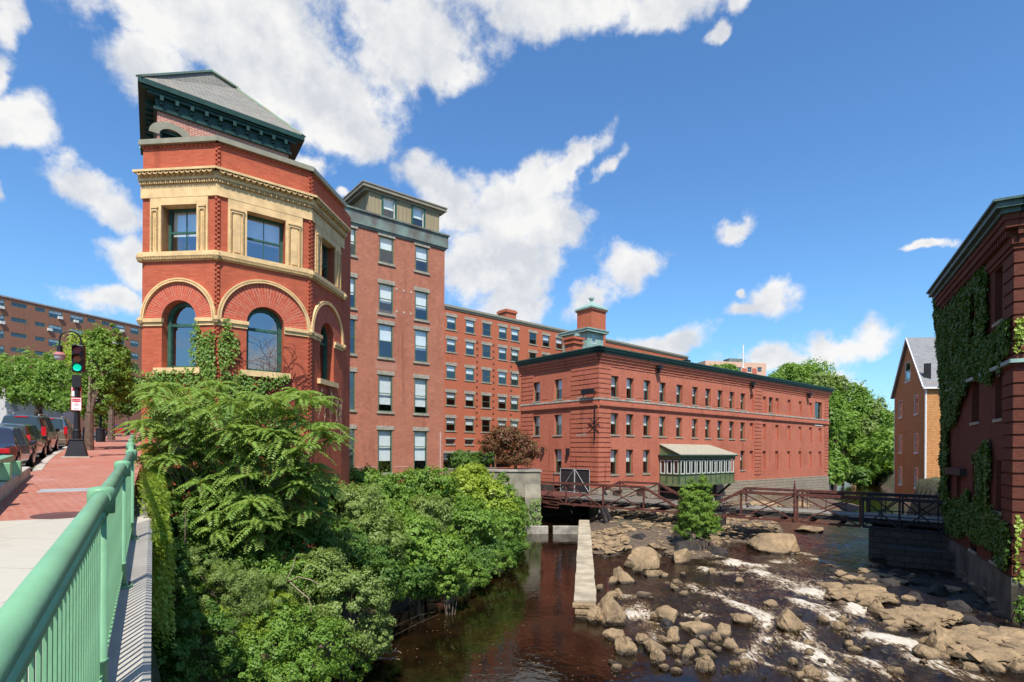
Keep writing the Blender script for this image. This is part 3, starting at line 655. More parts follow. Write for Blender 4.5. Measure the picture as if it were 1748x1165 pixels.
for x in (814, 842, 872):
    a = fC.px(x, 650)[0]
    for i in range(14):
        z = zC(770, 650)-6+i*.9; fC.box(st, a-.12, a+.12, z, z+.18, 0, .08)
st.build('iron_bracket', plain('rusty_brackets', (.12, .05, .035), .8, .2), Cb)
vt = MB(); a = fC.px(785, 520)[0]; vt.box(a-.5, a+.4, 1, 2, zct, zct+.45); vt.build('roof_vent', M['grey'], Cb)
# ================================================================ E: stair tower and copper penthouse
Eb = rootat('brick_stair_tower', 'square brick stair tower with pyramid copper roof rising behind the three storey mill', 'tower', 1010, 560, 88, GA, 8)
fe = Fac(Eb, (0, 0), 0); ze1 = fe.px(1010, 524)[1]; w1_ = fe.px(1034, 560)[0]; fe2 = Fac(Eb, (0, 0), -90); w2_ = -fe2.px(985, 560)[0]
mb = MB(); mb.box(0, w1_, 0, w2_, -6, ze1); mb.build('wall', M['brick_c'], Eb)
mb = MB(); mb.box(-.2, w1_+.2, -.2, w2_+.2, ze1-.35, ze1-.1); mb.build('cornice', M['brick_b'], Eb)
mb = MB(); mb.box(-.3, w1_+.3, -.3, w2_+.3, ze1-.1, ze1+.15); mb.mesh([(-.3, -.3, ze1+.15), (w1_+.3, -.3, ze1+.15), (w1_+.3, w2_+.3, ze1+.15), (-.3, w2_+.3, ze1+.15), (w1_/2, w2_/2, ze1+1.5)], [(0, 1, 4), (1, 2, 4), (2, 3, 4), (3, 0, 4)])
mb.lathe([(.25, 0), (.2, .4), (.45, .5), (.45, .75), (.1, .9)], (w1_/2, w2_/2, ze1+1.3), 8); mb.build('roof', M['copper_l'], Eb)
Ec = rootat('copper_clad_penthouse', 'verdigris copper clad rooftop penthouse with one small white framed window', 'penthouse', 1003, 580, 80, GA, 8)
fe = Fac(Ec, (0, 0), 0); zt = fe.px(1003, 566)[1]; w1_ = fe.px(1030, 575)[0]; fe2 = Fac(Ec, (0, 0), -90); w2_ = -fe2.px(961, 575)[0]
wa, wz_ = fe.px(1010, 570); wb, wz2 = fe.px(1018, 588)
mb = MB(); fe.wall(mb, 0, w1_, -6, zt, [(wa, wb, wz2, wz_, .15, 1)]); mb.face([(0, 0, -6), (0, w2_, -6), (0, w2_, zt), (0, 0, zt)]); mb.face([(w1_, 0, -6), (w1_, w2_, -6), (w1_, w2_, zt), (w1_, 0, zt)])
mb.build('wall', M['copper_l'], Ec)
mb = MB(); mb.box(-.5, w1_+.6, -.5, w2_+.5, zt, zt+.35); mb.box(-.6, w1_+.7, -.6, w2_+.6, zt+.35, zt+.5); mb.build('roof', M['copper_l'], Ec)
window(fe, wa, wz2, wb-wa, wz_-wz2, depth=.12, fr='frame_w', pane='glass', blindf=0, sill=None, lint=None, fw=.1)
# ================================================================ D: three storey mill
Dm = rootat('three_storey_mill', 'three storey red brick riverside mill with green cornice and glazed green porch', 'building', 1022, 700, 55.8, GA, -4)
f1 = Fac(Dm, (0, 0), 0); L2 = -Fac(Dm, (0, 0), -90).px(890, 640)[0]; f2 = Fac(Dm, (0, L2), -90)
zD = lambda x, y: f1.px(x, y)[1]
L1 = f1.px(1413.5, 760)[0]; zr = zD(1125, 618); zd0 = -3.95+3.8+.15
zd0 = .2
R1 = (zD(1126, 652.6), zD(1126, 685.7)); R2 = (zD(1126, 711), zD(1126, 745)); R3 = (zD(1264, 769.8), zD(1264, 803))
c1 = [f1.px(x, 700)[0] for x in (1049.5, 1075.5, 1104.4, 1131, 1159.6, 1186.5, 1208.6, 1229.3, 1249.4, 1268.2)]
c1n = [f1.px(x, 700)[0] for x in (1283.3, 1305, 1326.6, 1347, 1366, 1384, 1400)]
c1x = f1.px(1316, 700)[0]
ww = 1.2; dpd = .42
H = []; Wn = []
for c in c1:
    H.append((c-ww/2, c+ww/2, R1[1], R1[0], dpd)); H.append((c-ww/2, c+ww/2, R2[1], R2[0], dpd)); Wn += [(c, R1, None), (c, R2, 'lintel')]
bay0, bay1 = f1.px(1119, 780)[0], f1.px(1250, 780)[0]
for c in c1:
    if c < bay0-1 or c > bay1+.5: H.append((c-ww/2, c+ww/2, R3[1], R3[0], dpd)); Wn.append((c, R3, None))
nh = []
for i, c in enumerate(c1n):
    for rr in (R1, R2, R3):
        if i == 6 and rr is R1: continue
        nh.append((c-.5, c+.5, rr[1], rr[0], .22, 1))
H.append((c1x-ww/2, c1x+ww/2, R1[1], R1[0], dpd)); Wn.append((c1x, R1, None))
c18 = f1.px(1398, 690)[0]; Rx = (zD(1398, 687), zD(1398, 726)); H.append((c18-1.5, c18+1.2, Rx[1], Rx[0], .35)); 
mb = MB(); f1.wall(mb, 0, L1, zd0, zr, H+nh); backing(f1, mb, .1, L1-.1, .2, zr, 1)
c2 = [(f2.px(x, 680)[0]) for x in (915.5, 952.5, 993.5)]
H2 = []
for i, c in enumerate(c2):
    for rr in (R1, R2, R3):
        if rr is R3 and i == 0: continue
        H2.append((c-ww/2, c+ww/2, rr[1], rr[0], dpd))
f2.wall(mb, 0, L2, zd0, zr, H2); backing(f2, mb, .1, L2-.1, .2, zr, 1)
mb.face([(L1, 0, zd0), (L1, L2, zd0), (L1, L2, zr), (L1, 0, zr)]); mb.face([(0, L2, zd0), (L1, L2, zd0), (L1, L2, zr), (0, L2, zr)]); mb.face([(0, 0, zr), (L1, 0, zr), (L1, L2, zr), (0, L2, zr)], 1)
mb.build('wall', [M['brick_d'], M['dark']], Dm)
for c, rr, sl_ in Wn: window(f1, c-ww/2, rr[1], ww, round(rr[0]-rr[1], 2), depth=dpd, fr='frame_o', pane='glass', blindf=.5, sill='lintel', lint=None, so=.15 if rr is R2 else .05)
window(f1, c18-1.5, Rx[1], 2.7, Rx[0]-Rx[1], depth=.35, fr='frame_o', pane='glass', blindf=0, sill='white', lint=None)
for i, c in enumerate(c2):
    for rr in (R1, R2, R3):
        if rr is R3 and i == 0: continue
        window(f2, c-ww/2, rr[1], ww, round(rr[0]-rr[1], 2), depth=dpd, fr='frame_o', pane='glass', blindf=.5, sill='lintel', lint=None, so=.15 if rr is R2 else .05)
# cornice: corbelled brick courses then green metal
cg = MB(); cb = MB(); sc = MB()
for fc, L in ((f1, L1), (f2, L2)):
    e0, e1 = (-.0, .45) if fc is f1 else (-.45, 0.)
    for k, (dz0, dz1, dd) in enumerate(((-1.35, -1.25, .06), (-1.05, -.75, .10), (-.75, -.45, .22), (-.45, -.15, .36))):
        fc.box(cb, -dd if fc is f1 else -.3, L+dd, zr+dz0, zr+dz1, -.05, dd)
    for k, (dz0, dz1, dd) in enumerate(((-.15, .05, .45), (.05, .3, .62), (.3, .42, .75))):
        fc.box(cg, -dd if fc is f1 else -.3, L+dd, zr+dz0, zr+dz1, -.3, dd)
    # course of shadowed panels beneath the cornice and belt course
    n = int(L/3)
    for z0, z1, dd in ((R1[1]-.02, R1[1]+.12-.14, .05), (R1[1]-.75, R1[1]-.4, .12), (R1[1]-1.0, R1[1]-.75, .22), (R1[1]-1.15, R1[1]-1.0, .12)):
        if z1-z0 > .01: fc.box(cb, -.0, L, z0, z1, -.02, dd)
    fc.box(sc, -.16 if fc is f1 else 0, L+.16, R1[1]-.4, R1[1]-.27, -.02, .17); fc.box(sc, -.16 if fc is f1 else 0, L+.16, R1[1]-.27, R1[1]-.22, -.02, .10)
    for c in (c1 if fc is f1 else c2)[:-1]:
        fc.box(cb, c+ww/2+.35, c+ww/2+1.35, R1[1]+.12, R1[1]+.2, 0, .03)
        fc.box(cb, c+ww/2+.2, c+ww/2+1.5, R1[0]+1.05, R1[0]+1.1, 0, .05)
cb.build('corbel_course', M['brick_d'], Dm); cg.build('cornice', plain('green_metal_cornice', (.03, .078, .06), .5, .2), Dm); sc.build('belt_course', plain('weathered_sill_course', (.36, .33, .27), .8, .3, 2.), Dm)
def quoin(fc, a0, a1, za, zb):
    z = za; qn = MB()
    while z < zb-.2: fc.box(qn, a0, a1, z, min(z+.40, zb), 0, .07); z += .50
    qn.build('quoin', M['brick_d'], Dm)
qa = f1.px(1042, 700)[0]
for za, zb_ in ((.9, R1[1]-1.2), (R1[1]-.2, zr-1.4)):
    quoin(f1, -.07, qa, za, zb_); quoin(f2, L2-3.9, L2, za, zb_); quoin(f2, .0, 2.2, za, zb_); quoin(f1, f1.px(1288, 700)[0], f1.px(1299.5, 700)[0], za, zb_); quoin(f1, L1-1.4, L1, za, zb_)
fo = MB(); f1.wall(fo, 0, L1, -5.2, zd0, [(a, a+1.6, -1.2, -.1, .5, 1) for a in (2.2, 6.2, 10.2)]); fo.face([(L1, 0, -5.2), (L1, L2, -5.2), (L1, L2, zd0), (L1, 0, zd0)]); f1.box(fo, 14, L1+.1, -5.2, zd0-.1, 0, .12)
f2.wall(fo, L2-1.2, L2, -5.2, zd0, []); fo.face([f2.L(L2-1.2, -5.2), f2.L(L2-1.2, -5.2, -9), f2.L(L2-1.2, zd0, -9), f2.L(L2-1.2, zd0)]); fo.face([f2.L(0, zd0, 0), f2.L(L2, zd0, 0), f2.L(L2, zd0, -9), f2.L(0, zd0, -9)])
fo.build('foundation', M['stonew'], Dm)
gr = MB()
for x, y in ((1119.5, 627), (1280, 655), (1377, 673)):
    a, z = f1.px(x, y); f1.box(gr, a-.3, a+.3, z-.25, z+.15, .1, .75); f1.box(gr, a-.12, a+.12, z-.7, z-.25, .3, .55)
for x, y in ((971, 768), (928, 766)):
    a, z = f2.px(x, y); f2.box(gr, a-.12, a+.12, z-.6, z+.15, 0, .35)
gr.build('floodlight', M['iron'], Dm)
sg = MB(); a, z = f2.px(1008, 669); f2.box(sg, a-.9, a+.9, z-.25, z+.25, .4, .5); f2.box(sg, a-.8, a-.7, z-.1, z, 0, .4); f2.box(sg, a+.7, a+.8, z-.1, z, 0, .4); sg.build('lamp_bracket', M['iron'], Dm)
sg = MB(); a, z = f2.px(1018, 715); sg.tube([f2.L(a, z-2.2, .25), f2.L(a, z+1.4, .25)], .06); sg.tube([f2.L(a-.8, z+.1, .3), f2.L(a, z-.4, .3), f2.L(a+.8, z+.1, .3)], .05); sg.tube([f2.L(a-.9, z-.9, .3), f2.L(a, z-.4, .3), f2.L(a+.8, z-.9, .3)], .04); sg.build('iron_arm', M['iron'], Dm)
# chimney and roof hatch
ck = MB(); q = Fac(Dm, (0, 3), 0); pk = P(979, 600, 61); inv = f1.W.inverted() @ pk; ztc = inv.z+1.45
ck.box(inv.x-.7, inv.x+.7, inv.y-.7, inv.y+.7, zr, ztc); ck.box(inv.x-.85, inv.x+.85, inv.y-.85, inv.y+.85, ztc-.75, ztc-.55); ck.box(inv.x-.9, inv.x+.9, inv.y-.9, inv.y+.9, ztc-.25, ztc); ck.build('chimney', M['brick_c'], Dm)
ck = MB(); pk = P(997, 604, 66); inv = f1.W.inverted() @ pk; ck.mesh([(inv.x-1.6, inv.y-1.6, zr), (inv.x+1.6, inv.y-1.6, zr), (inv.x+1.6, inv.y+1.6, zr), (inv.x-1.6, inv.y+1.6, zr), (inv.x-1.3, inv.y, inv.z+1.1)], [(0, 1, 4), (1, 2, 4), (2, 3, 4), (3, 0, 4)])
ck.lathe([(.18, 0), (.18, 1.1), (.34, 1.2), (.34, 1.45), (.05, 1.55)], (inv.x-1.25, inv.y, inv.z+.7), 10); ck.build('roof_skylight', M['copper_l'], Dm)
ck = MB(); pk = P(1176, 619, 72); inv = f1.W.inverted() @ pk; ck.box(inv.x-.4, inv.x+.4, inv.y, inv.y+.8, zr, inv.z+.35); ck.build('roof_vent', M['iron'], Dm)
# glazed porch
pz_t, pz_e, pz_w1, pz_w0, pz_b = 0, 0, 0, 0, 0
pd = 2.6
fp = Fac(Dm, (0, -pd), 0)
x0, x1 = fp.px(1160, 800)[0], fp.px(1253, 790)[0]
zw1 = fp.px(1161, 786)[1]; zw0 = fp.px(1161, 810)[1]; zbm = fp.px(1161, 831)[1]; zev = fp.px(1161, 777)[1]; zhi = f1.px(1119, 759)[1]
pm = MB(); fs = Fac(Dm, (x0, 0), -90)
pm.box(x0, x1, -pd, 0, zbm+.25, zw0-.1); pm.box(x0-.12, x1+.12, -pd-.12, 0, zbm, zbm+.25); pm.box(x0-.1, x1+.1, -pd-.1, 0, zw1+.08, zev); 
pm.mesh([(x0, -pd, zev), (x0, 0, zev), (x0, 0, zhi-.1)], [(0, 1, 2)])
porch = pm.build('porch', plain('green_porch_paint', (.085, .125, .06), .6, .3, 2., col2=(.17, .20, .09)), Dm)
pi = MB(); pi.box(x0+.25, x1-.25, -pd+.35, -.05, zw0-.1, zw1+.1); pi.build('porch_interior', M['dark'], porch)
pr = MB(); e = .35
pr.mesh([(x0-e, -pd-e, zev), (x1+e, -pd-e, zev), (x1-1.2, 0, zhi), (x0-.1, 0, zhi), (x0-e, -pd-e, zev+.08), (x1+e, -pd-e, zev+.08), (x1-1.2, 0, zhi+.08), (x0-.1, 0, zhi+.08), (x1+e, 0, zev)], [(4, 5, 6, 7), (0, 1, 5, 4), (0, 4, 7, 3), (5, 8, 6), (0, 3, 2, 1)])
pr.build('porch_roof', plain('tan_porch_roof', (.33, .30, .225), .9, .15, 6., bump=.3), Dm)
pe = MB(); pe.box(x0-e+.02, x1+e-.02, -pd-e+.02, 0, zev-.16, zev-.003); pe.build('porch_eaves', M['dkgreen'], porch)
pf = MB(); NW = 11
def pwin(fac, a0, a1):
    ob = MB(); t = .09
    for (b0, b1, c0, c1_) in ((a0, a0+t, zw0, zw1), (a1-t, a1, zw0, zw1), (a0+t, a1-t, zw0, zw0+t), (a0+t, a1-t, zw1-t, zw1)): fac.box(ob, b0, b1, c0, c1_, .0, .07)
    o = ob.build('porch_window', M['frame_w'], Dm); g = MB(); g.face([fac.L(a0+t/2, zw0, .02), fac.L(a1-t/2, zw0, .02), fac.L(a1-t/2, zw1, .02), fac.L(a0+t/2, zw1, .02)]); g.build('pane', M['glass'], o)
stp = (x1-x0)/NW
fpf = Fac(Dm, (x0, -pd+.02), 0); fps = Fac(Dm, (x0+.02, 0), -90)
for i in range(NW): pwin(fpf, i*stp+.2, (i+1)*stp-.1)
for i in range(3): pwin(fps, i*pd/3+.12, (i+1)*pd/3-.12)
bt = MB()
for i in range(NW+1):
    a = min(i*stp, x1-x0-.12); fpf.box(bt, a, a+.14, zbm+.2, zw1+.1, -.05, .05)
for i in range(4):
    a = min(i*pd/3, pd-.1); fps.box(bt, a, a+.12, zbm+.2, zw1+.1, -.05, .05)
bt.box(x0-.06, x1+.06, -pd-.06, 0, zw0-.1, zw0-.02)
bt.build('porch_post', plain('dark_green_porch_post', (.05, .09, .045), .6, .2), porch)
bt = MB()
for a in (x0+.6, x1-.6, (x0+x1)/2): bt.beam((a, -pd+.1, zbm), (a, 0, zbm-2.2), .2, .2)
bt.build('porch_brace', M['black'], porch)
bt = MB(); bt.box(x0+.6, x1-1.5, -1.2, -.02, -3.2, zbm-.02); bt.build('porch_base', M['black'], porch)
# ================================================================ F: right mill
Fm = rootat('ivy_covered_mill', 'dark red brick mill at the right edge with quoined corner and green gutter', 'building', 1732, 700, 23.5, -118.5, -8)
LF = 14.2
p0F = Fm.location; 
ff = Fac(Fm, (-LF, 0), 0); fr_ = Fac(Fm, (0, 0), 90)
zF = lambda x, y: ff.px(x, y)[1]
zft = Fac(Fm, (0, 0), 0).px(1732, 395)[1]; zft = zF(1732, 392)
zfb = zF(1730, 987)
def pxh(x0, x1, y0, y1): a0, zt = ff.px(x0, y0); a1, zb = ff.px(x1, y1); return (a0, a1, zb, zt, .45)
WF = [pxh(1698, 1711, 464, 545), pxh(1659, 1671, 644, 720), pxh(1699, 1712, 624, 714), pxh(1660, 1671, 790, 862), pxh(1700, 1713, 786, 876), pxh(1633, 1640, 812, 856), pxh(1656, 1667, 916, 943), pxh(1692, 1705, 937, 964), pxh(1664, 1674, 505, 572), pxh(1637, 1646, 530, 590)]
mb = MB(); ff.wall(mb, 0, LF, zfb, zft, WF); backing(ff, mb, .1, LF-.1, zfb, zft, 1)
fr_.wall(mb, 0, 16, zfb-.3, zft, [(3.0, 4.3, z, z+3, .4) for z in (4.5, 9.5, 13.8)]); backing(fr_, mb, .1, 15.9, zfb, zft, 1)
mb.face([(-LF, 0, 0), (-LF, 16, 0), (-LF, 16, zft), (-LF, 0, zft)]); mb.face([(-LF, 0, zft), (0, 0, zft), (0, 16, zft), (-LF, 16, zft)], 1); mb.face([(-LF, 16, 0), (0, 16, 0), (0, 16, zft), (-LF, 16, zft)])
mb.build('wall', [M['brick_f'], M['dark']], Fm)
for h in WF: window(ff, h[0], h[2], h[1]-h[0], h[3]-h[2], depth=.45, fr='dkgreen', pane='glass', blindf=0, sill='lintel', lint=None, so=.08)
qn = MB()
for z0_, z1_ in ((zfb+.1, zF(1732, 640)), (zF(1732, 625), zft-.9)):
    z = z0_
    while z < z1_-.3: ff.box(qn, LF-1.5, LF+.07, z, z+.46, 0, .07); fr_.box(qn, 0.001, 1.4, z, z+.46, 0, .07); z += .55
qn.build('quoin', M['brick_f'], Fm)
cb = MB()
for dz0, dz1, dd in ((-.9, -.7, .08), (-.7, -.35, .16), (-.05, .25, .42), (.25, .5, .5)):
    ff.box(cb, 0, LF+dd, zft+dz0, zft+dz1, -.05, dd); fr_.box(cb, -.0, 16, zft+dz0, zft+dz1, -.05, dd)
for i in range(40): a = LF-i*.34; ff.box(cb, a-.17, a, zft-.35, zft-.05, 0, .34)
for i in range(20): a = i*.34; fr_.box(cb, a, a+.17, zft-.35, zft-.05, 0, .34)
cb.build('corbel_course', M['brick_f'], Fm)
cg = MB()
for dz0, dz1, dd in ((.5, .7, .62), (.7, .95, .82), (.95, 1.05, .95)): ff.box(cg, -.3, LF+dd, zft+dz0, zft+dz1, -.5, dd); fr_.box(cg, 0, 16, zft+dz0, zft+dz1, -.5, dd)
cg.build('gutter', plain('dull_green_gutter', (.06, .11, .095), .5, .25), Fm)
bc = MB(); zs_ = zF(1732, 618)
fr_.box(bc, -.2, 16, zs_-.06, zs_+.1, -.02, .22); ff.box(bc, 0, LF+.2, zs_-.06, zs_+.1, -.02, .22); bc.build('belt_course', M['copper_l'], Fm)
bc = MB(); h = WF[5]; ff.box(bc, h[0]-1.5, h[1]+1.3, h[3]+.05, h[3]+.45, -.02, .3); bc.build('iron_lintel', M['black'], Fm)
bs = MB(); ff.box(bs, -.2, LF+.12, -2.5, zfb, -.4, .1); fr_.box(bs, -.1+.0, 16, -2.5, zfb-.3, -.4, .12); bs.build('retaining_base', plain('shade_dark_stained_concrete', (.17, .15, .115), .9, .35, .7, col2=(.06, .058, .045), bump=.5, bscale=6), Fm)  # stained concrete, darkened to carry the shade on the mill's base
# ================================================================ G: orange house
pG = P(1580, 700, 52); G = thing('orange_shingled_house', 'tall orange shingle house with steep grey roof and white window trim beyond the footbridge', 'house', (pG.x, pG.y, -5), 0)
gA, gB = 110, -2    # gable face runs back-left, side face runs right
def glen(deg, xp): return lenalong((pG.x, pG.y), deg, xp, 700)
dirg = (.30, 1.); 
gdeg = math.degrees(math.atan2(1, .408)); Lg = glen(gdeg, 1527.3)
fg = Fac(G, (Lg*math.cos(R(gdeg)), Lg*math.sin(R(gdeg))), gdeg+180); fs = Fac(G, (0, 0), -6)
zG = lambda y: fs.px(1580, y)[1]; zeav = zG(655); 
api = fg.px(1546, 583); 
WG = [(1545, 1554, 618, 651), (1534.5, 1540, 684, 713), (1561, 1567.5, 674, 707), (1534.5, 1540, 743, 773), (1561, 1567.5, 740, 773), (1534.5, 1540, 797, 827), (1561, 1567.5, 799, 833)]
hg = []
for x0_, x1_, y0_, y1_ in WG:
    ya = (y0_+y1_)/2; a0 = fg.px(x0_, ya)[0]; a1 = fg.px(x1_, ya)[0]; zt = fg.px((x0_+x1_)/2, y0_)[1]; zb = fg.px((x0_+x1_)/2, y1_)[1]; hg.append((a0, a1, zb, zt, .1))
mb = MB(); zbG = 0; fg.wall(mb, 0, Lg, zbG, zeav, [h for h in hg if h[3] < zeav])
apz = zG(0) if 0 else fg.px(1546, 583)[1]; la_, lb_ = 0., Lg; am = Lg/2
gh = [h for h in hg if h[3] >= zeav][0]
fg.wall(mb, gh[0]-.5, gh[1]+.5, zeav, gh[3]+.3, [gh])
def zroof(a): return zeav+(apz-zeav)*(1-abs(a-am)/am)
for a0, a1 in ((0, gh[0]-.5), (gh[1]+.5, Lg)):
    pts = [fg.L(a0, zeav), fg.L(a1, zeav), fg.L(a1, max(zroof(a1), zeav))]
    if a0 > 0: pts = [fg.L(a0, zeav), fg.L(a1, zeav), fg.L(a0, zroof(a0))]
    mb.face(pts)
zz = gh[3]+.3; mb.face([fg.L(gh[0]-.5, zz), fg.L(gh[1]+.5, zz), fg.L(gh[1]+.5, max(zroof(gh[1]+.5), zz+.01)), fg.L(am, apz), fg.L(gh[0]-.5, max(zroof(gh[0]-.5), zz+.01))])
backing(fg, mb, .1, Lg-.7, 0, zeav+2, 1, -.6)
LS = 9; fs.wall(mb, 0, LS, zbG, zeav, [])
pb = fg.L(0, 0); off = fs.t*LS
for a, b in ((Vector((0, 0, 0))+off, pb+off), (pb+off, pb)): mb.face([(a.x, a.y, 0), (b.x, b.y, 0), (b.x, b.y, zeav), (a.x, a.y, zeav)])
mb.build('wall', [M['shingle'], M['dark']], G)
for h in hg: window(fg, h[0], h[2], h[1]-h[0], h[3]-h[2], depth=.1, fr='frame_w', pane='glass', blindf=0, sill='white', lint=None, so=.02, mid=.5, fw=.065)
rf = MB(); ov = .35
el0 = fg.L(Lg, zeav, .3); el1 = fg.L(0, zeav, .3); ap0 = fg.L(am, apz, .3); o2 = off*1.05
dn = Vector((0, 0, -.25))
g1 = el0+fg.t*ov+Vector((0, 0, -.45)); g2 = el1-fg.t*ov+Vector((0, 0, -.45))
rf.face([g1, g1+o2, ap0+o2, ap0]); rf.face([g2, ap0, ap0+o2, g2+o2]); rf.face([g1+Vector((0, 0, .16)), g1+o2+Vector((0, 0, .16)), ap0+o2+Vector((0, 0, .16)), ap0+Vector((0, 0, .16))]); rf.face([g2+Vector((0, 0, .16)), ap0+Vector((0, 0, .16)), ap0+o2+Vector((0, 0, .16)), g2+o2+Vector((0, 0, .16))])
rfo = rf.build('roof', M['roofg'], G)
tr = MB(); tr.beam(g1+Vector((0, 0, .06)), ap0+Vector((0, 0, .06)), .08, .15); tr.beam(g2+Vector((0, 0, .06)), ap0+Vector((0, 0, .06)), .08, .15); tr.beam(g1+Vector((0, 0, .02)), g1+o2+Vector((0, 0, .02)), .18, .2); fg.box(tr, Lg-.08, Lg+.02, 0, zeav-.3, -.02, .05); fs.box(tr, -.02, .08, 0, zeav-.3, 0, .05); fg.box(tr, 0, .14, 0, zeav-.3, 0, .04)
tr.build('trim_board', M['white'], G)
dm = MB(); base0 = g1+fs.t*5.0+Vector((0, 0, 1.2)); 
bk = (ap0-g1); bk = Vector((bk.x, bk.y, 0)).normalized()
dz = 3.1; dv = Vector((0, 0, dz)); sl2 = bk*4.2
dm.face([base0, base0+dv, base0+sl2+dv+Vector((0, 0, .6))]); dm.face([base0, base0+fs.t*2.6, base0+fs.t*2.6+dv, base0+dv]); dmo = dm.build('dormer', M['shingle'], G)
dr = MB(); dr.hexa([base0+dv-bk*.3-fs.t*.3, base0+dv-bk*.3+fs.t*2.9, base0+dv+sl2+fs.t*2.9+Vector((0, 0, .6)), base0+dv+sl2-fs.t*.3+Vector((0, 0, .6))], [q+Vector((0, 0, .2)) for q in (base0+dv-bk*.3-fs.t*.3, base0+dv-bk*.3+fs.t*2.9, base0+dv+sl2+fs.t*2.9+Vector((0, 0, .6)), base0+dv+sl2-fs.t*.3+Vector((0, 0, .6)))]); dr.build('dormer_roof', M['roofg'], dmo)
dt = MB(); dt.beam(base0-bk*.05, base0+dv-bk*.05, .22, .22); dt.build('dormer_trim', M['white'], dmo)
# ================================================================ H: apartment block on the left
Hb = rootat('brown_brick_apartment_block', 'long brown brick apartment block with air conditioners behind the street trees', 'building', 0, 600, 95, 69.8, 0)
fh = Fac(Hb, (0, 0), 0); zh = fh.px(1, 506)[1]
def hx(x): return fh.px(x, 540)[0]
hcols = [(-10, 8, 0), (19, 46, 1), (60, 77, 1), (83, 107, 0), (120, 143, 0), (149, 163, 1), (174, 187, 1), (192, 213, 0), (223, 237, 0)]
rh_ = [fh.px(30, y)[1] for y in (517.5, 543.5, 569, 594.5, 620, 645.5, 671)]
wins = []; hh = []
for x0_, x1_, kd in hcols:
    a0, a1 = hx(x0_), hx(x1_)
    for z in rh_:
        hgt = .75 if kd else 1.35; hh.append((a0, a1, z-hgt, z, .12)); wins.append((a0, a1, z-hgt, z, kd))
mb = MB(); LH = 75
fh.wall(mb, -10, LH, -6, zh, hh); backing(fh, mb, -9.9, LH-.1, 0, zh, 1, -.8); mb.face([(LH, 0, -6), (LH, 14, -6), (LH, 14, zh), (LH, 0, zh)]); mb.face([(-10, 0, zh), (LH, 0, zh), (LH, 14, zh), (-10, 14, zh)], 1); mb.build('wall', [M['brick_h'], M['dark']], Hb)
cp = MB(); fh.box(cp, -10, LH, zh, zh+.25, -.3, .12); cp.build('parapet', M['grey'], Hb)
for i, (a0, a1, z0_, z1_, kd) in enumerate(wins): window(fh, a0, z0_, a1-a0, z1_-z0_, depth=.12, fr='frame_o', pane='glass', blindf=0 if kd else .4, sill=None, lint=None, mid=0, munt=(2, 0), fw=.08)
for x, y in ((4, 523), (5, 549), (104, 541), (86, 561), (131, 547), (123, 570), (209, 563), (196, 583), (125, 595)):
    a, z = fh.px(x, y); ac = MB(); fh.box(ac, a-.5, a+.2, z-.5, z-.02, -.1, .3); o = ac.build('air_conditioner', M['white'], Hb)
# ================================================================ I: pale hilltop building and white pole
Ib = rootat('pale_hilltop_building', 'pale pink building with red panels on the hilltop behind the trees', 'building', 1212, 640, 210, 12, 20)
fi = Fac(Ib, (0, 0), 0); zi = fi.px(1230, 617)[1]; li = fi.px(1308, 630)[0]; mb = MB()
hi = []
for x in (1229, 1258, 1276, 1293):
    a, z = fi.px(x, 627); hi.append((a, a+1.9, z-1.9, z, .3))
hi = [(a, b, c, d, e) for a, b, c, d, e in hi]
fi.wall(mb, -2, li, -4, zi, hi); backing(fi, mb, -1.9, li-.1, -4, zi, 2, -1)
for h in hi: fi.box(mb, h[0]-2.3, h[0]-.4, h[2]-1.6, h[3]-.6, 0, .15, 1)
mb.face([(li, 0, -4), (li, 12, -4), (li, 12, zi), (li, 0, zi)]); mb.face([(-2, 0, -4), (-2, 12, -4), (-2, 12, zi), (-2, 0, zi)])
mb.build('wall', [plain('pale_pink_render', (.60, .38, .27), .9, .1), plain('red_panel', (.45, .12, .08), .9, .1), M['dark']], Ib)
for h in hi: window(fi, h[0], h[2], 1.9, h[3]-h[2], depth=.3, fr='grey', pane='glass', blindf=0, sill=None, lint=None, fw=.15)
mb = MB(); a0, z0_ = fi.px(1253, 617); a1, z1_ = fi.px(1279, 611); mb.box(a0, a1, 3, 7, z0_, z1_); mb.build('roof_equipment', M['cu_band'], Ib)
pp = P(1268.5, 615, 205); wp = thing('white_mast', 'thin white mast standing on the hilltop roof', 'mast', (pp.x, pp.y, pp.z)); mb = MB(); mb.tube([(0, 0, -3), (0, 0, 5.6)], .28, 8); mb.lathe([(.5, -3), (.5, -2.4), (.3, -2.3)], (0, 0, 0), 8); mb.build('pole', M['white'], wp)
# ================================================================ terrain
WZ = -7.1
left_shore = [(-4, -30), (-5.5, 5), (-5.9, 16.9), (-5.2, 19), (-5., 21.5), (-4.6, 24), (-3., 29), (-1.2, 34), (.2, 40), (.9, 48.2), (2.0, 49.3), (3.2, 58), (8.9, 60), (11.5, 56.6), (30, 71.3), (54.5, 91), (62, 112), (76, 150), (112, 230), (150, 420)]
right_shore = [(190, 420), (150, 230), (95, 150), (74, 110), (50, 68), (38, 52), (34.6, 49), (29, 37.6), (21.2, 23.2), (22.5, 20), (24, 5), (26, -30)]
poly = np.array(left_shore+right_shore)
def seg_dist(Xq, Yq, pts):
    d = np.full(Xq.shape, 1e9)
    for i in range(len(pts)-1):
        ax, ay = pts[i]; bx_, by_ = pts[i+1]; vx, vy = bx_-ax, by_-ay; t = np.clip(((Xq-ax)*vx+(Yq-ay)*vy)/(vx*vx+vy*vy), 0, 1)
        d = np.minimum(d, np.hypot(Xq-ax-t*vx, Yq-ay-t*vy))
    return d
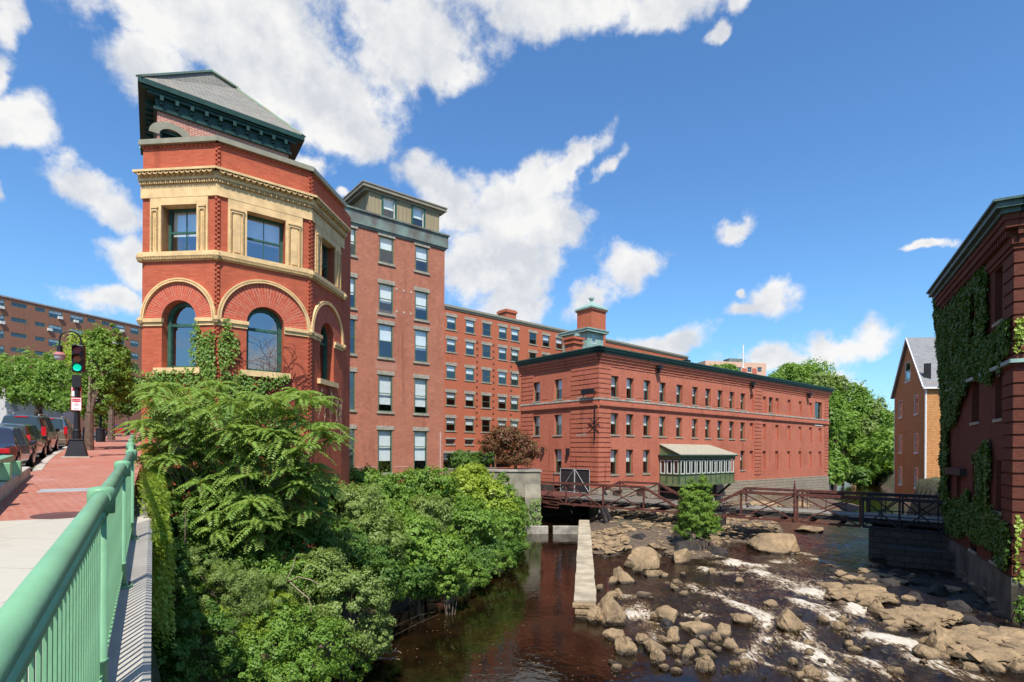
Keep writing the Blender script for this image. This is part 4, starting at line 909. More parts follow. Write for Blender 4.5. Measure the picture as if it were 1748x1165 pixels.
def inside(Xq, Yq, pl):
    c = np.zeros(Xq.shape, bool); n = len(pl); j = n-1
    for i in range(n):
        xi, yi = pl[i]; xj, yj = pl[j]
        c ^= ((yi > Yq) != (yj > Yq)) & (Xq < (xj-xi)*(Yq-yi)/((yj-yi) or 1e-9)+xi); j = i
    return c
# rubble bars standing out of the water: (px, py, half width px, half height px, top z)
BARS = [(1035, 928, 42, 20, -6.75), (1275, 905, 60, 20, -6.6), (1110, 895, 90, 25, -6.1), (1180, 925, 60, 30, -6.9), (1470, 1022, 62, 13, -6.9), (1575, 1060, 62, 15, -6.85), (1700, 1112, 75, 28, -6.8), (1500, 985, 90, 18, -7.1), (1600, 985, 90, 30, -7.25), (1640, 1030, 60, 34, -7.2), (1340, 865, 110, 12, -6.3), (1130, 1080, 60, 30, -7.4)]
bars = []
for x, y, w, h, z in BARS:
    c = on_z(x, y, WZ); e = on_z(x+w, y, WZ); f = on_z(x, y-h, WZ); g = on_z(x, y+h, WZ); bars.append((c.x, c.y, abs(e.x-c.x), abs(f.y-g.y)/2, c.x/c.y, z))
vn = np.vectorize(lambda a, b, s: noise.noise(Vector((a*s, b*s, 0))))
def hgt(Xq, Yq):
    ins = inside(Xq, Yq, poly); dl = seg_dist(Xq, Yq, left_shore); dr = seg_dist(Xq, Yq, right_shore); d = np.minimum(dl, dr)
    land = np.where(dl < dr, np.minimum(-2.7, -7.3+.8*dl), np.minimum(-2.2, -7.3+4*dr))
    far = np.clip((Yq-95)/40, 0, 1)
    hill = np.where(dl < dr, np.minimum(15, -6.8+.42*dl), np.minimum(4, -6.8+.25*dr))
    ridge = np.clip((np.hypot(Xq-60, Yq-215)), 0, 90); hill = hill+np.where(dl < dr, 7*(1-ridge/90), 0)
    land = land*(1-far)+hill*far
    a = Xq*DH.x+Yq*DH.y; u = Xq*NH.x+Yq*NH.y
    st = -1.65+SLOPE*a
    land = np.where((u < -.25) & (a > -20), st-.28, land)
    land = np.where((u < 26) & (Yq > 62) & (dl < dr) & ~ins & (u > -.25) & (Yq < 95), -2.9, land)
    bed = np.maximum(-8.3, -7.3-.5*d)
    b = np.full(Xq.shape, -9.)
    for cx_, cy_, rx_, ry_, k, z in bars:
        q = ((Xq-cx_-(Yq-cy_)*k)/rx_)**2+((Yq-cy_)/ry_)**2; b = np.maximum(b, z-1.0*np.clip(q-.55, 0, 2))
    h = np.where(ins, np.maximum(bed, b), land)
    n1 = vn(Xq, Yq, .9)*.12+vn(Xq, Yq, 2.3)*.06
    return h+np.where((u < -.25), 0, n1)
def axis(*segs):
    o = []
    for a, b, s in segs: o += list(np.arange(a, b, s))
    return np.array(o)
gx = axis((-900, -150, 60), (-150, -30, 6), (-30, 40, .7), (40, 140, 3), (140, 300, 12), (300, 1500, 75)); gy = axis((-300, -20, 20), (-20, 5, 2.5), (5, 65, .7), (65, 200, 3), (200, 500, 14), (500, 2600, 100))
GXm, GYm = np.meshgrid(gx, gy); H_ = hgt(GXm, GYm)
def gridmesh(name, Xm, Ym, Zm, mat, smooth=True):
    ny, nx = Xm.shape; V = np.stack([Xm.ravel(), Ym.ravel(), Zm.ravel()], 1)
    i = np.arange(ny*nx).reshape(ny, nx); Fq = np.stack([i[:-1, :-1].ravel(), i[:-1, 1:].ravel(), i[1:, 1:].ravel(), i[1:, :-1].ravel()], 1)
    me = bpy.data.meshes.new(name); me.vertices.add(len(V)); me.vertices.foreach_set('co', V.astype(np.float32).ravel())
    me.loops.add(Fq.size); me.loops.foreach_set('vertex_index', Fq.astype(np.int32).ravel()); me.polygons.add(len(Fq)); me.polygons.foreach_set('loop_start', np.arange(0, Fq.size, 4, dtype=np.int32))
    if smooth: me.polygons.foreach_set('use_smooth', np.ones(len(Fq), bool))
    me.materials.append(mat); me.update(calc_edges=True); o = bpy.data.objects.new(name, me); COL.objects.link(o); return o
# ground material: soil and rock by height
mg, N, b = newmat('bank_ground'); ob = N('TexCoord').outputs['Object']; z_ = N('SeparateXYZ', {0: ob}).outputs[2]
n1 = N.noise(ob, 1.5, 8, .65); gcol = N.mix(N.ramp(n1, .35, .65), c4((.055, .065, .025)), c4((.11, .09, .055)))
rcol = N.mix(N.ramp(N.noise(ob, 3., 8, .7), .35, .65), c4((.15, .105, .07)), c4((.08, .06, .042)))
wet = N.ramp(z_, -7.12, -6.95); rcol = N.mix(wet, c4((.05, .032, .02)), rcol)
N.link(N.mix(N.ramp(z_, -6.4, -5.8), rcol, gcol), b.inputs['Base Color']); b.inputs['Roughness'].default_value = .95
bp = N('Bump', {'Strength': .8, 'Distance': .15, 'Height': n1}); N.link(bp.outputs[0], b.inputs['Normal'])
tag(gridmesh('ground', GXm, GYm, H_, mg), kind='structure')
def hz(x, y): return float(hgt(np.array([x]), np.array([y]))[0])
# ================================================================ water
FOAM = [(1370, 1000, 75, 14, 1.), (1320, 985, 45, 10, .8), (1090, 1040, 25, 14, 1.), (1060, 1060, 20, 14, .9), (1100, 1070, 22, 16, 1.), (1215, 975, 40, 7, .8), (1390, 957, 50, 8, .6), (1365, 975, 40, 7, .7), (1440, 1030, 60, 8, .8), (1460, 1075, 60, 12, .9), (1530, 1095, 80, 9, .9), (1340, 1090, 60, 16, .8), (1260, 1150, 60, 16, .8), (1200, 1035, 40, 8, .6), (1260, 1020, 60, 18, .55), (1430, 1140, 70, 22, .6), (1560, 1130, 60, 14, .5), (1310, 1040, 60, 12, .6), (1240, 945, 25, 8, .5), (1400, 935, 70, 14, .35), (1500, 950, 60, 14, .4), (1150, 1010, 60, 10, .3), (1460, 1000, 30, 8, .4), (1640, 1140, 40, 8, .5), (1485, 885, 40, 8, .6)]
wx = axis((-12, 5, .6), (5, 36, .2)); wy = axis((8, 15, 1.), (15, 48, .2), (48, 62, 1.)); WXm, WYm = np.meshgrid(wx, wy)
foam = np.zeros(WXm.shape); WPX = WXm+.75*vn(WXm, WYm, .45)+.3*vn(WXm+9, WYm, 1.3); WPY = WYm+.9*vn(WXm+31, WYm, .4)+.4*vn(WXm+5, WYm, 1.1); fmod = np.clip(.75+.9*vn(WXm+70, WYm*.7, .8), .15, 1.15)
for x, y, w, h, a in FOAM:
    c = on_z(x, y, WZ); e = on_z(x+w, y, WZ); f = on_z(x, y-h, WZ); g = on_z(x, y+h, WZ); rx_ = abs(e.x-c.x); ry_ = abs(f.y-g.y)/2*1.1; k = c.x/c.y
    q = ((WXm-c.x-(WYm-c.y)*k*.8)/rx_)**2+((WYm-c.y)/ry_)**2; foam = np.maximum(foam, .55*a*np.exp(-q*.9))
STR = [([(1222, 950), (1290, 972), (1340, 992), (1400, 1012), (1450, 1038)], .75, 1.), ([(1330, 958), (1380, 956), (1430, 966)], .45, .8), ([(1170, 1000), (1225, 1020), (1290, 1045), (1325, 1085), (1390, 1120), (1450, 1165)], .4, .85), ([(1375, 1030), (1430, 1062), (1475, 1082), (1540, 1100), (1610, 1128)], .45, 1.),
       ([(1060, 1022), (1080, 1046), (1104, 1068), (1116, 1092)], .5, 1.), ([(1300, 1090), (1270, 1125), (1235, 1165)], .45, .85), ([(1540, 1120), (1600, 1140), (1660, 1165)], .4, .7), ([(1420, 985), (1350, 1000), (1290, 1012), (1230, 1005)], .35, .6), ([(1195, 972), (1235, 980), (1275, 975)], .3, .7), ([(1360, 942), (1420, 952), (1475, 962)], .5, .55),
       ([(1330, 1060), (1370, 1075), (1400, 1100), (1470, 1130), (1520, 1160)], .35, .8), ([(1150, 1045), (1200, 1060), (1250, 1052)], .3, .7), ([(1280, 1130), (1340, 1150), (1400, 1165)], .35, .7), ([(1470, 1050), (1520, 1075)], .25, .6), ([(1460, 905), (1490, 935), (1530, 950)], .5, .45), ([(1215, 920), (1260, 930), (1300, 925)], .4, .5)]
for pts_, w_, a_ in STR:
    q_ = [on_z(x, y, WZ) for x, y in pts_]; dd_ = seg_dist(WPX, WPY, [(p.x, p.y) for p in q_]); foam = np.maximum(foam, a_*fmod*np.exp(-(dd_/(w_*1.7))**1.5))
div = (3.1+(WYm-24)/27*3.5)
rapid = 1/(1+np.exp(-(WXm-div-.8)*2.)); rapid = np.where(WYm < 23.5, 1/(1+np.exp(-(WXm-3.4-(23.5-WYm)*.55)*1.2)), rapid)
rapid *= 1/(1+np.exp((WYm-60)*.3)); foam *= rapid
wzv = WZ+rapid*(vn(WXm, WYm, .55)*.10+vn(WXm*1.7, WYm, 1.6)*.05+foam*.10*(1+vn(WXm, WYm, 2.8)))
wo = gridmesh('river_water', WXm, WYm, wzv, None) if 0 else None
mw, N, b = newmat('river_water_surface'); ob = N('TexCoord').outputs['Object']
fa = N('Attribute', attribute_name='foam').outputs[2]; ra_ = N('Attribute', attribute_name='rapid').outputs[2]
mpf = N('Mapping', {0: ob, 2: (0, 0, R(-14)), 3: (1.0, .34, 1)}); n1 = N.noise(mpf.outputs[0], 2.6, 9, .68, 1.2); n2 = N.noise(mpf.outputs[0], 9., 5, .7, .6)
ridge_ = N.math('SUBTRACT', 1., N.math('MULTIPLY', N.math('ABSOLUTE', N.math('SUBTRACT', n1, .5)), 7.))
fsum = N.math('ADD', N.math('MULTIPLY', fa, .88), N.math('MULTIPLY', N.math('ADD', N.math('MULTIPLY', ridge_, .42), N.math('MULTIPLY', N.math('SUBTRACT', n2, .5), 1.1)), N.math('ADD', ra_, 0.)))
fm = N.math('MULTIPLY', N.ramp(fsum, .51, .98), ra_)
spk = N.math('MULTIPLY', N.ramp(N.noise(ob, 7., 2, .5), .715, .74), N.math('SUBTRACT', 1., ra_))
fm = N.math('MAXIMUM', fm, N.math('MULTIPLY', spk, .6))
fcol = N.mix(N.ramp(N.math('ADD', fsum, N.math('MULTIPLY', n2, .5)), .95, 1.3), c4((.30, .19, .085)), c4((.58, .52, .42)))
deep = N.mix(N.ramp(N.noise(ob, .8, 3), .35, .65), c4((.006, .0035, .0015)), c4((.015, .0075, .003)))
N.link(N.mix(fm, deep, fcol), b.inputs['Base Color']); N.link(N.math('ADD', .03, N.math('MULTIPLY', fm, .6)), b.inputs['Roughness'])
b.inputs['IOR'].default_value = 1.33; b.inputs['Specular IOR Level'].default_value = .6
hp = N.math('ADD', N.math('MULTIPLY', N.noise(ob, 3., 3, .5), .012), N.math('MULTIPLY', ra_, N.math('ADD', N.math('MULTIPLY', n1, .13), N.math('MULTIPLY', N.noise(mpf.outputs[0], 5., 3, .5), .06))))
bp = N('Bump', {'Strength': .75, 'Distance': 1., 'Height': hp}); N.link(bp.outputs[0], b.inputs['Normal'])
wo = gridmesh('river_water', WXm, WYm, wzv, mw)
for nm, ar in (('foam', foam), ('rapid', rapid)):
    at = wo.data.attributes.new(nm, 'FLOAT', 'POINT'); at.data.foreach_set('value', ar.astype(np.float32).ravel())
tag(wo, kind='structure')
fx = axis((-30, 260, 4)); fy = axis((61.9, 400, 4)); FXm, FYm = np.meshgrid(fx, fy)
fwm = gridmesh('upstream_water', FXm, FYm, np.full(FXm.shape, -7.08)+.6*np.clip((FYm-62)/60, 0, 1), mw); 
at = fwm.data.attributes.new('rapid', 'FLOAT', 'POINT'); at.data.foreach_set('value', np.full(FXm.size, .25, np.float32)); tag(fwm, kind='structure')
nw = gridmesh('downstream_water', *np.meshgrid(axis((-60, 90, 5)), np.array([-60., -30., 0., 8.])), np.full((4, 30), WZ-.01), mw); tag(nw, kind='structure')
# ================================================================ rocks
def rockdata(seed, flat=.7, sub=3, mat='rock', rough=.16):
    import bmesh
    rs = random.Random(seed); bm = bmesh.new(); bmesh.ops.create_icosphere(bm, subdivisions=sub, radius=1.)
    planes = [(Vector((rs.gauss(0, 1), rs.gauss(0, 1), rs.gauss(0, .8))).normalized(), rs.uniform(.5, .85)) for _ in range(15)]
    off = Vector((seed*3.1, seed*1.7, 0))
    for v in bm.verts:
        p = v.co.copy()
        for n_, d_ in planes:
            k = p.dot(n_)-d_
            if k > 0: p -= n_*k*.98
        p *= 1+rough*.6*noise.fractal(p*1.6+off, .7, 2., 4)+.05*noise.noise(p*7+off)+.06*min(0, noise.noise(p*3.1-off))
        p.z *= flat
        v.co = p
    me = bpy.data.meshes.new('rock_mesh'); bm.to_mesh(me); bm.free(); me.materials.append(M[mat])
    me.polygons.foreach_set('use_smooth', [False]*len(me.polygons)); me.update(); return me
RK = [rockdata(i, mat='rock', sub=4) for i in range(1, 9)]; RKD = [rockdata(i+20, mat='rockd') for i in range(4)]
RB = [rockdata(i+40, sub=4, flat=.62, rough=.2) for i in range(5)]
def rock(x, y, w, h, label=None, group=None, dark=False, z=WZ, cat='rock', big=None, name='river_rock', seed=None):
    """x,y = pixel centre of the waterline, w,h = visible size in pixels"""
    c = on_z(x, y, z); s = c.y/FPX; sx = w*s/2; hh = h*s; sy = max(sx*.85, hh*.6)
    k = len(bpy.data.objects) if seed is None else seed
    pool = RKD if dark else (RB if (big if big is not None else w > 48) else RK); me = pool[k % len(pool)]
    o = bpy.data.objects.new(name, me); COL.objects.link(o); o.location = (c.x, c.y+sy*.55, z-.06*hh); o.rotation_euler = (0, 0, (k*1.7) % 6.28)
    o.scale = (sx*1.12, sy*1.12, hh*1.05/.72); tag(o, label, cat, group); return o
rock(1347, 943, 110, 36, 'very large rounded tan boulder in midstream below the second footbridge span', big=True, seed=1)
rock(1388, 908, 52, 16, 'flat tan boulder just behind the very large rounded midstream boulder')
rock(1102, 972, 86, 40, 'broad flat tan boulder in front of the dark rocks by the dividing wall', seed=3)
rock(1165, 962, 46, 26, 'square faced tan boulder left of the bushy evergreen island')
rock(1068, 996, 42, 32, 'pointed tan boulder leaning into the water right of the dividing wall')
rock(1116, 986, 40, 18, 'low tan rock at the foot of the broad flat boulder')
rock(1090, 978, 30, 18, 'cracked tan rock wedged beside the broad flat boulder')
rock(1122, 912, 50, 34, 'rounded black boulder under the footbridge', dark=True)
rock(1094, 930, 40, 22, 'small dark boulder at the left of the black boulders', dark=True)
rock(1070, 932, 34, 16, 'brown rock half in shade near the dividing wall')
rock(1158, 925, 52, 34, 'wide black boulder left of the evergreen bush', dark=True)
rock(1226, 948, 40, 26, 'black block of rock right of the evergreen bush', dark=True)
rock(1120, 938, 34, 14, 'narrow tan slab lying under the black boulders')
rock(1024, 1008, 22, 14, 'small rock against the right side of the dividing wall'); rock(1046, 998, 26, 14, 'small flat rock right of the dividing wall, beside the rusty post')
rock(1057, 1022, 28, 16, 'pale rock tilted in shallow water right of the wall end'); rock(1102, 1019, 34, 8, 'low rock just breaking the surface between pool and rapids')
rock(1048, 1064, 78, 52, 'large smooth slab sloping from the end of the dividing wall', seed=2); rock(1016, 1062, 40, 26, 'smooth rock in front of the dividing wall end')
rock(1138, 1066, 58, 34, 'knobbly brown boulder in the foam at the middle of the rapids'); rock(1140, 1074, 44, 16, 'dark wet rock in front of the knobbly brown boulder', dark=True)
rock(1192, 1082, 64, 24, 'long flat tan rock in the rapids'); rock(1242, 1088, 40, 24, 'tan rock right of the long flat rock'); rock(1226, 1098, 28, 18, 'small blocky rock below the long flat rock')
rock(1252, 1110, 34, 24, 'egg shaped pale rock in the rapids'); rock(1268, 1118, 30, 9, 'low wet rock near the egg shaped rock')
rock(1275, 1066, 50, 28, 'round topped boulder with a rusty waterline'); rock(1352, 1076, 62, 42, 'rough brown boulder standing in white water'); rock(1362, 1052, 22, 14, 'dark stone behind the rough brown boulder', dark=True)
for i, (x, y, w, h) in enumerate([(1052, 1092, 46, 20), (1068, 1118, 52, 34), (1094, 1098, 30, 16), (1118, 1114, 44, 26), (1150, 1096, 38, 26), (1124, 1134, 28, 24), (1155, 1118, 30, 16), (1176, 1124, 32, 24), (1190, 1106, 42, 14), (1210, 1124, 44, 18), (1206, 1148, 44, 28), (1142, 1116, 15, 8), (1157, 1136, 17, 9), (1228, 1114, 22, 8), (1258, 1142, 24, 14), (1240, 1145, 18, 7), (1135, 1100, 34, 18), (1195, 1134, 30, 14)]):
    rock(x, y, w, h, 'tan boulder in the pile at the bottom centre between the pool and the rapids', 'boulders piled at the bottom centre')
for x, y, w, h in [(1338, 1150, 22, 10), (1365, 1160, 32, 18), (1388, 1162, 36, 22), (1357, 1138, 20, 14), (1410, 1164, 26, 10)]:
    rock(x, y, w, h, 'small tan rock awash at the bottom edge, right of the boulder pile', 'rocks awash at the bottom edge')
for x, y, w, h in [(1432, 1008, 44, 14), (1455, 1022, 46, 18), (1478, 1036, 44, 24), (1502, 1050, 42, 34), (1470, 1012, 40, 12), (1520, 1030, 38, 14), (1500, 1022, 34, 12), (1545, 1062, 60, 22), (1582, 1070, 66, 26), (1560, 1046, 46, 14), (1605, 1084, 50, 22), (1535, 1076, 34, 12), (1600, 1056, 40, 14)]:
    rock(x, y, w, h, 'layered tan ledge rock along the right shore at the edge of the shade', 'ledge rocks along the right shore', name='ledge_rock', cat='rock', big=True)
rock(1622, 1116, 84, 50, 'large jagged brown boulder on the right shore', big=True, seed=4); rock(1600, 1128, 60, 34, 'sharp edged slab leaning on the jagged boulder'); rock(1668, 1098, 62, 34, 'smooth rounded boulder behind the jagged boulder'); rock(1660, 1132, 50, 26, 'block below the smooth rounded boulder on the right shore')
for x, y, w, h in [(1700, 1104, 50, 18), (1730, 1112, 50, 20), (1690, 1130, 46, 18), (1722, 1132, 44, 18), (1748, 1150, 50, 26), (1700, 1150, 40, 20), (1664, 1150, 40, 16), (1740, 1130, 40, 14), (1680, 1142, 30, 12)]:
    rock(x, y, w, h, 'tan slab in the heap at the lower right corner', 'slabs heaped at the lower right corner')
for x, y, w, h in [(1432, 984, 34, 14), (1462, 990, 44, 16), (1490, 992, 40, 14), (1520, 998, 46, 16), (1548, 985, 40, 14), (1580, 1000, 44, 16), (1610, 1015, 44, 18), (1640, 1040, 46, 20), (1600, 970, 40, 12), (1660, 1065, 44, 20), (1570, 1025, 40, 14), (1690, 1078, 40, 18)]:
    rock(x, y, w, h, 'dark rock in the shade of the ivy covered mill', 'dark rocks in the mill shade', dark=True)  # dark rock material puts the mill's shade into their colour
rock(1375, 868, 60, 12, 'low tan ledge behind the second footbridge span', z=-6.6); rock(1300, 868, 70, 20, 'long brown ledge at the foot of the three storey mill', z=-6.6); rock(1240, 880, 60, 20, 'brown ledge right of the porch base', z=-6.6)
rock(1484, 818, 26, 12, 'tan boulder on the far wooded river bank', z=-6.4, cat='boulder'); rock(1500, 822, 20, 6, 'flat stones at the water edge of the far bank', z=-6.4); rock(1462, 826, 20, 8, 'grey rocks under the trees on the far bank', z=-6.4)
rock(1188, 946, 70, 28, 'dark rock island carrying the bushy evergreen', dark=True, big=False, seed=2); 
rsb = random.Random(44)
for i in range(95):
    if i % 3: x, y = rsb.uniform(1015, 1480), rsb.uniform(975, 1165)
    else: x, y = rsb.uniform(1380, 1740), rsb.uniform(985, 1165)
    if x < 1120 and y < 1010: continue
    w = rsb.uniform(9, 30)*(y/1080)
    rock(x, y, w, w*rsb.uniform(.3, .6), 'small tan stone breaking the surface somewhere in the rapids', 'small stones scattered through the rapids', name='river_stone', cat='stone')
# rubble (uncountable)
def rubble(name, areas, n, s0, s1, mat, seed, zoff=.0):
    rs = np.random.default_rng(seed); base = []
    for me in [rockdata(80+i, sub=1, mat=mat) for i in range(3)]:
        co = np.zeros(len(me.vertices)*3); me.vertices.foreach_get('co', co); tri = np.array([list(p.vertices) for p in me.polygons]); base.append((co.reshape(-1, 3), tri))
    V = []; Fq = []; k = 0; tot = sum(a[4] for a in areas)
    for x, y, w, h, wt in areas:
        m = int(n*wt/tot)
        for i in range(m):
            px_ = x+rs.uniform(-w, w); py_ = y+rs.uniform(-h, h)
            c = on_z(px_, py_, -6.95); z = hz(c.x, c.y)
            if z < -7.2: continue
            s = rs.uniform(s0, s1)*(1 if rs.random() < .8 else 1.8); co, tri = base[i % 3]; a = rs.uniform(0, 6.28); ca, sa = math.cos(a), math.sin(a)
            q = co*np.array([s*1.4, s, s*.5]); q = np.stack([q[:, 0]*ca-q[:, 1]*sa+c.x, q[:, 0]*sa+q[:, 1]*ca+c.y, q[:, 2]+z+s*.15], 1); V.append(q); Fq.append(tri+k); k += len(co)
    V = np.concatenate(V); Fq = np.concatenate(Fq); me = bpy.data.meshes.new(name); me.from_pydata(V.tolist(), [], Fq.tolist()); me.materials.append(M[mat]); me.update()
    o = bpy.data.objects.new(name, me); COL.objects.link(o); return tag(o, kind='stuff')
tag(rubble('river_rubble', [(1035, 930, 35, 18, 5), (1275, 905, 55, 18, 6), (1110, 900, 70, 20, 4), (1180, 925, 60, 25, 3), (1320, 880, 80, 12, 3)], 1100, .10, .30, 'rock', 3), 'broken tan stones strewn below the mill and footbridge', 'rubble')
tag(rubble('shore_rubble', [(1475, 1020, 75, 22, 4), (1590, 1060, 90, 25, 5), (1690, 1120, 70, 35, 6), (1560, 990, 130, 28, 3), (1640, 1030, 70, 40, 2)], 1500, .12, .40, 'rock', 5), 'broken stones covering the right shore below the ivy covered mill', 'rubble')
# ================================================================ walls by the pool
c0 = on_z(994, 1020, -6.46); c1_ = on_z(995, 888, -6.46)
dw = thing('dividing_wall', 'long low stone wall with pale capping slabs dividing pool and rapids', 'wall', (c0.x, c0.y-1, WZ)); d = Vector((c1_.x-c0.x, c1_.y-c0.y, 0)); Lw = d.length+.8; dw.rotation_euler = (0, 0, math.atan2(d.y, d.x)-PI/2)
mb = MB(); mb.box(-.42, .42, .4, Lw, -1.2, .55); mb.build('wall', M['stonew'], dw)
mb = MB(); y = .5; rs = random.Random(4)
while y < Lw: l = rs.uniform(.9, 2.2); mb.box(-.48+rs.uniform(-.02, .02), .48+rs.uniform(-.03, .03), y, min(y+l-.03, Lw), .55, .68+rs.uniform(-.015, .02)); y += l
mb.build('capping_slabs', plain('pale_sandstone_cap', (.38, .32, .225), .9, .25, 1.2, bump=.5, bscale=6), dw, bevel=.02)
for i in range(5): mb = MB(); mb.box(-.5+rs.uniform(-.05, .1), .45, .25-rs.uniform(0, .3), .48, -.5+i*.22, -.32+i*.22); mb.build('end_stone', M['rock'], dw, bevel=.03)
ps = on_z(1037, 1022, WZ); t = thing('rusty_post', 'thin rusty post standing in shallow water beside the dividing wall', 'post', ps); mb = MB(); mb.tube([(0, 0, -1), (0, 0, 1.0)], .05, 6); mb.box(-.08, .08, -.02, .02, .85, .92); mb.build('post', M['rust'], t)
# abutment with planter
pa = on_z(923, 908, WZ); aw = thing('stone_abutment', 'pale weathered concrete abutment wall below the maroon maple', 'wall', (pa.x, pa.y, WZ), R(4))
fa_ = Fac(aw, (0, 0), 0); xl, ztp = fa_.px(800, 800); xr = 0; zt_ = fa_.px(900, 806)[1]; zb_ = fa_.px(880, 850)[1]
mb = MB(); fa_.box(mb, xl, -.0, zb_, zt_, -5, -.35); fa_.box(mb, -1.4, 0, -1.5, zb_, -3, 0); fa_.box(mb, xl, -1.4, -1.5, zb_, -6, -2.4); mb.mesh([fa_.L(-1.4, zb_, 0), fa_.L(0, zb_, 0), fa_.L(0, zb_+1.2, -.35), fa_.L(-1.4, zb_+1.2, -.35), fa_.L(-1.4, zb_, -.36), fa_.L(0, zb_, -.36)], [(0, 1, 2, 3), (1, 5, 2), (0, 3, 4)]); mb.build('wall', plain('stained_pale_concrete', (.31, .275, .205), .9, .3, .8, col2=(.17, .155, .115), bump=.6, bscale=5), aw)
mb = MB(); fa_.box(mb, xl-.1, .1, zt_, zt_+.16, -5, -.25); mb.build('coping', M['conc_d'], aw)
sl_ = thing('concrete_weir', 'low concrete sill across the pool under the footbridge', 'weir', on_z(945, 912, WZ)); fw_ = Fac(sl_, (0, 0), 2)
for x0_, x1_ in ((878, 936), (944, 996)):
    a0 = fw_.px(x0_, 905)[0]; a1 = fw_.px(x1_, 905)[0]; mb = MB(); fw_.box(mb, a0, a1, -1, fw_.px(960, 899)[1], -.5, .0); mb.build('sill_slab', M['conc_d'], sl_, bevel=.03)
# void behind: mill race wall, its dark colour carries the hollow's shade
rw = thing('mill_race_wall', 'dark recessed stone wall of the mill race under the footbridge', 'wall', (3.2, 61, -7)); mb = MB(); mb.box(-3, 7.5, 0, .6, -1, 3.2); mb.box(-1.6, -1.0, -11, 0, -1, 3.2); mb.build('wall', M['rockd'], rw)
# ================================================================ footbridge
bA = Vector((2.6, 54, 0)); bB = Vector((27.5, 35, 0)); be = (bB-bA).normalized(); bn = Vector((-be.y, be.x, 0)); Lb = (bB-bA).length
br = thing('iron_footbridge', 'rusted red iron truss footbridge crossing from the mill to the ivy covered building', 'footbridge', (bA.x, bA.y, -5.2), math.atan2(be.y, be.x))
Bz = 5.2
ZT, ZBm, ZDk = -3.1+Bz, -5.05+Bz, -4.5+Bz
def nodept(t, w, z): return Vector((t, w, z))
def truss(w, nodes, ends, mat='rust', nm='truss', zt=ZT, wb=.21):
    m = MB(); a, z = nodes[0], nodes[-1]
    if ends[0] is not None: m.beam((ends[0], w, ZBm), (nodes[0], w, zt), wb, .2)
    if ends[1] is not None: m.beam((nodes[-1], w, zt), (ends[1], w, ZBm), wb, .2)
    m.beam((nodes[0]-.1, w, zt), (nodes[-1]+.1, w, zt), .28, .21)
    o = m.build('top_chord', M[mat], br)
    m = MB(); b0 = ends[0] if ends[0] is not None else nodes[0]; b1 = ends[1] if ends[1] is not None else nodes[-1]; m.beam((b0, w, ZBm), (b1, w, ZBm), .2, .14); m.build('bottom_chord', M[mat], br)
    for n_ in nodes: m = MB(); m.beam((n_, w, ZBm), (n_, w, zt), .13, .13, up=Vector((0, 1, 0))); m.build('truss_post', M[mat], br)
    for i in range(len(nodes)-1):
        m = MB(); m.beam((nodes[i], w-.05, zt), (nodes[i+1], w-.05, ZBm), .06, .09); m.beam((nodes[i], w+.05, ZBm), (nodes[i+1], w+.05, zt), .06, .09); m.build('cross_brace', M[mat], br)
truss(0, [-.6, 3.2, 7.1, 11.0], (None, 14.8))
truss(6, [5.8, 9.9], (2.0, 13.9))
truss(0, [19.0, 22.9, 26.8], (15.1, None))
truss(5, [18.1, 22.4, 26.8], (14.9, None))
truss(0, [26.95, 29.0, Lb], (None, None), mat='black'); truss(5, [26.95, 29.0, Lb], (None, None), mat='black')
mb = MB(); mb.tube([(22.75, -.16, ZBm), (22.75, -.16, ZT+.5), (22.75, -.16, ZT+1.1)], [.09, .09, .02], 6); mb.build('tall_post', M['rust'], br)
mb = MB(); mb.beam((11, 0, ZT-.9), (19, 0, ZT-.95), .04, .05); mb.beam((12, 0, ZT-.3), (17.5, 0, ZT-.35), .05, .05); mb.beam((2, 6, ZT-.7), (18, 5, ZT-.7), .04, .05); mb.build('tie_rod', M['rust'], br)
rs = random.Random(12)
for t0 in [x*1.95 for x in range(0, 16)]:
    mb = MB(); mb.beam((t0+.2, -.2, ZBm-.02), (t0+.2, 5.2+.8*(t0 < 14), ZBm-.02), .16, .26); mb.build('floor_beam', M['rust'] if t0 < 26 else M['black'], br)
mb = MB()
for w in (.5, 2.4, 4.4): mb.beam((-.5, w, ZDk-.2), (15, w, ZDk-.2), .14, .22); mb.beam((15, w, ZDk-.2), (Lb, w, ZDk-.2), .14, .22)
mb.build('stringer', M['black'], br)
t = -.3
dk = MB()
while t < 15.2:
    l0 = .3+rs.uniform(-.1, .25); l1 = 5.6+rs.uniform(-.5, .2)
    if rs.random() < .86: dk.beam((t, l0, ZDk-.05+rs.uniform(0, .05)), (t+rs.uniform(-.12, .12), l1, ZDk-.05+rs.uniform(0, .08)), .2+rs.uniform(0, .05), .07)
    t += .25
dk.build('broken_plank_deck', M['wood'], br)
dk = MB(); t = 18.3
while t < Lb-.05: dk.box(t, t+.2, 1.2 if t < 26 else .5, 3.9 if t < 26 else 4.6, ZDk-.02, ZDk+.04); t += .212
dk.build('plank_walkway', plain('grey_planks', (.22, .20, .17), .9, .15, 5., bump=.2), br)
for w in (1.15, 3.95):
    m = MB(); m.beam((18.3, w, ZDk), (26.9, w, ZDk), .12, .14); m.build('edge_board', M['wood'], br)
for w, nm in ((.35, 0), (4.75, 1)):
    m = MB()
    for z in (ZDk+1.32, ZDk+.2): m.beam((26.9, w, z), (Lb, w, z), .07, .07)
    k = 26.95
    while k < Lb: m.beam((k, w, ZDk), (k, w, ZDk+1.35), .06, .06, up=Vector((0, 1, 0))); k += 1.02
    m.build('hand_rail', M['black'], br)
m = MB()
for w in (4.0,):
    for z in (ZDk+1.15,): m.beam((22.9, w, z), (26.9, w, z), .06, .06)
    for k in (22.9, 24.2, 25.5): m.beam((k, w, ZDk), (k, w, ZDk+1.15), .05, .05, up=Vector((0, 1, 0)))
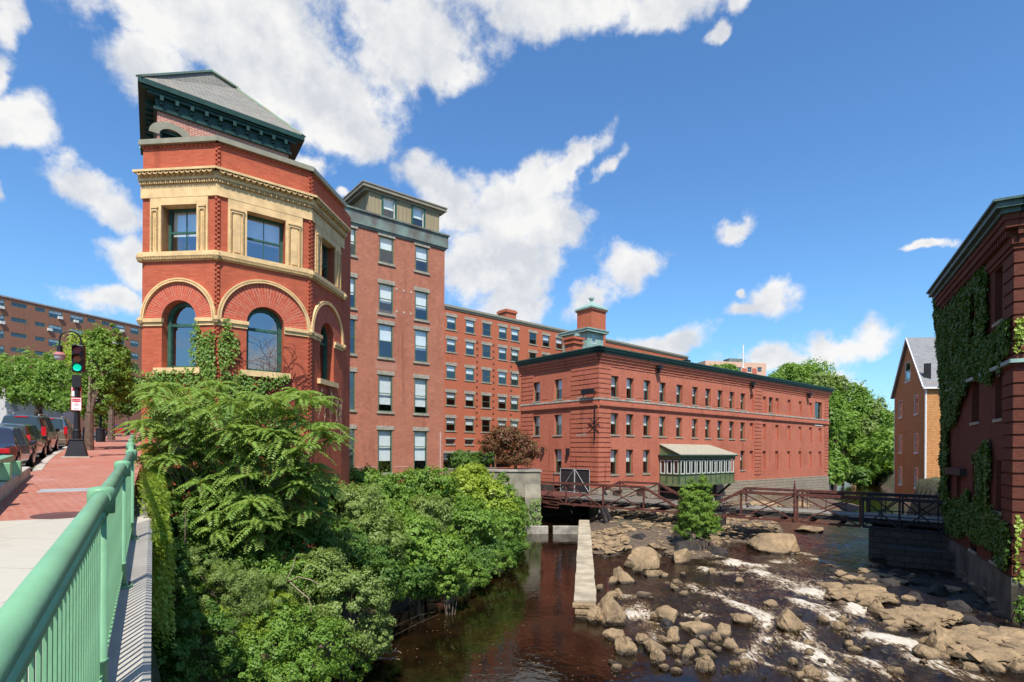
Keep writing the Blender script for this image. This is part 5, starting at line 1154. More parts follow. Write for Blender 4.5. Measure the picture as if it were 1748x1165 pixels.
m.build('hand_rail', M['black'], br)
m = MB(); m.box(22.9, 25.3, 4.94, 5.0, ZT-.55, ZT+.1); m.build('steel_sheet', M['black'], br)
m = MB(); rs = random.Random(3)
for i in range(14): x = 15.5+rs.uniform(0, 3.4); w = rs.uniform(1, 4.5); m.beam((x, w, ZDk+.0), (x+rs.uniform(-.9, .9), w+rs.uniform(-1., 1.), ZDk+rs.uniform(.0, .5)), .18, .05)
m.build('fallen_plank', M['wood'], br)
for x, y, x2, y2 in ((1027, 868, 1040, 908), (1030, 866, 1053, 909)):
    m = MB(); inv = (Matrix.Translation(br.location) @ Matrix.Rotation(br.rotation_euler[2], 4, 'Z')).inverted(); p = inv @ P(x, y, 49); q = inv @ P(x2, y2, 48); m.beam(p, q, .28, .28); m.build('timber_prop', M['black'], br)
pr_ = thing('bridge_pier', 'dark stone bridge pier beside the ivy covered mill', 'pier', (27.5, 36, -8), math.atan2(be.y, be.x)); mb = MB(); mb.box(-3.4, 2.5, -1.2, 6.5, -1, 2.85); mb.box(-2.3, 2.2, -3.2, -1.2, -1, 2.0); mb.build('masonry', M['darkmas'], pr_)
wp_ = thing('crib_pier', 'dark rock and timber pier under the middle of the footbridge', 'pier', (bA+be*15).to_tuple()[:2]+(-7.3,), math.atan2(be.y, be.x)); mb = MB(); mb.prism([(-.8, .2), (1.2, -.1), (1.4, 5.4), (-.6, 5.6)], -1, 2.1); mb.build('masonry', M['rockd'], wp_, bevel=.2)
# gate and rails behind the bridge
gp = Dm.location; gf = Fac(Dm, (-1.2, L2), -90)
ga0 = f2.px(961, 830)[0]; ga1 = f2.px(1011, 830)[0]; gz0 = f2.px(985, 842)[1]; gz1 = f2.px(985, 801)[1]; lw = (ga1-ga0)/2-.05; gh_ = gz1-gz0
gt = thing('wire_gate', 'double chain link gate with dark screen at the mill corner by the bridge', 'gate', f2.W @ f2.L(ga0, gz0, .4), R(GA-90)); 
for i in range(2):
    m = MB(); x0_ = i*(lw+.08)
    for a, b_ in (((x0_, 0, 0), (x0_, 0, gh_)), ((x0_+lw, 0, 0), (x0_+lw, 0, gh_)), ((x0_, 0, gh_), (x0_+lw, 0, gh_)), ((x0_, 0, .1), (x0_+lw, 0, .1)), ((x0_, 0, .1) if i == 0 else (x0_+lw, 0, .1), (x0_+lw, 0, gh_) if i == 0 else (x0_, 0, gh_))): m.tube([a, b_], .035, 6)
    o = m.build('gate_leaf', M['grey'], gt); m = MB(); m.box(x0_+.04, x0_+lw-.04, .04, .06, .1, gh_-.03); m.build('dark_screen', M['black'], o)
fn = thing('iron_fence', 'low rusty iron railing at the mill foot left of the gate', 'fence', f2.W @ f2.L(0.5, .2, 1.6), R(GA-90)); m = MB()
for z in (.4, .8, 1.2, 1.6): m.tube([(0, 0, z), (7, 0, z)], .035, 5)
m.build('rails', M['rust'], fn)
for k in range(4): m = MB(); m.tube([(k*2.3, 0, -.5), (k*2.3, 0, 1.65)], .045, 5); m.build('post', M['rust'], fn)
dkk = thing('timber_landing', 'old timber landing at the left end of the footbridge', 'landing', f2.W @ f2.L(0, -.4, 0), R(GA-90)); m = MB(); m.box(-1, L2, -5.5, -.1, -.25, -.02)
for k in range(4): m.box(-1, L2, -5.7-.02*k, -5.5-.02*k, -1.1+.28*k, -1.0+.28*k)
m.build('timbers', M['rust'], dkk)
bf = thing('balcony_railing', 'dark iron balcony railing between the orange house and the ivy covered mill', 'railing', P(1590, 855, 46)); m = MB(); q = Fac(bf, (0, 0), 0); zt = q.px(1600, 832)[1]; a1 = q.px(1618, 840)[0]
for z in (zt, .2): m.tube([(0, 0, z), (a1, 0, z)], .05, 6)
m.build('rails', M['rust'], bf)
for k in range(5): m = MB(); m.tube([(a1*k/4, 0, -.6), (a1*k/4, 0, zt)], .04, 6); m.build('post', M['rust'], bf)
# ================================================================ street
def GPs(pts, h=0.): return [GP(x, y, h) for x, y in pts]
kpx = [(50, 806), (68, 803), (74, 795), (82, 786), (92, 778), (104, 770), (117, 763), (127, 757)]
kb = GPs(kpx)
far_k = [SW(46, -4.4), SW(60, -4.4), SW(120, -4.6)]
def slab(name, au_pts, h0, h1, mat):
    mb = MB(); pts = [SW(a, u) for a, u in au_pts]; mb.prism([(p.x, p.y) for p in pts], lambda x, y: -1.65+SLOPE*(x*DH.x+y*DH.y)+h0, lambda x, y: -1.65+SLOPE*(x*DH.x+y*DH.y)+h1); return struct(name, mb, mat)
kau = [au(p) for p in kb]
ab = au(GP(60, 887))[0]
railu = -.40
# concrete walk on the bridge, brick walk beyond
slab('concrete_sidewalk', [(-8, railu), (ab, railu), (ab, -4.2), (-8, -4.2)], -.3, 0, M['walk'])
tw = au(Vector((TA.location.x+q0[0], TA.location.y+q0[1], 0)))
brk = [(ab+.01, railu), (tw[0]-.2, railu), (tw[0]+.1, tw[1]-.02), (tw[0]+32, tw[1]-.05), (120, -.3), (120, -4.6), (46, -4.4)]+[(a, u) for a, u in kau[::-1]]+[(kau[0][0]-.1, kau[0][1]-.35), (ab+.01, -4.2+.0)]
slab('brick_sidewalk', brk, -.3, 0, M['pave'])
slab('road', [(-8, -4.2), (120, -4.2), (120, -17), (-8, -17)], -.5, -.15, M['asphalt'])
slab('far_brick_sidewalk', [(20, -17), (120, -17), (120, -24), (20, -24)], -.5, 0., M['pave'])
# kerb stones along the curve
mb = MB(); kk = kau+[(46, -4.4), (60, -4.4), (120, -4.6)]
for i in range(1, len(kk)-1):
    (a0, u0), (a1, u1) = kk[i], kk[i+1]; p, q = SW(a0, u0), SW(a1, u1); d = (q-p); d.z = 0; d.normalize(); n_ = Vector((-d.y, d.x, 0))
    for s_ in (0,):
        b0 = [p-n_*.05+Vector((0, 0, -.35)), q-n_*.05+Vector((0, 0, -.35)), q+n_*.18+Vector((0, 0, -.35)), p+n_*.18+Vector((0, 0, -.35))]; mb.hexa(b0, [v+Vector((0, 0, .36)) for v in b0])
struct('kerb', mb, M['kerb'])
ds = GP(150, 836); m = MB(); a_, u_ = au(ds); pts = [SW(a_-.35, u_-.9, .004), SW(a_+.35, u_-.9, .004), SW(a_+.35, u_+.5, .004), SW(a_-.35, u_+.5, .004)]; m.prism([(p.x, p.y) for p in pts], lambda x, y: -1.65+SLOPE*(x*DH.x+y*DH.y)-.05, lambda x, y: -1.65+SLOPE*(x*DH.x+y*DH.y)+.004); tag(m.build('utility_cover', M['grey']), 'grey rectangular utility cover set in the brick sidewalk', 'utility cover')
mh = GP(105, 880); m = MB(); a_, u_ = au(mh); pts = [SW(a_+.42*math.cos(k*PI/12), u_+.42*math.sin(k*PI/12)) for k in range(24)]; m.prism([(p.x, p.y) for p in pts], lambda x, y: -1.65+SLOPE*(x*DH.x+y*DH.y)-.05, lambda x, y: -1.65+SLOPE*(x*DH.x+y*DH.y)+.005); tag(m.build('manhole_cover', plain('dark_iron_cover', (.12, .05, .04), .7, .2)), 'dark round manhole cover at the edge of the brick paving', 'manhole cover')
# raised median kerb with low green guard rail
e0, e1 = GP(52, 812), GP(0, 858); a0, u0 = au(e0); a1, u1 = au(e1); dirm = Vector((e1.x-e0.x, e1.y-e0.y, 0)).normalized()
md_ = thing('raised_kerb', 'raised granite kerb with rounded end beside the low green guard rail', 'kerb', e0, math.atan2(dirm.y, dirm.x)); m = MB(); m.prism([(0, -.1), (.1, -.28), (9, -.3), (9, .3), (.1, .26)] if 0 else [(0, 0), (.15, .0), (12, 0), (12, -.75), (.3, -.75), (0, -.4)], -.3-.0, lambda x, y: .26-SLOPE*x*.8); m.build('kerb_stone', M['kerb'], md_, bevel=.03)
gl = thing('low_guard_rail', 'low green box guard rail on a raised kerb beside the road', 'guard rail', GP(22, 812, .25), math.atan2(dirm.y, dirm.x)); m = MB(); m.beam((-.1, -.1, .42), (9, -.1, .42-SLOPE*6), .22, .16); m.build('rail', M['rail'], gl)
for k in range(3): m = MB(); m.prism([(k*2.2-.12, -.22), (k*2.2+.12, -.22), (k*2.2+.12, .16), (k*2.2-.12, .16)], -.02, .36); m.build('bracket', M['rail'], gl, bevel=.02)
# ---------------------------------------------------------------- bridge parapet coping and green railing
def SWZ(a, u, z): return SW(a, u, z)
pc = thing('parapet_coping', 'pale concrete parapet coping outside the green railing, striped by shadows of its bars', 'parapet', SW(5, -.1, -.45), STREET_ANG-PI/2)
LP = 14.4
def pcl(a, u, z):  # local coordinates: x=u dir, y=along
    p = SW(a, u, z)-pc.location; c, s = math.cos(-(STREET_ANG-PI/2)), math.sin(-(STREET_ANG-PI/2)); return Vector((p.x*c-p.y*s, p.x*s+p.y*c, p.z))
sec = [(-.42, -.40), (-.235, -.40), (-.062, -.385), (-.003, -.43), (-.003, -.62), (-.05, -.66), (-.05, -5.2), (-.42, -5.2)]
mb = MB(); V = []
for a in (-6, LP-.25, LP): 
    for u, z in sec: V.append(pcl(a, u if a < LP else -.23+(u+.23)*.5, z))
n = len(sec); mb.mesh(V, [(i*n+j, i*n+(j+1) % n, (i+1)*n+(j+1) % n, (i+1)*n+j) for i in range(2) for j in range(n)]+[tuple(2*n+j for j in range(n))]); mb.build('coping', M['conc'], pc)
rwl = thing('retaining_wall', 'ivy covered retaining wall below the sidewalk, between the bridge and the corner tower', 'wall', SW(17, -.2, -4)); mb = MB()
pts = [SW(-6, -.06), SW(LP, -.06), (lambda p: p)(SW(tw[0]+.4, tw[1]+.1)), SW(tw[0]+.4, -.9), SW(-6, -.9)]; mb.prism([(p.x-rwl.location.x, p.y-rwl.location.y) for p in pts], -6, lambda x, y: -.55+ .65+2.4); 
mb = MB(); pw_ = [SW(a, u, h)-rwl.location for a, u, h in ((-6, -.07, -.67), (LP, -.07, -.67), (tw[0]+.4, tw[1]+.06, -.67))]
for i in range(2): a, b_ = pw_[i], pw_[i+1]; mb.face([(a.x, a.y, -6), (b_.x, b_.y, -6), b_, a])
a, b_ = pw_[1], pw_[2]
for h0_ in (0,): mb.hexa([a+Vector((-.3, -.2, -.1)), b_+Vector((-.3, -.2, -.1)), b_+Vector((0, 0, -.1)), a+Vector((0, 0, -.1))], [a+Vector((-.3, -.2, .2)), b_+Vector((-.3, -.2, .2)), b_+Vector((0, 0, .2)), a+Vector((0, 0, .2))])
mb.build('wall', M['conc_f'], rwl)
rl = thing('green_railing', 'pale green painted steel railing with fat round handrail and thin vertical bars along the bridge', 'railing', SW(5, -.316, -.4), STREET_ANG-PI/2)
def rll(a, u, z):
    p = SW(a, u, z)-rl.location; c, s = math.cos(-(STREET_ANG-PI/2)), math.sin(-(STREET_ANG-PI/2)); return Vector((p.x*c-p.y*s, p.x*s+p.y*c, p.z))
RH = 1.65-.562
def raildata(pts, r=.05):
    m = MB(); m.tube([rll(a, u, RH) for a, u in pts], r, 24); return m
# second run bends away to the left beyond the third post
pp2 = []
for x, y in ((223, 762), (225, 754), (227, 747), (229, 742)):
    r_ = ray(x, y); k = SLOPE*(DH.x*r_.x+DH.y); tt = (-1.65+RH)/(r_.z-k); pp2.append(au(r_*tt))
run = [(-3.5, -.316), (11.7, -.316)]
POST = [(-1.6, -.316), (5.04, -.316), (8.35, -.316), (11.7, -.316)]+[p for p in pp2 if p[0] < 30]
print('rail posts', POST)
m = raildata(run); m.build('top_rail', M['rail'], rl, smooth=True)
m = raildata([(11.7, -.316)]+[p for p in pp2 if p[0] < 30]); m.build('top_rail', M['rail'], rl, smooth=True)
allp = [(-3.5, -.316)]+POST
for i in range(len(allp)-1):
    m = MB()
    for z in (RH-.14, -.22): m.beam(rll(*allp[i], z), rll(*allp[i+1], z), .035, .03)
    m.build('sub_rail', M['rail'], rl)
nbar = 0
barme = None
for i in range(len(allp)-1):
    (a0, u0), (a1, u1) = allp[i], allp[i+1]; n = max(2, int((a1-a0)/.125))
    if a1 < 1.: continue
    for k in range(1, n):
        t = k/n
        if nbar >= 97: break
        a, u = a0+(a1-a0)*t, u0+(u1-u0)*t
        if a < .6: continue
        if barme is None:
            mm = MB(); mm.beam((0, 0, 0), (0, 0, RH-.14+.22), .012, .028, up=Vector((0, 1, 0))); barme = mm.data('baluster', M['rail'])
        add('baluster', barme, rl, rll(a, u, -.22)); nbar += 1
for j, (a, u) in enumerate(POST):
    m = MB(); c = rll(a, u, 0); zt, zb = rll(a, u, RH).z, rll(a, u, -.4).z
    m.lathe([(.046, zb), (.046, zb+.28), (.052, zb+.285), (.052, zb+.30), (.043, zb+.305), (.043, zt)], (c.x, c.y, 0), 20)
    m.box(c.x-.055, c.x+.11, c.y-.10, c.y+.10, zb-.01, zb+.025); o = m.build('post', M['rail'], rl, smooth=False)
    for p in o.data.polygons: p.use_smooth = len(p.vertices) == 4 and abs(p.normal.z) < .3
    m = MB(); m.lathe([(.084, zt-.115), (.086, zt+.02), (.084, zt+.058), (.068, zt+.074), (.035, zt+.082), (.002, zt+.084)], (c.x, c.y, 0), 24)
    m.box(c.x-.03, c.x+.03, c.y-.11, c.y+.11, zt-.17, zt-.10)
    for s_ in (-.088, .078): m.tube([(c.x, c.y+s_, zt+SLOPE*s_), (c.x, c.y+s_+.012, zt+SLOPE*s_)], .062, 20)
    o = m.build('post_cap', M['rail'], rl)
    for p in o.data.polygons: p.use_smooth = len(p.vertices) == 4 and abs(p.normal.z) < .9
    m = MB(); m.lathe([(.012, zb+.02), (.012, zb+.05), (.003, zb+.055)], (c.x+.08, c.y-.06, 0), 8); m.lathe([(.012, zb+.02), (.012, zb+.05), (.003, zb+.055)], (c.x+.08, c.y+.06, 0), 8); m.build('anchor_bolt', M['iron'], rl)
# ---------------------------------------------------------------- traffic signal with lamp
sp_ = GP(131, 781); ts = thing('traffic_signal', 'black traffic signal showing green on a tapered base, with a curved lamp on top', 'traffic signal', sp_, STREET_ANG-PI/2)
s = sp_.y/FPX
def zpx(y): return P(131, y, sp_.y).z-sp_.z
K = s
m = MB(); zb = zpx(752); m.hexa([(-.40, -.36, .05), (.40, -.36, .05), (.40, .36, .05), (-.40, .36, .05)], [(-.24, -.22, zb), (.24, -.22, zb), (.24, .22, zb), (-.24, .22, zb)]); m.box(-.27, .27, -.25, .25, zb, zb+.06); m.build('base', M['iron'], ts, bevel=.02)
m = MB(); m.box(-.5, .5, -.46, .46, -.1, .05); m.build('footing', M['conc'], ts)
m = MB(); m.lathe([(.15, zb+.05), (.14, zb+.4), (.16, zb+.42), (.13, zb+.5), (.10, zpx(700)), (.10, zpx(655))], (0, 0, 0), 14); m.build('pole', M['iron'], ts)
m = MB(); m.box(-.17, .14, -.16, .16, zpx(662), zpx(641)); m.build('terminal_box', M['signal'], ts)
za, zc = zpx(636), zpx(592); hh = (zc-za)
# head is turned slightly left
hd = MB(); hd.box(-.22, .22, -.16, .16, za, zc+.05); hdo = hd.build('signal_head', M['signal'], ts, bevel=.03); hdo.rotation_euler = (0, 0, R(-12)); hdo.location = (.05, -.05, 0)
for k, (mt, nm) in enumerate((('redl', 'red_lens'), ('ambl', 'amber_lens'), ('go', 'green_lens'))):
    z = zc-hh*(k+.5)/3; m = MB(); m.tube([(0, -.16, z), (0, -.19, z)], .15, 20); m.build(nm, M[mt], hdo)
    m = MB()
    for q in range(10):
        t0, t1 = R(-15)+R(210)*q/10, R(-15)+R(210)*(q+1)/10; e = lambda t, y, r=.17: (r*math.cos(t), y, z+r*math.sin(t))
        dd = .32 if k < 2 else .2
        m.hexa([e(t0, -.16), e(t1, -.16), e(t1, -.16-dd*max(.25, math.sin(t1)*1.), .175), e(t0, -.16-dd*max(.25, math.sin(t0)), .175)], [e(t0, -.16, .19), e(t1, -.16, .19), e(t1, -.16-dd*max(.25, math.sin(t1)), .195), e(t0, -.16-dd*max(.25, math.sin(t0)), .195)])
    m.build('visor', M['signal'], hdo)
m = MB(); zt = zpx(592); 
path = [(.12, 0, zt), (.12, 0, zt+.25)]
for q in range(9): th = PI*q/8; path.append((.12-.37+.37*math.cos(th), 0, zt+.3+.36*math.sin(th)))
path.append((-.62, 0, zt-.02)); m.tube(path, .035, 8); m.tube([(.0, 0, zt+.35), (-.15, 0, zt+.52), (-.35, 0, zt+.50), (-.42, 0, zt+.36), (-.32, 0, zt+.30)], .018, 6); m.build('lamp_arm', M['iron'], ts)
zl = zt-.02; m = MB(); m.lathe([(.05, zl+.02), (.10, zl-.02), (.11, zl-.28), (.14, zl-.32)], (-.62, 0, 0), 14); m.build('lamp_cap', M['iron'], ts)
m = MB(); m.lathe([(.13, zl-.30), (.24, zl-.40), (.25, zl-.43), (.05, zl-.42)], (-.62, 0, 0), 18); m.build('lamp_shade', plain('pink_reflecting_shade', (.42, .16, .15), .4, .1), ts)
m = MB(); m.lathe([(.2, zl-.43), (.19, zl-.55), (.13, zl-.64), (.02, zl-.66)], (-.62, 0, 0), 18); m.build('lamp_globe', plain('frosted_globe', (.55, .52, .48), .3, .05), ts)
def sign(nm, parent, x0, x1, z0, z1, y, header='redp', txt=None, rz=0, cx=0, cy=0, label=None):
    m = MB(); m.box(x0-.015, x1+.015, y, y+.012, z0-.015, z1+.015); o = m.build(nm, M['redp'], parent, bevel=.004); o.rotation_euler = (0, 0, rz)
    m = MB(); m.box(x0+.005, x1-.005, y-.004, y, z0+.005, z1-.005); m.build('sign_face', M['whitep'], o)
    if header: m = MB(); m.box(x0+.03, x1-.03, y-.008, y-.004, z1-.18, z1-.04); m.build('sign_header', M['redp'], o)
    for (tx, sz, tz, mt) in (txt or []):
        cu = bpy.data.curves.new('lettering', 'FONT'); cu.body = tx; cu.size = sz; cu.align_x = 'CENTER'; cu.extrude = .001; t_ = bpy.data.objects.new('tmp', cu); COL.objects.link(t_)
        dg = bpy.context.evaluated_depsgraph_get(); me = bpy.data.meshes.new_from_object(t_.evaluated_get(dg)); bpy.data.objects.remove(t_); me.materials.append(M[mt])
        me.transform(Matrix.Translation(((x0+x1)/2, y-.0105, tz)) @ Matrix.Rotation(PI/2, 4, 'X')); lo = bpy.data.objects.new('lettering', me); COL.objects.link(lo); lo.parent = o
    if label: o['label'] = label
    return o
z1, z0 = zpx(680), zpx(701); sign('parking_sign', ts, -.19, .16, z0, z1, -.14, txt=[('TOW ZONE', .062, z1-.135, 'whitep'), ('NO', .06, z1-.25, 'redp'), ('PARKING', .04, z1-.31, 'redp'), ('ANY TIME', .035, z1-.36, 'redp'), ('<-->', .09, z0+.04, 'iron')], label='white sign with red header and red small text')
z1, z0 = zpx(661), zpx(677); sign('parking_sign', ts, -.23, -.02, z0, z1, .0, rz=R(-25)); sign('parking_sign', ts, .06, .2, z0, z1, .02, rz=R(40))
# second lamp post with speed limit sign, far down the sidewalk
lp = SW(56, -3.6); t2 = thing('street_lamp_post', 'thin dark lamp post with a white speed limit sign far along the brick sidewalk', 'lamp post', lp, STREET_ANG-PI/2)
m = MB(); m.lathe([(.22, 0), (.2, .7), (.09, .9), (.07, 4.9)], (0, 0, 0), 10); m.tube([(0, 0, 4.9), (-.1, 0, 5.5), (-.6, 0, 5.8), (-1., 0, 5.5)], .05, 6); m.build('pole', M['iron'], t2); m = MB(); m.lathe([(.05, 5.6), (.42, 5.3), (.42, 5.26), (.05, 5.25)], (-1, 0, 0), 12); m.build('lamp_shade', M['grey'], t2)
sign('speed_limit_sign', t2, -.3, .3, 3.0, 3.8, -.15, header=None, txt=[('SPEED', .14, 3.62, 'iron'), ('LIMIT', .14, 3.47, 'iron'), ('30', .42, 3.08, 'iron')])
m = MB(); m.lathe([(.3, 0), (.32, .05), (.3, .95), (.34, 1.), (.2, 1.1)], (0, 0, 0), 12); tb = thing('litter_bin', 'dark round litter bin beside the far lamp post', 'litter bin', SW(54.5, -3.5)); m.build('bin', M['iron'], tb)
bl_ = thing('steel_bollard', 'plain grey bollard behind the signal base', 'bollard', GP(144, 765)); m = MB(); m.lathe([(.09, 0), (.09, 1.15), (.05, 1.25), (.01, 1.26)], (0, 0, 0), 10); m.build('post', M['iron'], bl_)
# ---------------------------------------------------------------- cars (x = forward, y = left)
def carpaint(n, c): 
    m, N, b = newmat(n); b.inputs['Base Color'].default_value = c4(c); b.inputs['Roughness'].default_value = .25; b.inputs['Coat Weight'].default_value = .8; b.inputs['Coat Roughness'].default_value = .04; b.inputs['Metallic'].default_value = .3; return m
mglass, N, b = newmat('car_glass'); b.inputs['Base Color'].default_value = (.03, .045, .04, 1); b.inputs['Roughness'].default_value = .04; b.inputs['Specular IOR Level'].default_value = .9
def car(name, label, loc, rz, paint, L=4.7, Wd=1.8, prof='sedan', H=1.45, group=None, cat='car'):
    t = thing(name, label, cat, loc, rz, group); hw = Wd/2; bz = H*.6
    if prof == 'sedan': g = [(-L*.5, bz*.80, 0), (-L*.485, bz*.99, 0), (-L*.36, bz*1.04, 0), (-L*.33, bz*1.05, .05), (-L*.185, bz*1.03, .9), (-L*.12, bz*1.02, 1.), (L*.06, bz*1.01, 1.), (L*.12, bz, .93), (L*.27, bz*.98, .05), (L*.30, bz*.95, 0), (L*.44, bz*.85, 0), (L*.495, bz*.68, 0), (L*.5, bz*.5, 0)]
    elif prof == 'wagon': g = [(-L*.5, bz*.85, 0), (-L*.49, bz*1., .05), (-L*.42, bz*1.04, .93), (-L*.38, bz*1.04, 1.), (-L*.1, bz*1.03, 1.), (L*.06, bz*1.01, 1.), (L*.12, bz, .93), (L*.27, bz*.98, .05), (L*.30, bz*.95, 0), (L*.44, bz*.85, 0), (L*.495, bz*.68, 0), (L*.5, bz*.5, 0)]
    else: g = [(-L*.5, bz*.9, 0), (-L*.495, bz*1., .05), (-L*.46, bz*1.02, .95), (-L*.43, bz*1.02, 1.), (-L*.1, bz*1.02, 1.), (L*.1, bz*1.01, 1.), (L*.14, bz, .95), (L*.25, bz*.99, .05), (L*.28, bz*.97, 0), (L*.46, bz*.9, 0), (L*.495, bz*.75, 0), (L*.5, bz*.5, 0)]
    wb = L*.29; wr = .33 if H < 1.7 else .38; xs = sorted({x for x, _, _ in g} | {s_*wb+k for s_ in (-1, 1) for k in (-wr*1.18, -wr*.85, -wr*.4, 0, wr*.4, wr*.85, wr*1.18)})
    X = [p[0] for p in g]
    def itp(x, i): return float(np.interp(x, X, [p[i] for p in g]))
    secs = []
    for x in xs:
        bt_ = itp(x, 1); rf_ = itp(x, 2); zl_ = .24
        for s_ in (-1, 1):
            q = abs(x-s_*wb)
            if q < wr*1.18: zl_ = max(zl_, .33+math.sqrt(max((wr*1.15)**2-q*q, 0)))
        tp = 1-.10*max(0, abs(x)/(L*.5)-.78)/.22*1.6
        w = hw*tp; zr_ = bt_+(H-bt_)*rf_; wt = w*(.96-.22*rf_)
        secs.append([(w*.93, min(zl_, bt_-.1)), (w, max(min(bt_*.62, bt_), zl_+.01) if zl_ < bt_*.6 else zl_+.02), (w*.98, bt_-.04), (w*.94, bt_), (wt*.99+.0, bt_+(zr_-bt_)*.92+.001), (wt*.86, zr_+.012), (0, zr_+.04*(.3+rf_))])
    m = MB(); gm = MB(); n = 7
    V = []
    for x, s_ in zip(xs, secs):
        V += [(x, y, z) for y, z in s_]+[(x, -y, z) for y, z in s_[-2::-1]]
    nn = 13; Fb = []; Fg = []
    for i in range(len(xs)-1):
        r0_, r1_ = itp(xs[i], 2), itp(xs[i+1], 2)
        for j in range(nn-1):
            f = (i*nn+j, (i+1)*nn+j, (i+1)*nn+j+1, i*nn+j+1)
            side = j in (3, 8); top = j in (4, 5, 6, 7)
            slope_ = abs(r0_-r1_) > .35
            if (side and max(r0_, r1_) > .5 and not slope_) or (slope_ and (top)): Fg.append(f)
            else: Fb.append(f)
    Fb += [tuple(range(nn)), tuple((len(xs)-1)*nn+j for j in reversed(range(nn)))]
    m.mesh(V, Fb); o = m.build('body', paint, t); o.data.polygons.foreach_set('use_smooth', [len(p.vertices) == 4 for p in o.data.polygons])
    es = o.modifiers.new('es', 'EDGE_SPLIT'); es.split_angle = R(38)
    gm.mesh(V, Fg); go_ = gm.build('windows', mglass, t)
    m = MB()
    for x in (-L*.13, L*.02): 
        for s_ in (-1, 1): m.beam((x, s_*hw*.955, bz), (x, s_*hw*.75, H*.985), .07, .02, up=Vector((1, 0, 0)))
    m.build('pillar', paint, t)
    for sx in (-1, 1):
        for sy in (-1, 1):
            m = MB(); m.tube([(sx*wb, sy*(hw-.2), .33 if H < 1.7 else .38), (sx*wb, sy*(hw-.01), .33 if H < 1.7 else .38)], wr, 22); wo_ = m.build('wheel', M['tyre'], t)
            m = MB(); zc_ = .33 if H < 1.7 else .38; m.tube([(sx*wb, sy*(hw-.03), zc_), (sx*wb, sy*(hw+.005), zc_)], wr*.62, 18); m.build('rim', M['rim'], wo_)
    for s_ in (-1, 1):
        m = MB()
        if prof == 'sedan': m.box(-L*.503, -L*.47, s_*hw*.42 if s_ > 0 else -hw*.93, hw*.93 if s_ > 0 else -hw*.42, bz*.78, bz*.95)
        else: m.box(-L*.505, -L*.47, min(s_*hw*.78, s_*hw*.97), max(s_*hw*.78, s_*hw*.97), bz*.8, bz*1.22)
        m.build('tail_light', M['tail'], t, bevel=.015)
        m = MB(); m.box(L*.12, L*.17, min(s_*hw, s_*(hw+.16)), max(s_*hw, s_*(hw+.16)), bz*.98, bz*1.14); m.build('mirror', paint, t, bevel=.03)
    m = MB(); m.box(-L*.515, -L*.44, -hw*.93, hw*.93, .30, bz*.55); m.box(L*.44, L*.515, -hw*.9, hw*.9, .28, bz*.5); m.build('bumper', paint, t, bevel=.05)
    m = MB(); m.box(-L*.512, -L*.50, -.16, .16, bz*.62, bz*.76); m.build('licence_plate', M['whitep'], t)
    if prof == 'suv':
        m = MB()
        for s_ in (-1, 1): m.tube([(-L*.4, s_*hw*.62, H+.02), (-L*.37, s_*hw*.62, H+.10), (L*.02, s_*hw*.62, H+.10), (L*.05, s_*hw*.62, H+.02)], .025, 6)
        m.build('roof_rack', M['grey'], t); m = MB(); m.box(-L*.47, -L*.45, -.25, .25, H-.06, H-.01); m.build('brake_light', M['tail'], t)
    return t
cz = STREET_ANG
def carat(a, u, h=-.15): return SW(a, u, h)
tilt = math.atan(SLOPE)
gcar = 'cars parked along the kerb'
c_ = car('parked_car', 'dark blue grey sedan parked nearest, with wide red tail lights', carat(25.6, -4.65), cz, carpaint('dark_slate_paint', (.035, .04, .06)), 4.8, 1.85, 'sedan', 1.5, gcar)
c2_ = car('parked_car', 'dark green station wagon parked just ahead of the nearest sedan', carat(32.3, -5.1), cz, carpaint('dark_green_car_paint', (.015, .025, .022)), 4.6, 1.75, 'wagon', 1.55, gcar)
c3_ = car('parked_car', 'tall black SUV with roof rack, parked ahead of the green wagon', carat(38.6, -5.5), cz, carpaint('black_car_paint', (.012, .012, .014)), 4.8, 2., 'suv', 1.95, gcar, 'SUV')
c4_ = car('parked_car', 'tan SUV parked ahead of the black one, partly behind the signal pole', carat(46.5, -5.4), cz, carpaint('tan_car_paint', (.22, .17, .12)), 4.6, 1.85, 'suv', 1.9, gcar, 'SUV')
c5_ = car('parked_car', 'small bright red car crossing at the far end of the street', carat(92, -4.2), cz+PI/2, carpaint('red_car_paint', (.45, .02, .04)), 4.4, 1.75, 'sedan', 1.45, None)
c6_ = car('parked_car', 'brown car parked far along the kerb behind the tree trunk', carat(56, -5.8), cz, carpaint('brown_car_paint', (.2, .09, .06)), 4.4, 1.75, 'sedan', 1.45, gcar)
for c in (c_, c2_, c3_, c4_, c6_): c.rotation_euler = (0, -tilt, cz)
# sandwich board, dark car and grey wall across the street
sb = thing('sandwich_board', 'dark sandwich board with pale edges standing across the street', 'sign', GP(37, 714), STREET_ANG-PI/2+.2); m = MB(); m.hexa([(-.5, -.35, 0), (.5, -.35, 0), (.5, -.3, 0), (-.5, -.3, 0)], [(-.5, -.05, 1.7), (.5, -.05, 1.7), (.5, 0, 1.7), (-.5, 0, 1.7)]); m.hexa([(-.5, .3, 0), (.5, .3, 0), (.5, .35, 0), (-.5, .35, 0)], [(-.5, 0.01, 1.7), (.5, 0.01, 1.7), (.5, .05, 1.7), (-.5, .05, 1.7)]); m.build('board', M['iron'], sb)
m = MB(); m.beam((-.53, -.34, 0), (-.53, -.04, 1.72), .07, .07); m.beam((.53, -.34, 0), (.53, -.04, 1.72), .07, .07); m.build('edge', M['white'], sb)
gw = thing('pale_grey_building', 'low pale grey building with one darker diagonal panel across the street', 'building', SW(66, -33, 0), STREET_ANG-PI/2); m = MB(); m.box(-18, 26, 0, 12, -2, 5.2); m.build('wall', plain('pale_grey_render', (.55, .54, .52), .9, .06), gw)
m = MB(); a = -.5; 
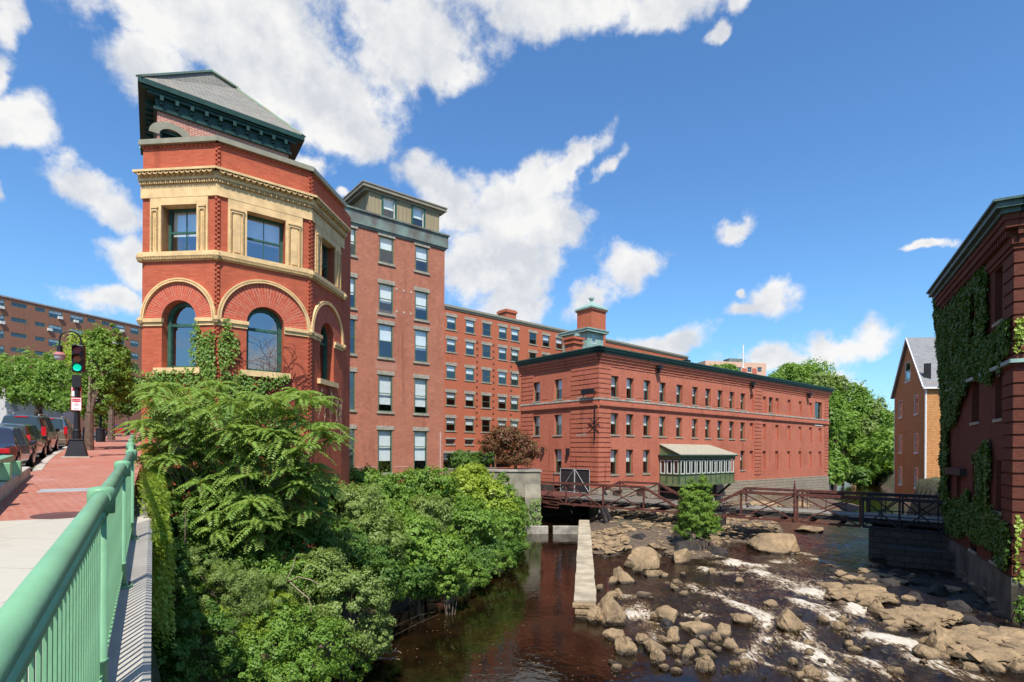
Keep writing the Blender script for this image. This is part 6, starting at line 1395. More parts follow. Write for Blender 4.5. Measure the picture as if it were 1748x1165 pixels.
fgw = Fac(gw, (0, 0), 0); q = [fgw.px(*p_)[:2] for p_ in ((12, 680), (23, 680), (33, 702), (25, 702))]; m.face([fgw.L(a_, z_, .03) for a_, z_ in q]); m.build('dark_panel', plain('grey_panel', (.27, .27, .28), .9, .05), gw)
dc = car('parked_car', 'dark car parked across the street against the pale grey building', SW(60, -26.5, -.1), cz+PI/2+.6, carpaint('dark_car_paint', (.02, .02, .022)), 4.6, 1.8, 'sedan', 1.5)
up_ = thing('utility_pole', 'thin dark utility pole at the left edge across the street', 'pole', GP(5, 706)); m = MB(); m.lathe([(.2, 0), (.14, 3), (.12, 6)], (0, 0, 0), 8); m.build('pole', M['bark'], up_)
# ================================================================ vegetation
def leaf_obj(name, C_, Nn, S_, mat, parent, origin, aspect=.45, T_=None, seed=0):
    rs = np.random.default_rng(seed); n = len(C_)
    if n == 0: return None
    Nn = Nn/np.maximum(np.linalg.norm(Nn, axis=1, keepdims=True), 1e-6)
    if T_ is None: T_ = rs.normal(size=(n, 3))
    T_ = T_-Nn*(T_*Nn).sum(1, keepdims=True); T_ /= np.maximum(np.linalg.norm(T_, axis=1, keepdims=True), 1e-6)
    Bt = np.cross(Nn, T_); s = S_[:, None]*.5; C_ = C_-np.array(origin)
    w = aspect*s*2; cup = Nn*s*.25
    V = np.stack([C_-T_*s, C_+Bt*w*.5+cup, C_+T_*s, C_-Bt*w*.5+cup], 1).reshape(-1, 3)
    me = bpy.data.meshes.new(name); me.vertices.add(4*n); me.vertices.foreach_set('co', V.astype(np.float32).ravel())
    me.loops.add(4*n); me.loops.foreach_set('vertex_index', np.arange(4*n, dtype=np.int32)); me.polygons.add(n); me.polygons.foreach_set('loop_start', np.arange(0, 4*n, 4, dtype=np.int32))
    uv = me.uv_layers.new(name='UVMap'); r1 = np.repeat(rs.random(n), 4); r2 = np.repeat(rs.random(n), 4); uv.data.foreach_set('uv', np.stack([r1, r2], 1).astype(np.float32).ravel())
    me.materials.append(M[mat] if isinstance(mat, str) else mat); me.update(calc_edges=True)
    o = bpy.data.objects.new(name, me); COL.objects.link(o)
    if parent: o.parent = parent
    return o
def crown_pts(blobs, n, seed, clump=.28, inner=.35, up=.35, flip=False):
    rs = np.random.default_rng(seed); w = np.array([(b[3]*b[4]+b[3]*b[5]+b[4]*b[5]) for b in blobs]); w = w/w.sum(); Cs = []; Ns = []
    for b, k in zip(blobs, w):
        m = int(n*k); c = np.array(b[:3]); r = np.array(b[3:6]); nc = max(40, int(85*(r.mean()**1.0)))
        D = rs.normal(size=(nc, 3)); D /= np.linalg.norm(D, axis=1, keepdims=True); D[:, 2] = np.where(D[:, 2] < (-.35 if flip else -.85), -D[:, 2]*.5, D[:, 2]); D /= np.linalg.norm(D, axis=1, keepdims=True)
        rad = 1.06-(inner+.1)*rs.random(nc)**1.3; rad *= 1+.14*np.sin(D[:, 0]*5+seed)*np.cos(D[:, 1]*6+D[:, 2]*4)
        cc = c+D*r*rad[:, None]; idx = rs.integers(0, nc, m); cs = clump*r.mean()*(.35+1.1*rs.random(nc)**1.5)
        L = rs.normal(size=(m, 3))*np.array([1, 1, .6]); L /= np.maximum(np.linalg.norm(L, axis=1, keepdims=True), .01); rr = rs.random(m)**.5
        pts = cc[idx]+L*(cs[idx]*rr)[:, None]; nn = D[idx]*.7+L*.7+np.array([0, 0, up])+rs.normal(size=(m, 3))*.45
        Cs.append(pts); Ns.append(nn)
    return np.concatenate(Cs), np.concatenate(Ns)
def pb(x, y, Y, rx, ry, k=.8):   # pixel ellipse at depth Y -> world ellipsoid
    p = P(x, y, Y); return (p.x, p.y, p.z, rx*Y/FPX, rx*Y/FPX*k, ry*Y/FPX)
SEED = [100]
def plant(name, label, cat, blobs, mat, n, size, group=None, trunk=None, tr=.08, gz=None, aspect=.5, clump=.28, crown='crown', branches=6, inner=.35, up=.35):
    SEED[0] += 1; sd_ = SEED[0]; rs = random.Random(sd_)
    b0 = blobs[0]; cx_ = sum(b[0] for b in blobs)/len(blobs) if trunk is None else trunk[0]; cy_ = sum(b[1] for b in blobs)/len(blobs) if trunk is None else trunk[1]
    g = (hz(cx_, cy_) if gz is None else gz); root = thing(name, label, cat, (cx_, cy_, g), 0, group)
    C_, N_ = crown_pts(blobs, n, sd_, clump, inner, up); S_ = size*(.6+.8*np.random.default_rng(sd_).random(len(C_)))
    leaf_obj(crown, C_, N_, S_, mat, root, (cx_, cy_, g), aspect, seed=sd_)
    m = MB(); base = Vector((0, 0, -.3)); 
    for b in blobs:
        top = Vector((b[0]-cx_, b[1]-cy_, b[2]-g)); 
        for q in range(max(1, branches//len(blobs))):
            if name.endswith('tree'):
                if q == 0 and b is blobs[0]: fk = Vector((0, 0, max(.3, min(q_[2]-q_[5]*.8 for q_ in blobs)-g))); m.tube([base, fk*.5, fk], [tr, tr*.85, tr*.8], 8)
                e = top+Vector((rs.uniform(-1, 1)*b[3]*.6, rs.uniform(-1, 1)*b[4]*.6, rs.uniform(-.2, .6)*b[5])); mid = fk.lerp(e, .5)+Vector((0, 0, .12*abs(e.z-fk.z))); m.tube([fk, mid, e], [tr*.5, tr*.3, tr*.1], 5); continue
            e = top+Vector((rs.uniform(-1, 1)*b[3]*.7, rs.uniform(-1, 1)*b[4]*.7, rs.uniform(-.2, .7)*b[5])); mid = base.lerp(e, .45)+Vector((rs.uniform(-.1, .1), rs.uniform(-.1, .1), .15*abs(e.z)))
            m.tube([base+Vector((rs.uniform(-.3, .3)*tr, 0, 0)), mid, e], [tr*.5, tr*.3, tr*.1], 5)
    m.build('trunk' if name.endswith('tree') else 'stem', M['bark'], root); return root
# ---- bank shrubs at lower left
gb = 'shrubs along the left bank'
plant('riverside_shrub', 'bushy green shrub leaning over the pool at the bottom, left of the still water', 'shrub', [pb(600, 1040, 15.5, 62, 62), pb(545, 1000, 15.8, 48, 55), pb(640, 1085, 15.8, 30, 35), pb(560, 980, 16.2, 30, 36)], 'leaf3', 26000, .085, gb, gz=-6.6)
plant('riverside_shrub', 'bright green shrub filling the bottom edge below the leaning shrub', 'shrub', [pb(460, 1120, 13.2, 70, 60), pb(540, 1110, 14, 60, 55), pb(400, 1150, 12.5, 40, 40), pb(500, 1165, 12.8, 60, 40)], 'leaf2', 26000, .075, gb, gz=-6.4)
plant('grassy_shrub', 'fine leaved grey green mound beside the shaded retaining wall', 'shrub', [pb(385, 1010, 13.5, 62, 55), pb(340, 975, 14, 40, 40), pb(430, 1040, 13.8, 45, 45), pb(470, 1010, 14.8, 40, 30)], 'leaf3', 26000, .06, gb, aspect=.25, gz=-5.6)
plant('yellow_shrub', 'small yellow green weed patch at the edge of the shade', 'shrub', [pb(365, 1060, 12.8, 30, 26), pb(470, 1030, 14.2, 34, 20), pb(440, 1070, 13.5, 30, 18)], 'leaf4', 5000, .06, gb, aspect=.25, gz=-5.8)
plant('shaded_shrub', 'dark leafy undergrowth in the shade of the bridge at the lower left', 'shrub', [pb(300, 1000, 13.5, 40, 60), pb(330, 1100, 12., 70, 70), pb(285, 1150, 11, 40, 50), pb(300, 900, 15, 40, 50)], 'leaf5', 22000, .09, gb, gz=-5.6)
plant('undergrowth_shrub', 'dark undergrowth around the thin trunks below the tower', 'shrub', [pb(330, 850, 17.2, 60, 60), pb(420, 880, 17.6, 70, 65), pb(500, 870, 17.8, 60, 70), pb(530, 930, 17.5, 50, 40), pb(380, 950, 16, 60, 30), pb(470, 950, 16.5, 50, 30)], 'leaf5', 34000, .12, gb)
# ---- right hand group of bank trees
gt2 = 'trees on the left bank'
plant('sumac_tree', 'dark grey green feathery tree beside the tower foot', 'tree', [pb(610, 870, 23, 52, 46), pb(640, 915, 22.5, 50, 40), pb(575, 880, 23.5, 34, 60)], 'leaf3', 20000, .17, gt2, aspect=.28, tr=.09)
plant('bank_tree', 'low leafy green tree right below the tall mill windows', 'tree', [pb(620, 830, 30, 50, 28), pb(680, 835, 31, 50, 30), pb(730, 830, 31, 45, 30), pb(655, 870, 29, 60, 30)], 'leaf2', 24000, .17, gt2)
plant('bank_tree', 'large bright yellow green tree at the right of the bank, below the planter wall', 'tree', [pb(800, 832, 36, 42, 34), pb(835, 862, 35, 44, 38), pb(780, 850, 34, 40, 40), pb(810, 815, 37, 30, 20)], 'leaf4', 22000, .19, gt2)
plant('bank_tree', 'rounded mid green tree hanging over the pool by the race', 'tree', [pb(845, 905, 34, 46, 34), pb(800, 900, 31, 50, 40), pb(870, 880, 36, 26, 30), pb(850, 930, 34, 20, 20)], 'leaf2', 22000, .17, gt2)
plant('sumac_tree', 'grey green feathery tree in the middle of the bank', 'tree', [pb(735, 880, 27, 40, 36), pb(720, 915, 26, 40, 30)], 'leaf3', 12000, .17, gt2, aspect=.28)
plant('bank_tree', 'bright green tree low over the water in the middle of the bank', 'tree', [pb(705, 920, 24, 46, 36), pb(750, 950, 24, 46, 34), pb(690, 945, 23, 34, 30)], 'leaf1', 18000, .15, gt2)
plant('riverside_shrub', 'small yellow green shrub drooping to the pool below the bright tree', 'shrub', [pb(775, 965, 23.8, 30, 26), pb(765, 1000, 23.5, 22, 22)], 'leaf1', 7000, .10, gb)
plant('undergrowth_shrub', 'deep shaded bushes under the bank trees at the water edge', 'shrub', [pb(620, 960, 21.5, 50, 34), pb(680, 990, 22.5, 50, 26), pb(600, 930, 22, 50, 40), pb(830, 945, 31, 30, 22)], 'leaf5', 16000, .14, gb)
plant('creeper_shrub', 'pale leaved creeper at the tower foot', 'shrub', [pb(558, 880, 22.2, 12, 60), pb(562, 840, 22.4, 16, 26)], 'leafi', 3500, .12, gb)
plant('garden_shrub', 'round dark green garden shrub left of the maroon maple', 'shrub', [pb(790, 785, 52, 28, 14), pb(800, 795, 51, 24, 12)], 'leaf5', 5000, .22, 'garden shrubs by the planter wall', gz=-2.9)
plant('garden_shrub', 'second dark green garden shrub, nearer the maroon maple', 'shrub', [pb(825, 782, 54, 18, 12)], 'leaf5', 2500, .22, 'garden shrubs by the planter wall', gz=-2.9)
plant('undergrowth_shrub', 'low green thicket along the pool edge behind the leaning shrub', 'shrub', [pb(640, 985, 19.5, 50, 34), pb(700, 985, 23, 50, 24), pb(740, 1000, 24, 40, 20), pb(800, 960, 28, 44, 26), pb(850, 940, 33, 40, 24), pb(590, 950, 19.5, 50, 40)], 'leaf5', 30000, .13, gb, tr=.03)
plant('undergrowth_shrub', 'mixed green weeds on the slope below the thin trunks', 'shrub', [pb(430, 975, 15.5, 60, 36), pb(500, 990, 15.8, 50, 40), pb(370, 935, 16, 60, 30), pb(300, 930, 15.5, 40, 40), pb(330, 1040, 13.5, 40, 50), pb(470, 1060, 14, 60, 30), pb(540, 940, 18, 40, 36)], 'leaf2', 30000, .085, gb, tr=.03)
plant('undergrowth_shrub', 'tall leafy thicket between tower foot and tall mill', 'shrub', [pb(575, 860, 27, 36, 40), pb(600, 900, 25, 50, 40), pb(660, 900, 26, 60, 40), pb(720, 870, 31, 50, 36), pb(640, 850, 30, 60, 34), pb(770, 880, 32, 50, 40)], 'leaf2', 30000, .16, gb, tr=.03)
plant('overhanging_shrub', 'low leafy growth drooping to the waterline of the still pool', 'shrub', [pb(650, 1015, 20.5, 36, 22), pb(700, 1003, 23.5, 40, 18), pb(760, 1005, 24.5, 34, 18), pb(800, 985, 26.5, 34, 20), pb(845, 958, 31, 34, 18), pb(880, 930, 36, 22, 22), pb(890, 900, 41, 14, 24), pb(620, 1110, 16.8, 40, 16), pb(585, 1140, 16, 40, 22)], 'leaf2', 26000, .11, gb, tr=.02, gz=-7.2)
plant('overhanging_shrub', 'leafy creeper covering the left end of the planter wall', 'shrub', [pb(858, 830, 44, 14, 22), pb(880, 868, 45, 20, 14), pb(868, 850, 44, 16, 20)], 'leaf2', 6000, .15, gb, tr=.02, gz=-7.)
# maroon maple on the planter
mp_ = P(880, 803, 50.5)
plant('maroon_maple_tree', 'small maroon Japanese maple growing on top of the planter wall', 'tree', [pb(868, 752, 50.5, 38, 20), pb(840, 762, 50.5, 24, 15), pb(898, 770, 50.5, 28, 18), pb(880, 785, 50.5, 34, 10), pb(862, 738, 50.5, 22, 10)], 'leafm', 15000, .20, None, trunk=(mp_.x, mp_.y), gz=mp_.z, tr=.16, branches=15, clump=.34, inner=.5)
# evergreen on the island
for o in list(bpy.data.objects):
    if o.get('label') == 'dark rock island carrying the bushy evergreen': bpy.data.objects.remove(o)
rock(1188, 946, 78, 44, 'dark rock island carrying the bushy evergreen', dark=True, big=False, seed=2)
ep = P(1190, 925, 39.6)
plant('evergreen_tree', 'bright green bushy evergreen with two pointed tops growing on a rock in the river', 'tree', [pb(1190, 900, 39.6, 37, 22), pb(1189, 872, 39.6, 33, 28), pb(1176, 846, 39.6, 17, 24), pb(1200, 842, 39.6, 15, 26), pb(1201, 822, 39.6, 6, 14), pb(1180, 830, 39.6, 6, 12), pb(1188, 885, 38.9, 26, 26), pb(1190, 860, 38.9, 22, 22)], 'leaf1', 52000, .13, None, trunk=(ep.x, ep.y), gz=ep.z-.6, tr=.14, clump=.22, inner=.25, aspect=.3)
tw_ = thing('dry_roots', 'tangle of dry roots hanging below the evergreen on its rock', 'roots', (ep.x, ep.y-1.2, ep.z)); m = MB(); rs = random.Random(9)
for i in range(26):
    x = rs.uniform(-1, 1.4); m.tube([(x, rs.uniform(-.3, .3), .3), (x+rs.uniform(-.2, .2), -.2, -.4), (x+rs.uniform(-.3, .3), -.3, -1.1)], [.03, .02, .008], 4)
m.build('root_tangle', M['bark'], tw_)
# ---- far wooded bank
FT = [(1392, 650, 150, 44, 42, 'leaf1', 'tallest bright green round crowned tree on the wooded hill'), (1345, 645, 158, 30, 30, 'leaf1', 'light green tree just left of the tallest hill tree'), (1420, 675, 135, 36, 44, 'leaf3', 'grey green thin crowned tree right of the tallest hill tree'), (1455, 690, 130, 38, 50, 'leaf2', 'mid green tree on the falling slope of the hill'), (1490, 715, 128, 34, 44, 'leaf3', 'tree with grey green crown near the top of the slope beside the orange house'), (1518, 750, 125, 22, 50, 'leaf2', 'tree touching the left wall of the orange house'),
      (1440, 745, 118, 36, 44, 'leaf1', 'broad bright tree half way down the wooded slope'), (1485, 780, 116, 36, 40, 'leaf2', 'broad tree low on the slope above the far boulders'), (1425, 800, 104, 24, 36, 'leaf2', 'tree at the water edge right behind the mill corner'), (1462, 812, 110, 30, 20, 'leaf5', 'low dark tree overhanging the far water'), (1425, 720, 112, 18, 60, 'leaf2', 'tree standing close behind the end of the mill'), (1232, 634, 150, 36, 12, 'leaf2', 'tree crowns just above the mill roof left of the pale building'), (1322, 655, 140, 26, 18, 'leaf2', 'low tree right of the pale hilltop building'), (1375, 690, 128, 40, 34, 'leaf5', 'darker tree in front of the tallest hill tree'),
      (1500, 800, 122, 26, 28, 'leaf5', 'dark tree low beside the far river bend'), (1470, 745, 122, 34, 36, 'leaf3', 'olive tree in the middle of the wooded slope')]
rs = random.Random(21)
for x, y, Y, rx, ry, mt, lb in FT:
    bl_s = [pb(x, y, Y, rx*.75, ry*.75)]+[pb(x+rs.uniform(-.55, .55)*rx, y+rs.uniform(-.5, .6)*ry, Y-rs.uniform(0, 4), rx*rs.uniform(.35, .5), ry*rs.uniform(.35, .5)) for _ in range(5)]
    plant('deciduous_tree', lb, 'tree', bl_s, mt, 9000, .62, 'trees on the far wooded bank', tr=.3, branches=8, clump=.30)
far = np.random.default_rng(5); nt_ = 0; C_ = []; N_ = []
for i in range(60):
    xx = far.uniform(55, 330); yy = far.uniform(190, 330); 
    if inside(np.array([xx]), np.array([yy]), poly)[0]: continue
    h0 = hz(xx, yy); c, n_ = crown_pts([(xx, yy, h0+6, 7, 7, 6)], 700, i); C_.append(c); N_.append(n_)
for i in range(50):
    xx = far.uniform(50, 190); yy = far.uniform(75, 180)
    if xx < yy*.52+14 or inside(np.array([xx]), np.array([yy]), poly)[0]: continue
    h0 = hz(xx, yy); c, n_ = crown_pts([(xx, yy, h0+4, 5.5, 5.5, 5)], 900, i+77); C_.append(c); N_.append(n_)
o = leaf_obj('distant_woodland', np.concatenate(C_), np.concatenate(N_), np.full(sum(map(len, C_)), 1.1), 'leaf2', None, (0, 0, 0), .6, seed=3); tag(o, 'far mass of woodland behind the river bend', 'woodland', kind='stuff')
# ---- street trees
def tree(label, cx_, cy_, Y, blobs, mat, n, size, group, base=None, tr=.2, gz=None, **k):
    p = P(cx_, cy_, Y); plant('street_tree', label, 'tree', blobs, mat, n, size, group, trunk=(p.x, p.y), gz=p.z, tr=tr, branches=10, **k)
gs_ = 'trees lining the street'
tree('nearest street tree with its trunk beside the tan SUV, crown behind the signal', 152, 764, 31, [pb(168, 640, 33, 44, 48), pb(185, 600, 34, 34, 40), pb(150, 680, 32, 38, 34), pb(205, 660, 34, 24, 36), pb(165, 585, 34, 24, 22)], 'leaf2', 15000, .17, gs_, tr=.24)
tree('dark green street tree further up the brick sidewalk', 190, 745, 44, [pb(200, 640, 46, 32, 40), pb(185, 690, 45, 36, 26), pb(212, 690, 46, 18, 22), pb(195, 610, 46, 26, 24)], 'leaf5', 9000, .22, gs_, tr=.26)
tree('broad street tree at the far left in front of the grey building', 66, 704, 48, [pb(55, 640, 48, 52, 34), pb(95, 650, 47, 40, 36), pb(20, 655, 48, 30, 30), pb(110, 690, 46, 30, 16), pb(60, 675, 46, 40, 16)], 'leaf2', 16000, .24, gs_, tr=.3)
tree('small tree cut off by the left edge of the picture', 0, 700, 55, [pb(-5, 640, 55, 26, 36), pb(-20, 665, 52, 30, 30)], 'leaf2', 5000, .26, gs_, tr=.2)
tree('dark purple leaved tree beside the corner building far up the street', 218, 740, 70, [pb(222, 680, 70, 20, 26), pb(212, 660, 70, 14, 14)], leafmat('purple_leaf', (.03, .02, .02), (.05, .04, .035)), 4000, .35, gs_, tr=.2)
tree('green tree behind the signal closer to the apartment block', 130, 715, 60, [pb(140, 600, 62, 30, 30), pb(125, 640, 60, 40, 40), pb(160, 690, 60, 34, 22)], 'leaf4', 9000, .28, gs_, tr=.25)
plant('planter_shrub', 'leafy shrub at the foot of the far street tree', 'shrub', [pb(178, 722, 50, 12, 12)], 'leaf1', 1500, .18, None, gz=SW(52, -3.6).z)
# ---- ivy
def pip(px_, py_, poly_):
    return inside(px_, py_, poly_)
def ivy(name, label, fac, polys, mat, dens, size, excl=(), d0=.03, d1=.16, seed=1, root=None, extra=None, stemn=0):
    rs = np.random.default_rng(seed); Cs = []; 
    for pl in polys:
        az_ = [fac.px(x, y) for x, y in pl]; a = np.array([q[0] for q in az_]); z = np.array([q[1] for q in az_])
        area = (a.max()-a.min())*(z.max()-z.min()); n = int(area*dens); pa = rs.uniform(a.min(), a.max(), n); pz = rs.uniform(z.min(), z.max(), n)
        jit = .10; ok = inside(pa+rs.normal(0, jit, n), pz+rs.normal(0, jit, n), az_)
        for e in excl: ok &= ~((pa > e[0]) & (pa < e[1]) & (pz > e[2]) & (pz < e[3]))
        Cs.append(np.stack([pa[ok], pz[ok]], 1))
    Q = np.concatenate(Cs); W3 = fac.W
    lump = np.array([noise.noise(Vector((q[0]*1.4, q[1]*1.4, seed))) for q in Q]); dd = d0+(d1-d0)*(rs.random(len(Q))*.6+.5*np.clip(lump+.5, 0, 1))
    o_ = W3 @ fac.L(0, 0, 0); t_ = W3.to_3x3() @ fac.t; n_ = W3.to_3x3() @ fac.n
    C_ = np.array(o_)[None]+Q[:, :1]*np.array(t_)[None]+Q[:, 1:]*np.array([[0, 0, 1.]])+dd[:, None]*np.array(n_)[None]
    N_ = np.array(n_)[None]*.9+rs.normal(size=C_.shape)*.4+np.array([0, 0, .35]); T_ = np.array([0, 0, -1.])[None]+rs.normal(size=C_.shape)*.5
    c = C_.mean(0); root_ = thing(name, label, 'ivy', (c[0], c[1], C_[:, 2].min()))
    leaf_obj('foliage', C_, N_, size*(.6+.7*rs.random(len(C_))), mat, root_, tuple(root_.location), .8, T_, seed)
    return root_
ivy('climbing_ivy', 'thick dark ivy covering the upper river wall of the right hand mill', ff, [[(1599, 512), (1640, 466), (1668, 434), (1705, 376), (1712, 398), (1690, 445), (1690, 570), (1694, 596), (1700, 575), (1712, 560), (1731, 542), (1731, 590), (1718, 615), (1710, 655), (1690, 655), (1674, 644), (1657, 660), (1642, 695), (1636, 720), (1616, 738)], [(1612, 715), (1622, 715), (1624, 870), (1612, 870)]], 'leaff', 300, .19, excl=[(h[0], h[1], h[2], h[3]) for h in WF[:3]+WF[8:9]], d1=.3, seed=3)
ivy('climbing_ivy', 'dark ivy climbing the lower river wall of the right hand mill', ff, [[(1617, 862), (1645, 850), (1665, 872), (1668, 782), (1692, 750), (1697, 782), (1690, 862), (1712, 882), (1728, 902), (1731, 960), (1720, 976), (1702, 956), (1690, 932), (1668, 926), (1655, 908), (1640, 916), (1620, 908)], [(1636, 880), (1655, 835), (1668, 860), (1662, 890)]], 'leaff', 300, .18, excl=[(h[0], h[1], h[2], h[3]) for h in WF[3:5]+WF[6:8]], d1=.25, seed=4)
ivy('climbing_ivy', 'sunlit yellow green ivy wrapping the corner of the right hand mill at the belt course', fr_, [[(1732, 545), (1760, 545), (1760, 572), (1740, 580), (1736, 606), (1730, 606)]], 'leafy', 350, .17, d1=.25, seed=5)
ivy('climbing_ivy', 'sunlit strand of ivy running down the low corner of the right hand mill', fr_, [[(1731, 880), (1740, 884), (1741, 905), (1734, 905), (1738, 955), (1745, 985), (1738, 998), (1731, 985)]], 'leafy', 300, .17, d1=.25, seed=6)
ivy('climbing_ivy', 'bright ivy mound on the corner of the tower between its two arched windows', fF, [[(371, 566), (400, 572), (408, 590), (404, 612), (388, 615), (384, 640), (371, 645)], [(382, 545), (392, 545), (395, 580), (380, 580)], [(371, 650), (412, 640), (440, 652), (490, 640), (492, 652), (450, 668), (430, 720), (371, 720)]], 'leafi', 620, .10, d0=.03, d1=.22, seed=7)
ivy('climbing_ivy', 'band of bright ivy across the left face of the tower under its windows', fL, [[(328, 578), (340, 568), (371, 563), (371, 650), (327, 618)], [(236, 640), (300, 630), (330, 628), (371, 632), (371, 700), (330, 660), (250, 668), (236, 690)], [(255, 690), (371, 680), (371, 790), (300, 760), (262, 720)], [(333, 570), (341, 545), (345, 548), (342, 570)]], 'leafi', 560, .10, d1=.2, seed=8)
ivy('climbing_ivy', 'dark ivy on the lower part of the tower behind the feathery tree', fF, [[(371, 710), (470, 690), (520, 760), (540, 900), (371, 960)]], 'leafi', 170, .12, d1=.25, seed=9)
# ivy cascading outside the coping wall
rs_ = np.random.default_rng(11); n = 16000; aa = rs_.uniform(11.5, tw[0]+.3, n)
fr2 = np.clip((aa-11.5)/3, 0, 1); drop = rs_.random(n)**1.9*(1.2+3.0*fr2); uu = -.03-.3*rs_.random(n)*(aa > LP-.4)*(drop < .25)+rs_.random(n)*.32+.10*np.sin(aa*2.1)*(drop > .3)+np.clip(aa-LP, 0, 3)*.0
pts = np.array([SW(a, u, 0) for a, u in zip(aa, uu)]); pts[:, 2] += -.42-drop+.35*np.clip(aa-13, 0, 2)*(drop < .8)
iv = thing('climbing_ivy', 'bright ivy spilling over the outer side of the parapet beyond its rounded end', 'ivy', tuple(pts.mean(0))); nn = np.array([NH.x, NH.y, .8])[None]+rs_.normal(size=pts.shape)*.4
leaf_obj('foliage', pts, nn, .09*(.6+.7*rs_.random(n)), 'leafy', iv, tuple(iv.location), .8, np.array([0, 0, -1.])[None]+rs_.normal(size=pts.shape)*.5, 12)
ivy('climbing_ivy', 'thin pale creeper on the concrete column at the right end of the planter wall', fa_, [[(903, 855), (922, 850), (924, 900), (898, 905)]], 'leafi', 60, .2, d1=.5, seed=13)
plant('corner_weed', 'small green weeds at the foot of the right hand mill corner', 'weed', [pb(1746, 1045, 22.2, 12, 22)], 'leaf2', 1500, .1, None, gz=-7.)
# dry vines on the tower
dv_ = thing('dry_vine', 'bare dark red vine stems spreading over the right part of the tower front', 'vine', tuple(fF.W @ fF.L(Lf*.9, 3, .1))); rs = random.Random(8); m = MB()
def vine(m, fac, a, z, ang, ln, r, dep=0):
    pts_ = []; 
    for i in range(ln):
        pts_.append((fac.W @ fac.L(a, z, .012+r))-dv_.location); a += math.cos(ang)*.09; z += math.sin(ang)*.09; ang += rs.uniform(-.45, .45)
        if not (0.02 < a < (Lf if fac is fF else Lr)): break
        if dep < 2 and rs.random() < .28: vine(m, fac, a, z, ang+rs.choice((-.8, .8)), int(ln*.6), r*.75, dep+1)
    if len(pts_) > 1: m.tube(pts_, r, 4, caps=False)
a_, z_ = fF.px(505, 720)
for i in range(9): vine(m, fF, a_+rs.uniform(-.5, .35), z_+rs.uniform(-.5, .3), R(rs.uniform(65, 115)), 26, .011)
a_, z_ = fR.px(560, 700)
for i in range(3): vine(m, fR, a_+rs.uniform(-.3, .3), z_, R(rs.uniform(60, 120)), 10, .010)
m.build('stems', plain('dark_red_vine', (.13, .035, .025), .9, .3), dv_)
dv2 = thing('bare_vine', 'pale dry vine twigs hanging on the shaded right face of the tower', 'vine', tuple(fR.W @ fR.L(1.5, 3, .1))); m = MB()
for i in range(14):
    a_, z_ = fR.px(rs.uniform(545, 583), rs.uniform(650, 690)); p_ = []; 
    for k in range(9): p_.append((fR.W @ fR.L(a_, z_, .05+rs.uniform(0, .1)))-dv2.location); a_ += rs.uniform(-.12, .12); z_ -= rs.uniform(.0, .3)
    m.tube(p_, .009, 4, caps=False)
m.build('stems', M['twig'], dv2)
# ---- ailanthus (tree of heaven) in front of the tower
def fronds(centres, seed, L0=.74, nf=11, leaf='leaf1', droop=.9):
    rs = np.random.default_rng(seed); Cc = []; Nn = []; Tt = []; Ss = []; rach = []
    for c in centres:
        c = np.array(c); k = nf+rs.integers(-2, 3); a0 = rs.uniform(0, 6.28)
        for j in range(k):
            az_ = a0+6.283*j/k+rs.normal(0, .2); el_ = rs.uniform(-.1, .75); L = L0*rs.uniform(.7, 1.15)
            d = np.array([math.cos(az_)*math.cos(el_), math.sin(az_)*math.cos(el_), math.sin(el_)]); side = np.array([-math.sin(az_), math.cos(az_), 0.]); m_ = 13; pp = []
            for q in range(m_+1):
                t = q/m_; p = c+d*L*t+np.array([0, 0, -1])*L*droop*.6*t*t; pp.append(p)
                if q < 1: continue
                tan = d+np.array([0, 0, -1.2*droop*t]); tan /= np.linalg.norm(tan); sz = L*.26*(1-.45*abs(t-.45)*1.6)
                for s_ in (-1, 1):
                    dirv = side*s_*.95+tan*.35+np.array([0, 0, -.28]); dirv /= np.linalg.norm(dirv); cc = p+dirv*sz*.5; nrm = np.cross(dirv, tan)*s_; 
                    if nrm[2] < 0: nrm = -nrm
                    Cc.append(cc); Tt.append(dirv); Nn.append(nrm+rs.normal(size=3)*.12); Ss.append(sz*rs.uniform(.85, 1.15))
            rach.append(pp)
    return np.array(Cc), np.array(Nn), np.array(Tt), np.array(Ss), rach
ZR = [(480, 330), (170, 440), (400, 390), (650, 545), (820, 440), (915, 540), (740, 400), (350, 745), (570, 600), (575, 870), (1150, 650), (1010, 570), (120, 400), (520, 720), (850, 650), (620, 900), (900, 770), (1040, 800), (210, 770), (250, 650), (70, 570), (950, 870), (700, 490), (1090, 610), (300, 560), (450, 500), (760, 600), (640, 700), (420, 640), (160, 540), (1000, 690), (700, 800), (800, 900), (480, 820), (300, 850), (930, 960), (360, 470), (880, 500), (560, 440), (130, 680), (1120, 560), (250, 420), (780, 720), (680, 640)]
cen = []; rs = random.Random(77)
for zx, zy in ZR: cen.append(P(230+zx/3.427, 560+zy/3.427, rs.uniform(14.8, 16.6)))
for i in range(52): cen.append(P(rs.uniform(262, 560), rs.uniform(660, 905), rs.uniform(15.2, 17.6)))
for i in range(46): cen.append(P(rs.uniform(300, 545), rs.uniform(735, 915), rs.uniform(14.9, 16.2)))
for i in range(14): cen.append(P(rs.uniform(240, 320), rs.uniform(640, 860), rs.uniform(15.5, 17.)))
cen = [c for c in cen if SW(*au(c)).z < c.z+9 and au(c)[1] > .05 or c.z > SW(*au(c)).z+.5]
ab_ = P(415, 945, 16.2); at_ = thing('feathery_tree', 'tall feathery tree of heaven with long compound leaves in front of the tower', 'tree', (ab_.x, ab_.y, hz(ab_.x, ab_.y)))
C_, N_, T_, S_, rach = fronds([tuple(c) for c in cen], 5)
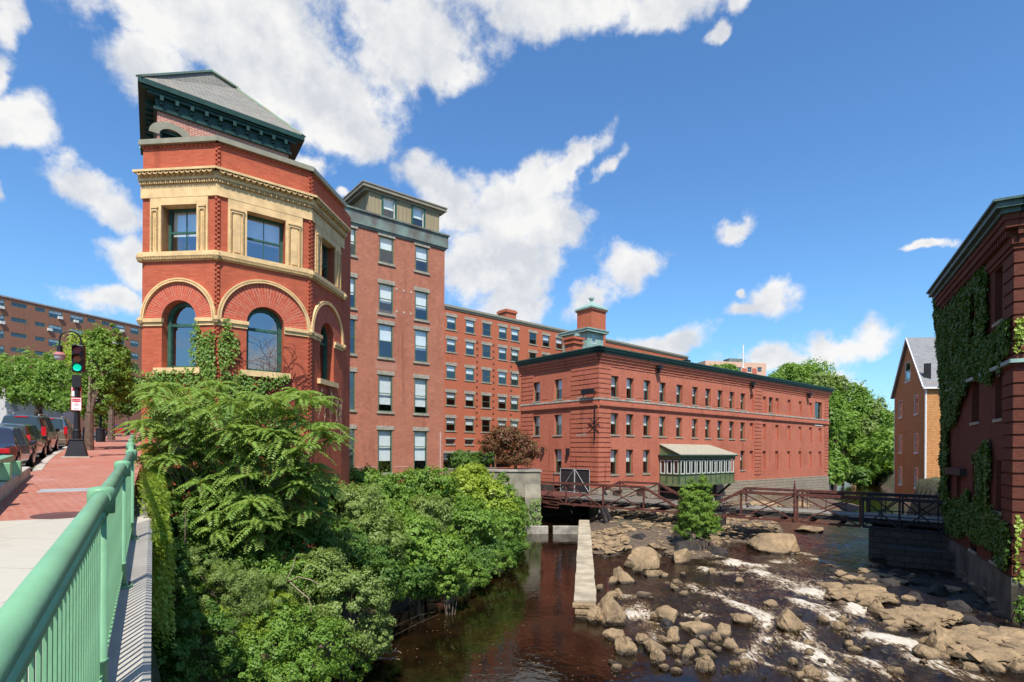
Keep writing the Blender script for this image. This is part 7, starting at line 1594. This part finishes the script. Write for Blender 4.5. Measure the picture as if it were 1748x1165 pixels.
leaf_obj('crown', C_, N_, S_, leafmat('ailanthus_leaf', (.15, .26, .045), (.27, .38, .08)), at_, tuple(at_.location), .36, T_, 6)
m = MB(); o_ = at_.location
for pp in rach[::2]: m.tube([Vector(pp[i])-o_ for i in (0, 6, 13)], [.008, .006, .003], 3, caps=False)
m.build('leaf_stalks', plain('leaf_stalk', (.22, .20, .06), .7, .2), at_)
m = MB(); hubs = []
for tx_ in (-.5, .0, .55):
    for hx_ in range(3): hubs.append(Vector((tx_*1.5+rs.uniform(-.9, .9), rs.uniform(-.2, .9), rs.uniform(2.2, 3.8))))
for i, h_ in enumerate(hubs):
    tx_ = (-.5, 0., .55)[i//3]; m.tube([Vector((tx_*.5, 0, -.3)), Vector((tx_*.7+h_.x*.2, h_.y*.4, h_.z*.5)), h_], [.05, .038, .024], 6)
for c in cen:
    q = c-o_; h_ = min(hubs, key=lambda v: (v-q).length+.4*abs(v.x-q.x)); mid = h_.lerp(q, .5)+Vector((0, 0, -.1)); m.tube([h_, mid, q], [.018, .012, .007], 4, caps=False)
m.build('trunk', plain('pale_smooth_bark', (.28, .22, .15), .9, .25), at_)
# dry branches among the shrubs
db = thing('fallen_branch', 'bare pale branch arching over the green shrubs near the bottom', 'branch', tuple(P(540, 1000, 14.2))); m = MB(); q0_ = db.location
for path in ([(492, 992), (510, 985), (530, 990), (545, 998)], [(495, 994), (510, 1008), (527, 1022), (532, 1045)], [(505, 950), (500, 970), (490, 988)]): m.tube([P(x, y, 14.0)-q0_ for x, y in path], .014, 5)
m.build('twigs', M['twig'], db)
db = thing('driftwood', 'dry reddish driftwood twigs at the waterline under the leaning shrub', 'driftwood', tuple(P(650, 1110, 17.5))); m = MB(); q0_ = db.location
for i in range(22):
    x = rs.uniform(610, 675); y = rs.uniform(1095, 1130); m.tube([P(x, y, 17.)-q0_, P(x+rs.uniform(-20, 20), y+rs.uniform(-8, 4), 17.2)-q0_, P(x+rs.uniform(-34, 34), y+rs.uniform(-14, 8), 17.)-q0_], [.02, .012, .005], 4)
m.build('twigs', M['twig'], db)
